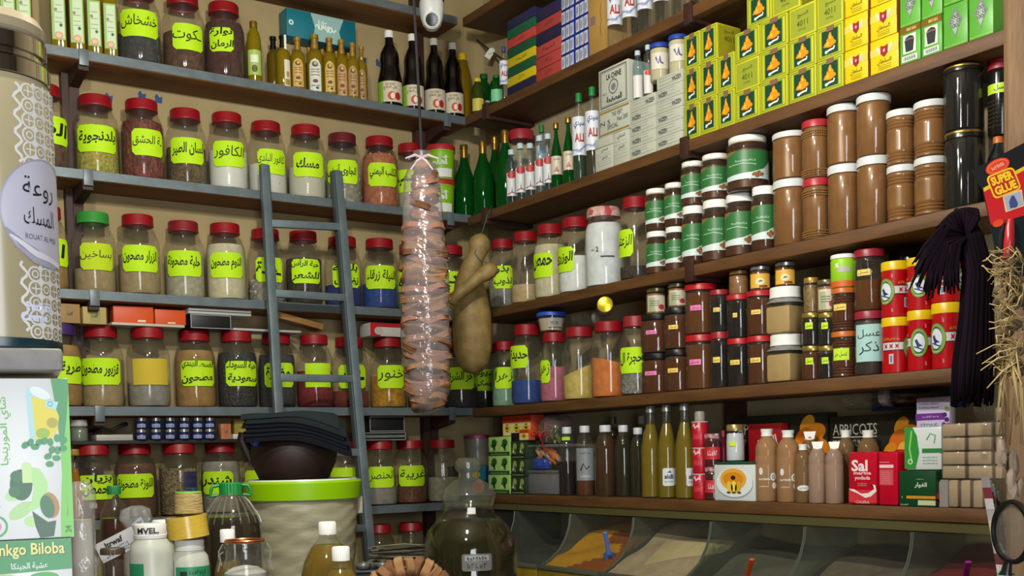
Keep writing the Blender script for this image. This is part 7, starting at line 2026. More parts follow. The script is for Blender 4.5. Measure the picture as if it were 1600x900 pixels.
# dried grass bundle and tray, ring of dried figs
p = at(640, 866, 3.2)
t = thing('straw_bale', 'bale of gray dried stalks lying below the ladder foot', 'bundle', (p.x, p.y, TZ + 0.001), face(p))
hz = p.z - TZ
GS = [mat(c, 0.9) for c in ('#4a4636', '#5f5a48', '#37342a', '#6f6a56')]
b = B()
for i in range(240):
    y, z = RND.uniform(-0.05, 0.04), RND.uniform(0.0, hz + 0.024)
    x0 = RND.uniform(-0.12, -0.07)
    b.tube([(x0, y, max(0.003, z)), (x0 + 0.09, y + RND.uniform(-0.006, 0.006), max(0.003, z + RND.uniform(-0.008, 0.008))), (x0 + RND.uniform(0.15, 0.19), y, max(0.003, z + RND.uniform(-0.008, 0.008)))], 0.0028, RND.choice(GS), 4)
part(t, 'stalks', b, sharp=180, kind='stuff')
p = at(600, 884, 2.75)
t = thing('dark_tray', 'dark metal tray with crumpled foil in front of the dried stalks', 'tray', (p.x, p.y, TZ + 0.001), face(p))
hz = p.z - TZ
part(t, 'tray', B().box((-0.07, -0.05, 0), (0.07, 0.05, hz - 0.012), mat('#16181a', 0.4), 0.004).box((-0.075, -0.054, hz - 0.012), (0.075, 0.05, hz - 0.006), mat('#4a5056', 0.35, 0.6), 0.002))
b = B()
for i in range(7):
    b.blob((-0.05 + 0.016 * i, -0.035 + 0.01 * (i % 3), hz + 0.002), 0.016, mat('#5c5f5e', 0.35, 0.3), 1, (1.2, 0.9, 0.7), 0.35)
part(t, 'foil', b, 'crumpled gray foil', 180)
FIG = [mat(c, 0.75, col2=d, scale=60, amt=0.8, bump=0.6) for c, d in (('#a4764a', '#6a4424'), ('#b88c5c', '#84582e'), ('#86582e', '#583618'), ('#b8846c', '#845444'))]
def fig_mesh(R, T, m, seed):
    q = random.Random(seed)
    ph = [q.uniform(0, 6) for _ in range(3)]
    w = lambda a, z: 1 + 0.1 * math.sin(2 * a + ph[0]) + 0.07 * math.sin(5 * a + ph[1]) + 0.04 * math.sin(9 * a + 300 * z + ph[2])
    return B().lathe([(0, -T * 0.3), (R * 0.5, -T * 0.5), (R * 0.88, -T * 0.46), (R * 1.02, -T * 0.3), (R * 0.94, -T * 0.12), (R * 1.0, T * 0.02), (R * 0.93, T * 0.2), (R * 0.98, T * 0.36), (R * 0.8, T * 0.52), (R * 0.4, T * 0.36), (0, T * 0.2)], m, 22, None, w)
FM = [fig_mesh(1, 0.75, m, i).mesh('dried_fig', 70) for i, m in enumerate(FIG)]
p = at(640, 925, 2.2)
t = thing('fig_ring', 'ring of strung pale dried figs at the front edge', 'figs', p, face(p))
for i in range(24):
    a = PI * 2 * i / 24
    o = part(t, 'dried_fig', FM[(i * 7) % 3])
    o.location = (0.066 * math.cos(a), -0.005, 0.05 * math.sin(a) + 0.0)
    o.rotation_euler = (0.25 * math.sin(i * 2.3), -a, 0)
    o.scale = (0.021, 0.02, 0.024)
part(t, 'string', B().tube([(0.066 * math.cos(2 * PI * i / 30), -0.005, 0.05 * math.sin(2 * PI * i / 30)) for i in range(31)], 0.0015, mat('#8a7a5a', 0.9), 5))
solid('fig_stand', B().box((-0.05, -0.03, 0), (0.05, 0.03, p.z - 0.07 - TZ), mat('#3a2c1e', 0.8), 0.003), 'brown block under the ring of dried figs', 'block', (p.x, p.y, TZ + 0.001), face(p))

# ------------------------------------------------------------------ ladder leaning on the second shelf
t = thing('metal_ladder', 'gray steel ladder leaning against the jar shelves', 'ladder', (0, 0, 0))
LS = mat('#6f7f86', 0.45, 0.35, col2='#58666c', scale=18, amt=0.8)
def lad(px, py, y):
    return on(px, py, 1, y)
tl, tr = lad(412, 258, -0.2), lad(527, 268, -0.2)
d0 = -0.2
def ladp(px, py):                       # the ladder's plane: foot 0.55 m out from the wall
    for _ in range(6):
        pass
    a = Vector((0, -0.2, tl.z)); n = Vector((0, tl.z, -0.38)).normalized()
    r_ = ray(px, py)
    return CAM + r_ * ((a - CAM).dot(n) / r_.dot(n))
def bar(p0, p1, w, d, m=LS):
    b = B()
    ax = (p1 - p0); L = ax.length; ax.normalize()
    s = Vector((1, 0, 0)); s = (s - ax * s.dot(ax)).normalized() if abs(ax.x) < 0.8 else Vector((0, 0, 1))
    f = ax.cross(s)
    M_ = Matrix((s, f, ax)).transposed().to_4x4(); M_.translation = p0
    b.box((-w / 2, -d / 2, 0), (w / 2, d / 2, L), m, 0.0015, M_)
    return b
l0, l1 = ladp(412, 258), ladp(434, 642)
r0, r1 = ladp(527, 268), ladp(577, 842)
dl, dr = (l1 - l0).normalized(), (r1 - r0).normalized()
def foot(p0, d):
    return p0 + d * ((TZ - 0.3 - p0.z) / d.z)
part(t, 'rail', bar(l0, foot(l0, dl), 0.028, 0.025))
part(t, 'rail', bar(r0, foot(r0, dr), 0.03, 0.025))
part(t, 'rail_flange', bar(l0 + Vector((0.017, 0.008, 0)), foot(l0, dl) + Vector((0.017, 0.008, 0)), 0.006, 0.03, mat('#4a555a', 0.5, 0.3)))
part(t, 'rail_flange', bar(r0 + Vector((-0.018, 0.008, 0)), foot(r0, dr) + Vector((-0.018, 0.008, 0)), 0.006, 0.03, mat('#4a555a', 0.5, 0.3)))
for (ya, yb) in ((349, 355), (458, 466), (590, 592), (705, 707), (818, 826)):
    fa = lambda q0, d, py: q0 + d * ((zat(py, q0 + d * 0.8) - q0.z) / d.z)
    a, c = l0, r0
    A_, C_ = l0 + dl * 0.01, r0 + dr * 0.01
    for _ in range(5):
        A_ = l0 + dl * ((zat(ya, A_) - l0.z) / dl.z)
        C_ = r0 + dr * ((zat(yb, C_) - r0.z) / dr.z)
    part(t, 'rung', bar(A_, C_, 0.026, 0.02))

# ------------------------------------------------------------------ hanging things
def bagfigs():
    o = at(664, 440, 3.3)
    zt_, zb_ = at(656, 240, 3.3).z, at(664, 648, 3.3).z
    zc = zt_
    L = zt_ - zb_
    t = thing('hanging_fig_bag', 'long clear bag of strung dried figs hanging on a black cord', 'bag', (o.x, o.y, zb_), face(o))
    wd = [(0.0, 0.012), (0.025, 0.042), (0.09, 0.06), (0.3, 0.068), (0.55, 0.065), (0.75, 0.057), (0.9, 0.05), (0.955, 0.034), (0.975, 0.014), (1.0, 0.026)]
    wob = lambda a, z: 1 + 0.05 * math.sin(3 * a + 18 * z) + 0.035 * math.sin(7 * a - 31 * z)
    part(t, 'film', B().lathe([(0, 0)] + [(r * 1.05, f * L) for f, r in wd], glass((0.95, 0.93, 0.95), 0.13, (0.8, 0.72, 0.76), 0.9, 0.1, 1.0, 45, base=0.1), 44, None, lambda a, z: wob(a, z)), 'clear wrinkled film', 180)
    n = 0
    for f in range(32):
        z = (0.035 + 0.9 * f / 31) * L
        rr = 0.06
        for (a, ra), (c, rc) in zip(wd, wd[1:]):
            if a <= z / L <= c:
                rr = ra + (rc - ra) * (z / L - a) / (c - a)
        two = f < 24
        for s in ((-1, 1) if two else (0.35,)):
            o2 = part(t, 'dried_fig', FM[(f * 3 + int(s * 2)) % 4])
            o2.location = (s * rr * (0.42 if two else 0.35), -0.012 + 0.006 * math.sin(f * 2.1), z)
            o2.rotation_euler = (RND.uniform(-0.5, 0.3), RND.uniform(-0.45, 0.45), RND.uniform(0, 6))
            k = (0.037 if two else 0.045) * rr / 0.06
            o2.scale = (k, k * 1.1, RND.uniform(0.026, 0.034))
    part(t, 'cord', B().tube([(0, 0, L), (-0.004, 0, L + 0.2), (-0.012, 0, L + 0.5), (-0.02, 0, 3.59 - zb_)], 0.0042, mat('#1c1820', 0.5), 8), 'black hanging cord')
    b = B()
    for a in (0.3, 1.6, 2.8, 4.0, 5.4):
        b.tube([(0, -0.02, L * 0.972), (0.02 * math.cos(a), -0.03, L * 0.972 + 0.016 * math.sin(a)), (0.05 * math.cos(a), -0.034, L * 0.965 + 0.03 * math.sin(a) - 0.01)], [0.004, 0.0045, 0.002], mat('#b8a8b0', 0.5), 6)
    b.lathe([(0.015, L * 0.968), (0.019, L * 0.972), (0.015, L * 0.98)], mat('#b8a8b0', 0.5), 20)
    part(t, 'tie', b, 'pale string tie')
bagfigs()
# gourds hanging by a green string
GO = mat('#a08650', 0.6, col2='#6e5a2e', scale=26, amt=0.9, bump=0.5, bscale=45)
d = 4.2
k = d / F
o = at(740, 480, d)
t = thing('hanging_gourd', 'large dried bottle gourd hanging by a green string at the corner', 'gourd', o, face(o))
X = lambda px, py, y=0: Vector(((px - 740) * k, y, -(py - 480) * k))
pts = [(737, 584, 2), (737, 580, 14), (737, 568, 24), (737, 545, 30), (737, 515, 31), (737, 490, 30), (735, 462, 27), (734, 440, 22), (738, 420, 17), (744, 404, 14), (749, 394, 14.5), (752, 384, 17.5), (753, 376, 16), (754, 369, 9), (754, 366, 2)]
part(t, 'body', B().tube([X(a, c) for a, c, r in pts], [r * k for a, c, r in pts], GO, 28), sharp=80)
part(t, 'string', B().tube([X(765, 338), X(757, 362), X(753, 374, -0.03), X(744, 400, -0.034), X(752, 410, -0.036), X(762, 415, -0.05), X(768, 436, -0.05)], 0.002, mat('#2f5a44', 0.7), 6).tube([X(765, 338), Matrix.Rotation(-face(o), 3, 'Z') @ (on(768, 322, 0, -DR - 0.001) - o)], 0.002, mat('#2f5a44', 0.7), 6), 'green string')
d2 = 4.06
k = d2 / F
o = at(740, 480, d2)
t = thing('hanging_gourd', 'small broken gourd neck with round knob tied across the large gourd', 'gourd', o, face(o))
pts = [(705, 474, 9), (711, 464, 11), (722, 455, 12), (736, 445, 12), (750, 434, 13), (760, 428, 15.5), (768, 423, 16), (775, 419, 11), (778, 417, 2)]
part(t, 'neck', B().tube([X(a, c) for a, c, r in pts], [r * k for a, c, r in pts], GO, 24, 0.8), sharp=80)
part(t, 'torn_edge', B().tube([X(704, 468), X(702, 474), X(706, 481), X(712, 482)], [0.008, 0.012, 0.01, 0.004], mat('#8a7040', 0.7), 10, 0.5), 'torn husk edge', 80)
# dome camera under the ceiling shelf
o = at(674, 2, 3.75)
k = 3.75 / F
t = thing('dome_camera', 'white dome security camera under the top shelf', 'camera', o, face(o))
part(t, 'housing', B().lathe([(0, 0.0), (18 * k, 0.0), (19 * k, -4 * k), (19 * k, -14 * k), (17.5 * k, -26 * k), (14 * k, -37 * k), (8 * k, -44 * k), (0, -47 * k)], mat('#c2c6c4', 0.35), 40))
Ml = Matrix.Translation((0, -9.5 * k, -32 * k)) @ Matrix.Rotation(PI / 2 + 0.35, 4, 'X')
part(t, 'lens_ring', B().lathe([(9.6 * k, 0), (13 * k, 0), (13.5 * k, 5 * k), (10.5 * k, 8 * k), (9.6 * k, 7 * k), (9.6 * k, 0)], mat('#d4d8d6', 0.3), 36, Ml), 'white lens ring')
b = B().lathe([(9.6 * k, 4 * k), (9 * k, 6 * k), (0, 6.5 * k)], mat('#0c0e10', 0.15), 30, Ml)
for i in range(12):
    a = i * PI / 6
    b.blob(Ml @ Vector((7.4 * k * math.cos(a), 7.4 * k * math.sin(a), 6.2 * k)), 1.0 * k, mat('#4a5052', 0.3), 1)
part(t, 'lens', b, 'black lens with a ring of small lights')
part(t, 'mount', B().lathe([(0, 0.12), (20 * k, 0.12), (20 * k, 0.0), (0, 0.0)], mat('#3a2216', 0.7), 24))
# wire and tag in the corner
p0, p1, p2 = on(742, 60, 0, -0.03), on(770, 82, 0, -0.05), on(796, 100, 0, -0.16)
t = thing('hanging_tag', 'white paper tag hanging on a thin dark wire in the corner', 'tag', p1, 0)
part(t, 'wire', B().tube([p0 - p1, Vector((0, 0, 0)), p2 - p1], 0.004, mat('#2a1c14', 0.6), 6))
o, U, V_, N, k = img(766, 86, 4.55)
M3 = lambda a, c, l: o - p1 + U * (a * k) + V_ * (c * k) + N * (l + 0.02)
b = B(); b.deco(sh_poly(rotp([(-5, -9), (5, -9), (5, 5), (2, 9), (-2, 9), (-5, 5)], -0.6)), pm('#c8c8bc'), M3, 0.0); b.deco(sh_scrawl(0, -1, 6, 2.5, 5), pm('#5a6a5a'), M3, 0.0006)
part(t, 'tag', b)
# blue scraps on the plaster
for i, (px, py) in enumerate(((222, 149), (248, 154), (568, 92), (592, 98), (170, 152))):
    q = on(px, py, 1, -0.001)
    b = B(); b.deco(sh_poly([(-0.012, -0.014), (0.01, -0.016), (0.014, 0.008), (0.002, 0.004), (-0.006, 0.016), (-0.014, 0.006)]), mat('#2c4a78', 0.8), flat((0, 0, 0)), 0.0005)
    o = solid('paint_scrap', b, 'small blue scrap stuck on the bare plaster, %s from left' % NTH[(2, 3, 0, 1, 4).index(0) if False else (1, 2, 3, 4, 0)[i]], 'scrap', q, 0, 'blue scraps on the left wall')

# ------------------------------------------------------------------ left foreground: rack, dispenser, tea cartons
k = 1.0 / F
D = 1.0
base = at(0, 545, D)
zr = lambda py: zat(py, base)
zb = zr(552)
STONE = mat('#8f8b86', 0.5, col2='#6f6b66', scale=40, amt=0.9)
fr = face(base)
t = thing('display_rack', 'gray stone-topped rack at the left edge carrying the dispenser', 'rack', (base.x, base.y, 0), fr)
w_ = 86 * k
part(t, 'slab', B().box((-0.28, -0.06, zb - 0.0195), (w_, 0.12, zb - 0.0005), STONE, 0.003), 'gray stone slab')
zlow = zr(905)
part(t, 'lower_shelf', B().box((-0.28, -0.07, zlow - 0.035), (0.07, 0.12, zlow - 0.02), STONE, 0.003))
for y in (-0.04, 0.1):
    part(t, 'post', B().box((-0.28, y - 0.012, 0), (-0.256, y + 0.012, zb - 0.02), mat('#5a5a58', 0.4, 0.6), 0.002))
R = 92 * k
t = thing('gel_dispenser', 'tall beige dispenser jar with chrome collar and white lace label', 'dispenser', Vector((base.x, base.y, zb)), fr)
Hh = zr(135) - zb
BEI = mat('#a39878', 0.2, col2='#9a8f70', scale=5)
part(t, 'base_ring', B().lathe([(0, 0), (R * 0.98, 0), (R, 0.002), (R, 0.009), (R * 0.98, 0.0095), (0, 0.0095)], mat('#0c2c34', 0.3), 56), 'dark teal base')
part(t, 'body', B().lathe([(R * 0.97, 0.0095), (R * 0.98, 0.012), (R * 0.98, Hh - 0.01), (R * 0.94, Hh)], BEI, 64), sharp=60)
CHR = mat('#c8c8cc', 0.08, 1.0)
zc = Hh
part(t, 'collar', B().lathe([(R * 0.9, zc), (R * 0.97, zc + 0.001), (R * 0.97, zc + 0.014), (R * 0.88, zc + 0.018), (R * 0.88, zc + 0.022), (R * 0.93, zc + 0.023), (R * 0.93, zc + 0.036), (R * 0.86, zc + 0.039)], CHR, 64), 'chrome collar')
part(t, 'stopper', B().lathe([(R * 0.8, zc + 0.037), (R * 0.9, zc + 0.041), (R * 0.92, zc + 0.048), (R * 0.84, zc + 0.056), (R * 0.5, zc + 0.06), (0, zc + 0.061)], mat('#a89a80', 0.15, col2='#9c8e74', scale=8), 56), 'beige stopper')
b = B(); Rb = R * 0.98; mp = cyl(Rb); LW = pm('#d2d2d0', 0.5)
ang = lambda px: math.asin(max(-0.98, min(0.98, px / 92.0)))
def lace(z0, z1):
    z = z0
    st = 0.0135
    i = 0
    while z < z1:
        for j in range(5):
            u = Rb * (ang(38) + 0.2) + j * st * 0.85
            b.deco(sh_ring(u, z, st * 0.52, 0.0016, n=14), LW, mp, 0.0004, 0.006)
            if (i + j) % 2:
                b.deco(sh_line([(u - st * 0.3, z), (u + st * 0.3, z)], 0.0012), LW, mp, 0.0006)
                b.deco(sh_line([(u, z - st * 0.34), (u, z + st * 0.34)], 0.0012), LW, mp, 0.0006)
            else:
                b.deco(sh_ring(u, z, st * 0.26, 0.0012, n=10), LW, mp, 0.0006, 0.006)
            b.deco(sh_ell(u + st * 0.42, z + st * 0.45, 0.0022, n=8), LW, mp, 0.0006)
        z += st * 0.92; i += 1
    for s in (0,):
        pts = []
        n = int((z1 - z0) / 0.003)
        for q in range(n + 1):
            pts.append((Rb * ang(38) + 0.003 * math.sin(q * 1.3), z0 + (z1 - z0) * q / n))
        b.deco(sh_line(pts, 0.0025), LW, mp, 0.0006)
zz = lambda py: zr(py) - zb
lace(zz(525), zz(420)); lace(zz(270), zz(150))
zm = zz(342); hv = zz(258) - zm
uc = Rb * 0.95
b.deco(sh_ell(uc, zm, uc - Rb * ang(7), hv, 48), pm('#b6b4c4', 0.35), mp, 0.001, 0.004)
b.deco(sh_ring(uc, zm, uc - Rb * ang(7), 0.0015, hv, 48), pm('#9896aa', 0.35), mp, 0.0013, 0.004)
ut = Rb * 0.78
b.deco(sh_text('روعة', ut, zz(308), Rb * 0.66, 0.021, 0.0), INK, mp, 0.0016, 0.003)
b.deco(sh_text('المسك', ut, zz(349), Rb * 0.66, 0.03, 0.0), INK, mp, 0.0016, 0.003)
b.deco(sh_text('ROUAT AL MISK', ut + 0.002, zz(381), Rb * 0.7, 0.0046, 0.0), pm('#4a4858'), mp, 0.0016, 0.003)
for i, (a0, a1, c) in enumerate((((14, 372), (60, 405), '#8a899c'), ((20, 382), (88, 418), '#cfcdd8'), ((26, 396), (80, 424), '#9a98aa'))):
    b.deco(sh_line([(Rb * ang(a0[0]), zz(a0[1])), (Rb * ang((a0[0] + a1[0]) / 2), zz((a0[1] + a1[1]) / 2 + 6)), (Rb * ang(a1[0]), zz(a1[1]))], [0.002, 0.006, 0.004]), pm(c), mp, 0.0016 + 0.0003 * i, 0.003)
for s, py, a in (('Parfum', 487, 0.68), ('Creme', 503, 0.58)):
    b.deco(sh_text(s, Rb * a, zz(py), Rb * 0.5, 0.008, 0.06), pm('#c9cbe0'), mp, 0.0018, 0.003)
part(t, 'label', b, 'pale oval label with Arabic lettering over white lace', 180)
# tea cartons under the slab
def tea_box(name, label, px_r, y_top, y_bot, depth, deco):
    o = at(px_r, (y_top + y_bot) / 2, depth)
    kk = depth / F
    z0, z1 = zat(y_bot, o), zat(y_top, o)
    w, h = 190 * kk, z1 - z0
    r_ = face(o)
    c = o + Matrix.Rotation(r_, 3, 'Z') @ Vector((-w / 2, 0.03, 0)); c.z = z0
    b = B().box((-w / 2, -0.03, 0), (w / 2, 0.03, h), pm('#d4d6d2', 0.35), 0.001)
    mpf = flat((w / 2, -0.03, 0))
    P = lambda px, py: ((px - px_r) * kk, (y_bot - py) * h / (y_bot - y_top))
    deco(b, mpf, P, kk)
    solid(name, b, label, 'box', c, r_)
def moringa(b, mp, P, k):
    d = lambda sh, c, l: b.deco(sh, pm(c, 0.4), mp, l)
    pl = lambda pts: sh_poly([P(*q) for q in pts])
    el = lambda x, y, a, c, rot=0, n=20: sh_ell(*P(x, y), a * k, c * k, n, rot)
    d(pl([(86, 592), (111, 592), (111, 838), (92, 838), (93, 800), (97, 740), (96, 690), (91, 630)]), '#6fc04a', 0.0004)
    d(pl([(86, 592), (111, 592), (111, 610), (107, 650), (100, 700), (96, 690), (91, 630)]), '#2f8a44', 0.0006)
    d(sh_text('شاي المورينجا', *P(19, 672), 104 * k, 17 * k, 0.01, PI / 2), '#58a83c', 0.0006)
    d(sh_text('THE MORINGA', *P(1, 730), 125 * k, 13 * k, 0.01, PI / 2), '#2c6a3c', 0.0006)
    d(pl([(50, 607), (58, 604), (66, 689), (53, 686)]), '#a8d0d0', 0.0005)
    d(pl([(58, 620), (88, 626), (96, 650), (93, 672), (82, 686), (62, 690)]), '#d8c81c', 0.0008)
    d(el(70, 614, 16, 8, -0.5), '#d8e0e0', 0.0012)
    d(pl([(78, 624), (96, 628), (92, 640), (76, 636)]), '#a8d0d4', 0.0014)
    d(sh_ring(*P(84, 631), 4 * k, 1.2 * k), '#4a9aa0', 0.0018)
    d(el(86, 660, 8, 8), '#a89a1c', 0.0012); d(el(72, 676, 10, 8), '#8fb01c', 0.0012)
    for x, y in ((46, 694), (54, 690), (60, 697), (74, 688), (82, 690), (92, 684), (101, 688), (100, 700), (84, 702), (78, 712), (90, 715), (80, 724), (92, 703), (66, 690)):
        d(el(x, y, 6, 4.5, (x * 7 % 5) * 0.4), '#2f8a4c', 0.0015)
    d(el(36, 795, 20, 10, 0.6), '#a8d08a', 0.0005); d(el(30, 770, 16, 9, 0.3), '#b4d89a', 0.0005); d(el(50, 812, 10, 8), '#b0d890', 0.0005)
    d(el(38, 755, 16, 24), '#1f5a34', 0.0008); d(el(32, 742, 9, 9), '#2a6a3c', 0.001); d(el(28, 765, 8, 9), '#2a6a3c', 0.001)
    d(pl([(46, 726), (66, 732), (76, 752), (76, 772), (66, 788), (50, 796), (41, 794), (52, 782), (56, 760)]), '#a8d88a', 0.0012)
    d(pl([(40, 724), (46, 720), (53, 724), (54, 752), (40, 752)]), '#c2dc9a', 0.0014)
    d(el(78, 788, 13, 20, 0.2), '#a87a34', 0.0014); d(el(74, 790, 10, 18, 0.2), '#2a6a40', 0.0017)
    d(pl([(52, 796), (64, 806), (74, 814), (86, 812), (82, 836), (62, 838), (56, 820)]), '#1f5230', 0.001)
    d(sh_ring(*P(0, 818), 17 * k, 3 * k), '#3a9a5a', 0.0008); d(el(0, 818, 8, 8), '#c08a94', 0.0008)
    d(sh_text('24', *P(103, 826), 11 * k, 9 * k, 0.02, PI / 2), '#2c6a3c', 0.0012)
    d(sh_scrawl(*P(104, 780), 4 * k, 50 * k, 1), '#7ab060', 0.0009)
tea_box('moringa_tea_carton', 'white and green herb tea carton with mortar and leaves under the stone slab', 111, 591, 839, 0.985, moringa)
def ginkgo(b, mp, P, k):
    d = lambda sh, c, l: b.deco(sh, pm(c, 0.4), mp, l)
    d(sh_poly([P(-70, 842), P(113, 840), P(113, 888), P(-70, 894)]), '#2c8a48', 0.0004)
    d(sh_text('Ginkgo Biloba', *P(48, 858), 112 * k, 24 * k, 0.03), '#1a3a14', 0.0006)
    d(sh_text('Ginkgo Biloba', *P(47, 857), 112 * k, 24 * k, 0.02), '#dcd87a', 0.001)
    d(sh_text('عشبة الجينكا', *P(52, 881), 52 * k, 12 * k, 0.02), '#dce0d8', 0.0006)
    d(sh_ell(*P(15, 900), 20 * k, 8 * k), '#c8c020', 0.0005); d(sh_ell(*P(72, 900), 22 * k, 9 * k), '#4aa040', 0.0005)
tea_box('ginkgo_tea_carton', 'green banded herb tea carton with yellow lettering, below the white tea carton', 113, 841, 934, 0.985, ginkgo)

# ------------------------------------------------------------------ right foreground: post and what hangs on it
p = at(1607, 450, 2.2)
PO = mat('#86694a', 0.8, col2='#5c4430', scale=6, amt=1.0, bump=0.5, bscale=30, stretch=(4, 4, 0.7))
o = B().box((-0.04, -0.04, 0), (0.04, 0.04, 3.598), PO, 0.008)
me = struct('trim_8', o)
me.location = (p.x, p.y, 0); me.rotation_euler = (0, 0, face(p) + 0.1)
# card with glue tubes
def card_obj(name, label, px, py, d, build):
    o, U, V_, N, k = img(px, py, d)
    t = thing(name, label, 'card', o, 0)
    M_ = lambda a, c, l: U * ((a - px) * k) - V_ * ((c - py) * k) + N * l
    build(t, M_, k)
    return t
def slabpoly(b, pts, M_, m, th=0.002):
    n = len(pts)
    V = [M_(x, y, -th) for x, y in pts] + [M_(x, y, 0) for x, y in pts]
    b.add(V, [tuple(range(n)), tuple(reversed(range(n, 2 * n)))] + [(i, n + i, n + (i + 1) % n, (i + 1) % n) for i in range(n)], m)
def glue(t, M_, k):
    d = lambda b, sh, c, l: b.deco(sh, pm(c, 0.4), M_, l)
    b = B()
    slabpoly(b, [(1518, 266), (1652, 196), (1660, 322), (1548, 352), (1536, 298)], M_, pm('#15161a', 0.35))
    d(b, sh_poly([(1537, 300), (1548, 351), (1660, 321), (1656, 236)]), '#b8141c', 0.0006)
    d(b, sh_poly([(1537, 300), (1656, 236), (1656, 230), (1536, 294)]), '#d8b020', 0.0008)
    A = -0.46
    d(b, sh_ell(1558.5, 260, 20, 11, 28, A), '#d8401c', 0.0008)
    d(b, sh_ell(1558.5, 260, 17, 8.5, 28, A), '#e87a50', 0.001)
    d(b, sh_ell(1558.5, 260, 16, 7.5, 28, A), '#cf3a1c', 0.0012)
    Vt, Ft = sh_scrawl(0, 0, 22, 6, 7)
    d(b, ([(1558.5 + math.cos(A) * x + math.sin(A) * y, 260 + math.sin(A) * x - math.cos(A) * y) for x, y in Vt], Ft), '#e8b098', 0.0014)
    B2 = -0.38
    d(b, sh_rr(1568, 286, 46, 38, 7, 5, B2), '#e8b41c', 0.001)
    d(b, sh_rr(1568, 286, 41, 33, 6, 5, B2), '#a8201c', 0.0012)
    for s, oy in (('SUPER', 8), ('GLUE', -8)):
        Vt, Ft = sh_text(s, 0, oy, 36, 14, 0.05)
        d(b, ([(1568 + math.cos(B2) * x + math.sin(B2) * y, 286 + math.sin(B2) * x - math.cos(B2) * y) for x, y in Vt], Ft), '#e8c020', 0.0015)
    d(b, sh_poly([(1566, 306), (1596, 296), (1600, 322), (1571, 332)]), '#d8b888', 0.001)
    d(b, sh_poly([(1568, 308), (1594, 299), (1598, 320), (1573, 329)]), '#98a0b4', 0.0013)
    d(b, sh_poly([(1580, 306), (1584, 306), (1590, 318), (1588, 324), (1578, 326), (1576, 316)]), '#3a4478', 0.0016)
    part(t, 'card', b)
    b = B()
    slabpoly(b, [(1549, 356), (1600, 336), (1640, 420), (1572, 440), (1558, 410)], M_, pm('#182024', 0.25))
    d(b, sh_ell(1559, 349, 9, 5.5, 20, -0.4), '#d0401c', 0.001)
    part(t, 'lower_card', b)
    b = B()
    tb = [M_(1576, 345, 0.008), M_(1573, 362, 0.012), M_(1572, 384, 0.012), M_(1570, 404, 0.009)]
    b.tube(tb, [5 * k, 7 * k, 8 * k, 6 * k], pm('#a01c24', 0.25), 12)
    part(t, 'glue_tube', b, 'red glue tube')
    b = B()
    slabpoly(b, [(1564, 398), (1580, 392), (1583, 424), (1568, 430)], M_, pm('#c8452c'))
    part(t, 'red_tag', b, 'orange-red tag')
card_obj('glue_card', 'black and red glue display card hanging on the wooden post', 1560, 300, 2.08, glue)
# dark yarn bundle
o = at(1502, 345, 2.5)
k = 2.5 / F
t = thing('hanging_yarn', 'bundle of dark purple yarn hanging at the shelf end', 'yarn', o, face(o))
X = lambda px, py, y=0: Vector(((px - 1502) * k, y, -(py - 345) * k))
YM = [mat(c, 1.0, spec=0.1) for c in ('#120a13', '#170d17', '#0e080f', '#1b101c')]
b = B()
for i in range(64):
    f = i / 63
    x1 = 1487 + 58 * f
    y = -0.02 - 0.02 * math.sin(PI * f) + RND.uniform(-0.012, 0.006)
    b.tube([X(1494 + 22 * f, 335 + RND.uniform(-10, 14), 0), X(1498 + 34 * f, 372, y * 0.8), X(1506 + 40 * f, 430, y), X(1500 + 46 * f, 500, y), X(x1 + 3, 570, y), X(x1, 622 + RND.uniform(-8, 16), y * 0.9)], [2.6 * k, 3.4 * k, 3.6 * k, 3.6 * k, 3.6 * k, 2.6 * k], YM[i % 4], 6, 0.7)
part(t, 'long_strands', b, sharp=180, kind='stuff')
b = B()
for i in range(40):
    f = i / 39
    a = math.radians(185 + 75 * f)
    L = 62 + RND.uniform(-12, 16) + (18 if 0.2 < f < 0.7 else 0)
    ex, ey = 1510 + L * 1.08 * math.cos(a), 395 - L * 0.95 * math.sin(a)
    mx, my = 1508 + L * 0.55 * math.cos(a - 0.35), 372 - L * 0.5 * math.sin(a - 0.35)
    b.tube([X(1512, 372, -0.03), X(mx + 6, my - 8, -0.05), X((mx + ex) / 2, (my + ey) / 2 + 1, -0.052), X(ex, ey + 8 * (1 - f), -0.045)], [4.5 * k, 5.4 * k, 5 * k, 2 * k], YM[i % 4], 6, 0.6)
for i in range(22):
    f = i / 21
    b.tube([X(1508, 380, -0.03), X(1476 + 50 * f, 350 - 14 * math.sin(PI * f), -0.045), X(1468 + 56 * f, 334 + 22 * (1 - f) - 12 * math.sin(PI * f), -0.03), X(1482 + 46 * f, 344, 0)], [4.5 * k, 4.8 * k, 4.5 * k, 3 * k], YM[i % 4], 6, 0.6)
part(t, 'looped_strands', b, sharp=180, kind='stuff')
part(t, 'hook', B().tube([X(1502, 330, 0.0), X(1502, 322, 0.05), X(1506, 322, 0.1), X(1508, 324, 0.18)], 0.003, SILV, 6))
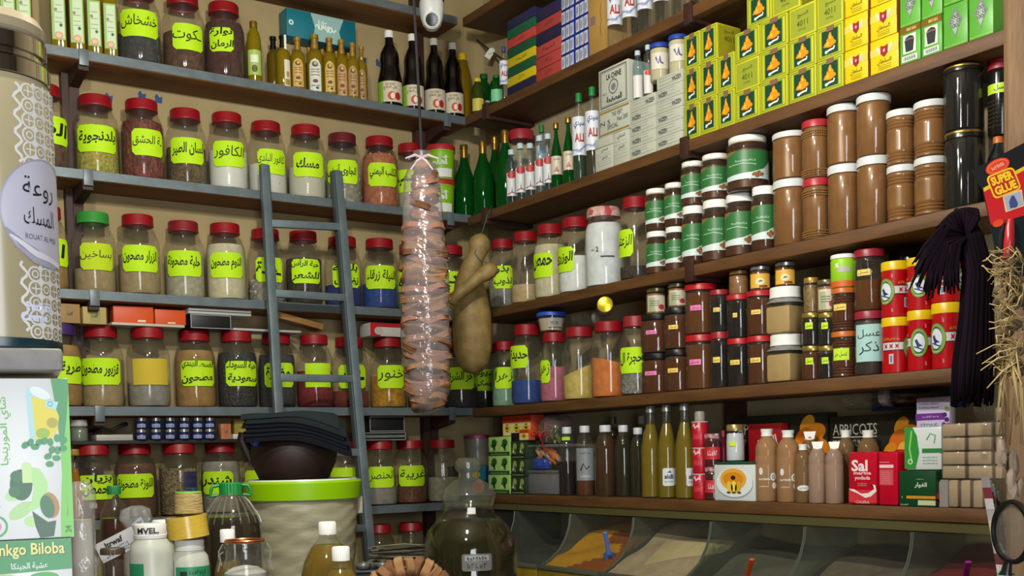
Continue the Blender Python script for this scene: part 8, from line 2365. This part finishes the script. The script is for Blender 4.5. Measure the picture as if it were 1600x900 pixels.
# dried roots with straw
o = at(1578, 480, 2.06)
k = 2.06 / F
t = thing('dried_root_bunch', 'bunch of dried roots and straw tied to the wooden post', 'bunch', o, face(o))
X = lambda px, py, y=0: Vector(((px - 1578) * k, y, -(py - 480) * k))
ST = [mat(c, 0.8) for c in ('#a08a58', '#8a7448', '#b8a270', '#6e5a38')]
b = B()
for i in range(46):
    f = RND.random()
    b.blob(X(1562 + 44 * RND.random(), 405 + 185 * f, RND.uniform(-0.012, 0.02)), (7 + 6 * RND.random()) * k, mat(RND.choice(('#4a3c28', '#5c4c34', '#3c3020')), 0.9, col2='#6e5c40', scale=50), 1, (1, 0.8, 0.8), 0.25)
part(t, 'roots', b, 'knobbly brown roots', 180, 'stuff')
b = B()
for i in range(120):
    f = RND.random()
    sx, sy = 1574 + 26 * RND.random(), 400 + 190 * f
    a = RND.uniform(PI * 0.6, PI * 1.5)
    L = RND.uniform(15, 48)
    ex, ey = sx + L * math.cos(a), sy - L * math.sin(a) * 0.9
    cx, cy = (sx + ex) / 2 + RND.uniform(-14, 8), (sy + ey) / 2 + RND.uniform(-16, 12)
    y = RND.uniform(-0.03, 0.0)
    b.tube([X(sx, sy, y), X((sx + cx) / 2, (sy + cy) / 2 - 3, y - 0.008), X(cx, cy, y - 0.01), X((cx + ex) / 2, (cy + ey) / 2 + 3, y - 0.006), X(ex, ey, y)], RND.uniform(0.5, 1.2) * k, RND.choice(ST), 5)
for i in range(16):
    sx = 1562 + 36 * RND.random()
    b.tube([X(1578 + RND.uniform(-8, 12), 545, -0.03), X(sx, 600, -0.035), X(sx + RND.uniform(-8, 8), 640 + 60 * RND.random(), -0.03)], RND.uniform(0.8, 1.6) * k, RND.choice(ST), 5)
for px, py, ex, ey in ((1590, 545, 1538, 568), (1586, 555, 1536, 578), (1592, 565, 1545, 606), (1580, 540, 1530, 552)):
    b.tube([X(px, py, -0.03), X((px + ex) / 2, (py + ey) / 2 - 6, -0.04), X(ex, ey, -0.035)], [1.4 * k, 2.2 * k, 2.6 * k], ST[2], 6, 0.4)
part(t, 'straw', b, 'loose pale straw', 180, 'stuff')
# crumpled paper on the post, folded newspaper, hand mirror
o = at(1580, 728, 2.1); k = 2.1 / F
b = B()
for i in range(7):
    b.blob(((RND.uniform(-14, 12)) * k, RND.uniform(-0.01, 0.01), RND.uniform(-40, 40) * k), RND.uniform(8, 14) * k, mat(RND.choice(('#7a6a5c', '#8a7868', '#6a5c4c')), 0.5), 2, (0.6, 0.4, 1.6), 0.3)
solid('crumpled_paper', b, 'crumpled pinkish wrapping paper stuck on the wooden post', 'paper', o, face(o), None, 50)
o = at(1548, 830, 2.3); k = 2.3 / F
t = thing('folded_newspaper', 'folded colored newspapers stuck upright at the counter end', 'newspaper', o, face(o))
prs = ['#8f8c88', '#7a7672', '#98948f', '#66727c', '#84807a']
for i in range(5):
    b = B(); n = 10
    V = []
    for kk_ in (0, 1):
        for a in range(n + 1):
            f = a / n
            for c in (0, 1):
                x = (-14 + 26 * f + i * 2.0 + c * (12 + i * 1.5)) * k
                V.append((x, 0.014 * i - 0.03 + 0.008 * math.sin(3 * f + c) + kk_ * 0.001, (86 - 6 * i - (170 + 10 * i) * f) * k))
    s0 = 2 * (n + 1)
    Fc = [(2 * a, 2 * a + 2, 2 * a + 3, 2 * a + 1) for a in range(n)] + [(s0 + 2 * a, s0 + 2 * a + 1, s0 + 2 * a + 3, s0 + 2 * a + 2) for a in range(n)]
    b.add(V, Fc, mat(prs[i], 0.7))
    for a, c in ((1, '#6a1424'), (2, '#b0aca8'), (3, '#2c5068'), (4, '#a89a88'), (6, '#8a6434'), (7, '#5a2020'), (8, '#b8b4b0')):
        q = [V[2 * a], V[2 * a + 2], V[2 * a + 3], V[2 * a + 1]]
        if (a + i) % 3:
            b.add([(x, y - 0.0008, z) for x, y, z in q], [(0, 1, 2, 3)], mat(c, 0.7))
    part(t, 'sheet', b, sharp=60)
o = at(1582, 831, 1.9); k = 1.9 / F
t = thing('hand_mirror', 'round black-rimmed magnifying glass on a black handle at the right edge', 'magnifier', o, (0, math.radians(14), face(o) - 0.98))
MX = Matrix.Rotation(PI / 2, 4, 'X')
part(t, 'rim', B().lathe([(44 * k, -0.006), (49 * k, -0.006), (51 * k, 0), (49 * k, 0.006), (44 * k, 0.006), (43 * k, 0), (44 * k, -0.006)], mat('#0e1013', 0.3), 48, MX), 'black rim')
part(t, 'glass', B().lathe([(0, 0.003), (25 * k, 0.002), (43 * k, 0.0)], glass((0.7, 0.7, 0.68), 0.25, (0.3, 0.28, 0.24), 0.6, 0.05), 40, MX), 'reflecting glass', 180)
part(t, 'handle', B().tube([(0, 0, -49 * k), (0, 0, -66 * k), (0, 0, -74 * k), (0, 0, -150 * k)], [0.007, 0.009, 0.013, 0.012], mat('#101216', 0.35), 16))
part(t, 'cord', B().tube([(-0.014, -0.002, -70 * k), (0, -0.016, -72 * k), (0.015, 0, -70 * k), (0, 0.016, -71 * k), (-0.014, -0.002, -70 * k)], 0.0016, mat('#3a8a6a', 0.6), 6), 'green cord')
# scoops in the spice bins
scoop(945, 832, (950, 858), 0.02, '#5f80cc', 'blue plastic scoop standing in the yellow spice bin')
scoop(1175, 874, (1168, 900), 0.07, '#c4480f', 'orange scoop handle in the dark greenish bin', False)
scoop(1513, 878, (1508, 905), 0.08, '#8a0f7a', 'magenta scoop handle in the dark red bin', False)
scoop(826, 896, (850, 905), 0.05, '#c4581c', 'orange scoop lying in the bin nearest the corner', False)

# ------------------------------------------------------------------ small fittings belong to the part that carries them
UNDER = {'rail_flange': 'rail', 'cap_handle': 'cap', 'cap_print': 'cap', 'copper_ring': 'lid', 'inner_lip': 'rim', 'lens': 'lens_ring', 'glue_tube': 'lower_card', 'core': 'tape',
         'top_ring': 'twine', 'paper_tab': 'stopper', 'oil_layer': 'contents', 'pale_slab': 'powder', 'curved_edge': 'side_panel', 'strap': 'bracket', 'foil': 'tray', 'torn_edge': 'neck', 'ribs': 'body'}
stem = lambda o: o.name.split('.')[0]
for root in [o for o in SC.objects if o.parent is None and o.get('category')]:
    used = set()
    for c in sorted(root.children, key=lambda o: o.name):
        if stem(c) in UNDER:
            for h in sorted(root.children, key=lambda o: o.name):
                if stem(h) == UNDER[stem(c)] and (h.name not in used or stem(c) in ('cap_handle',)):
                    used.add(h.name)
                    c.parent = h
                    break
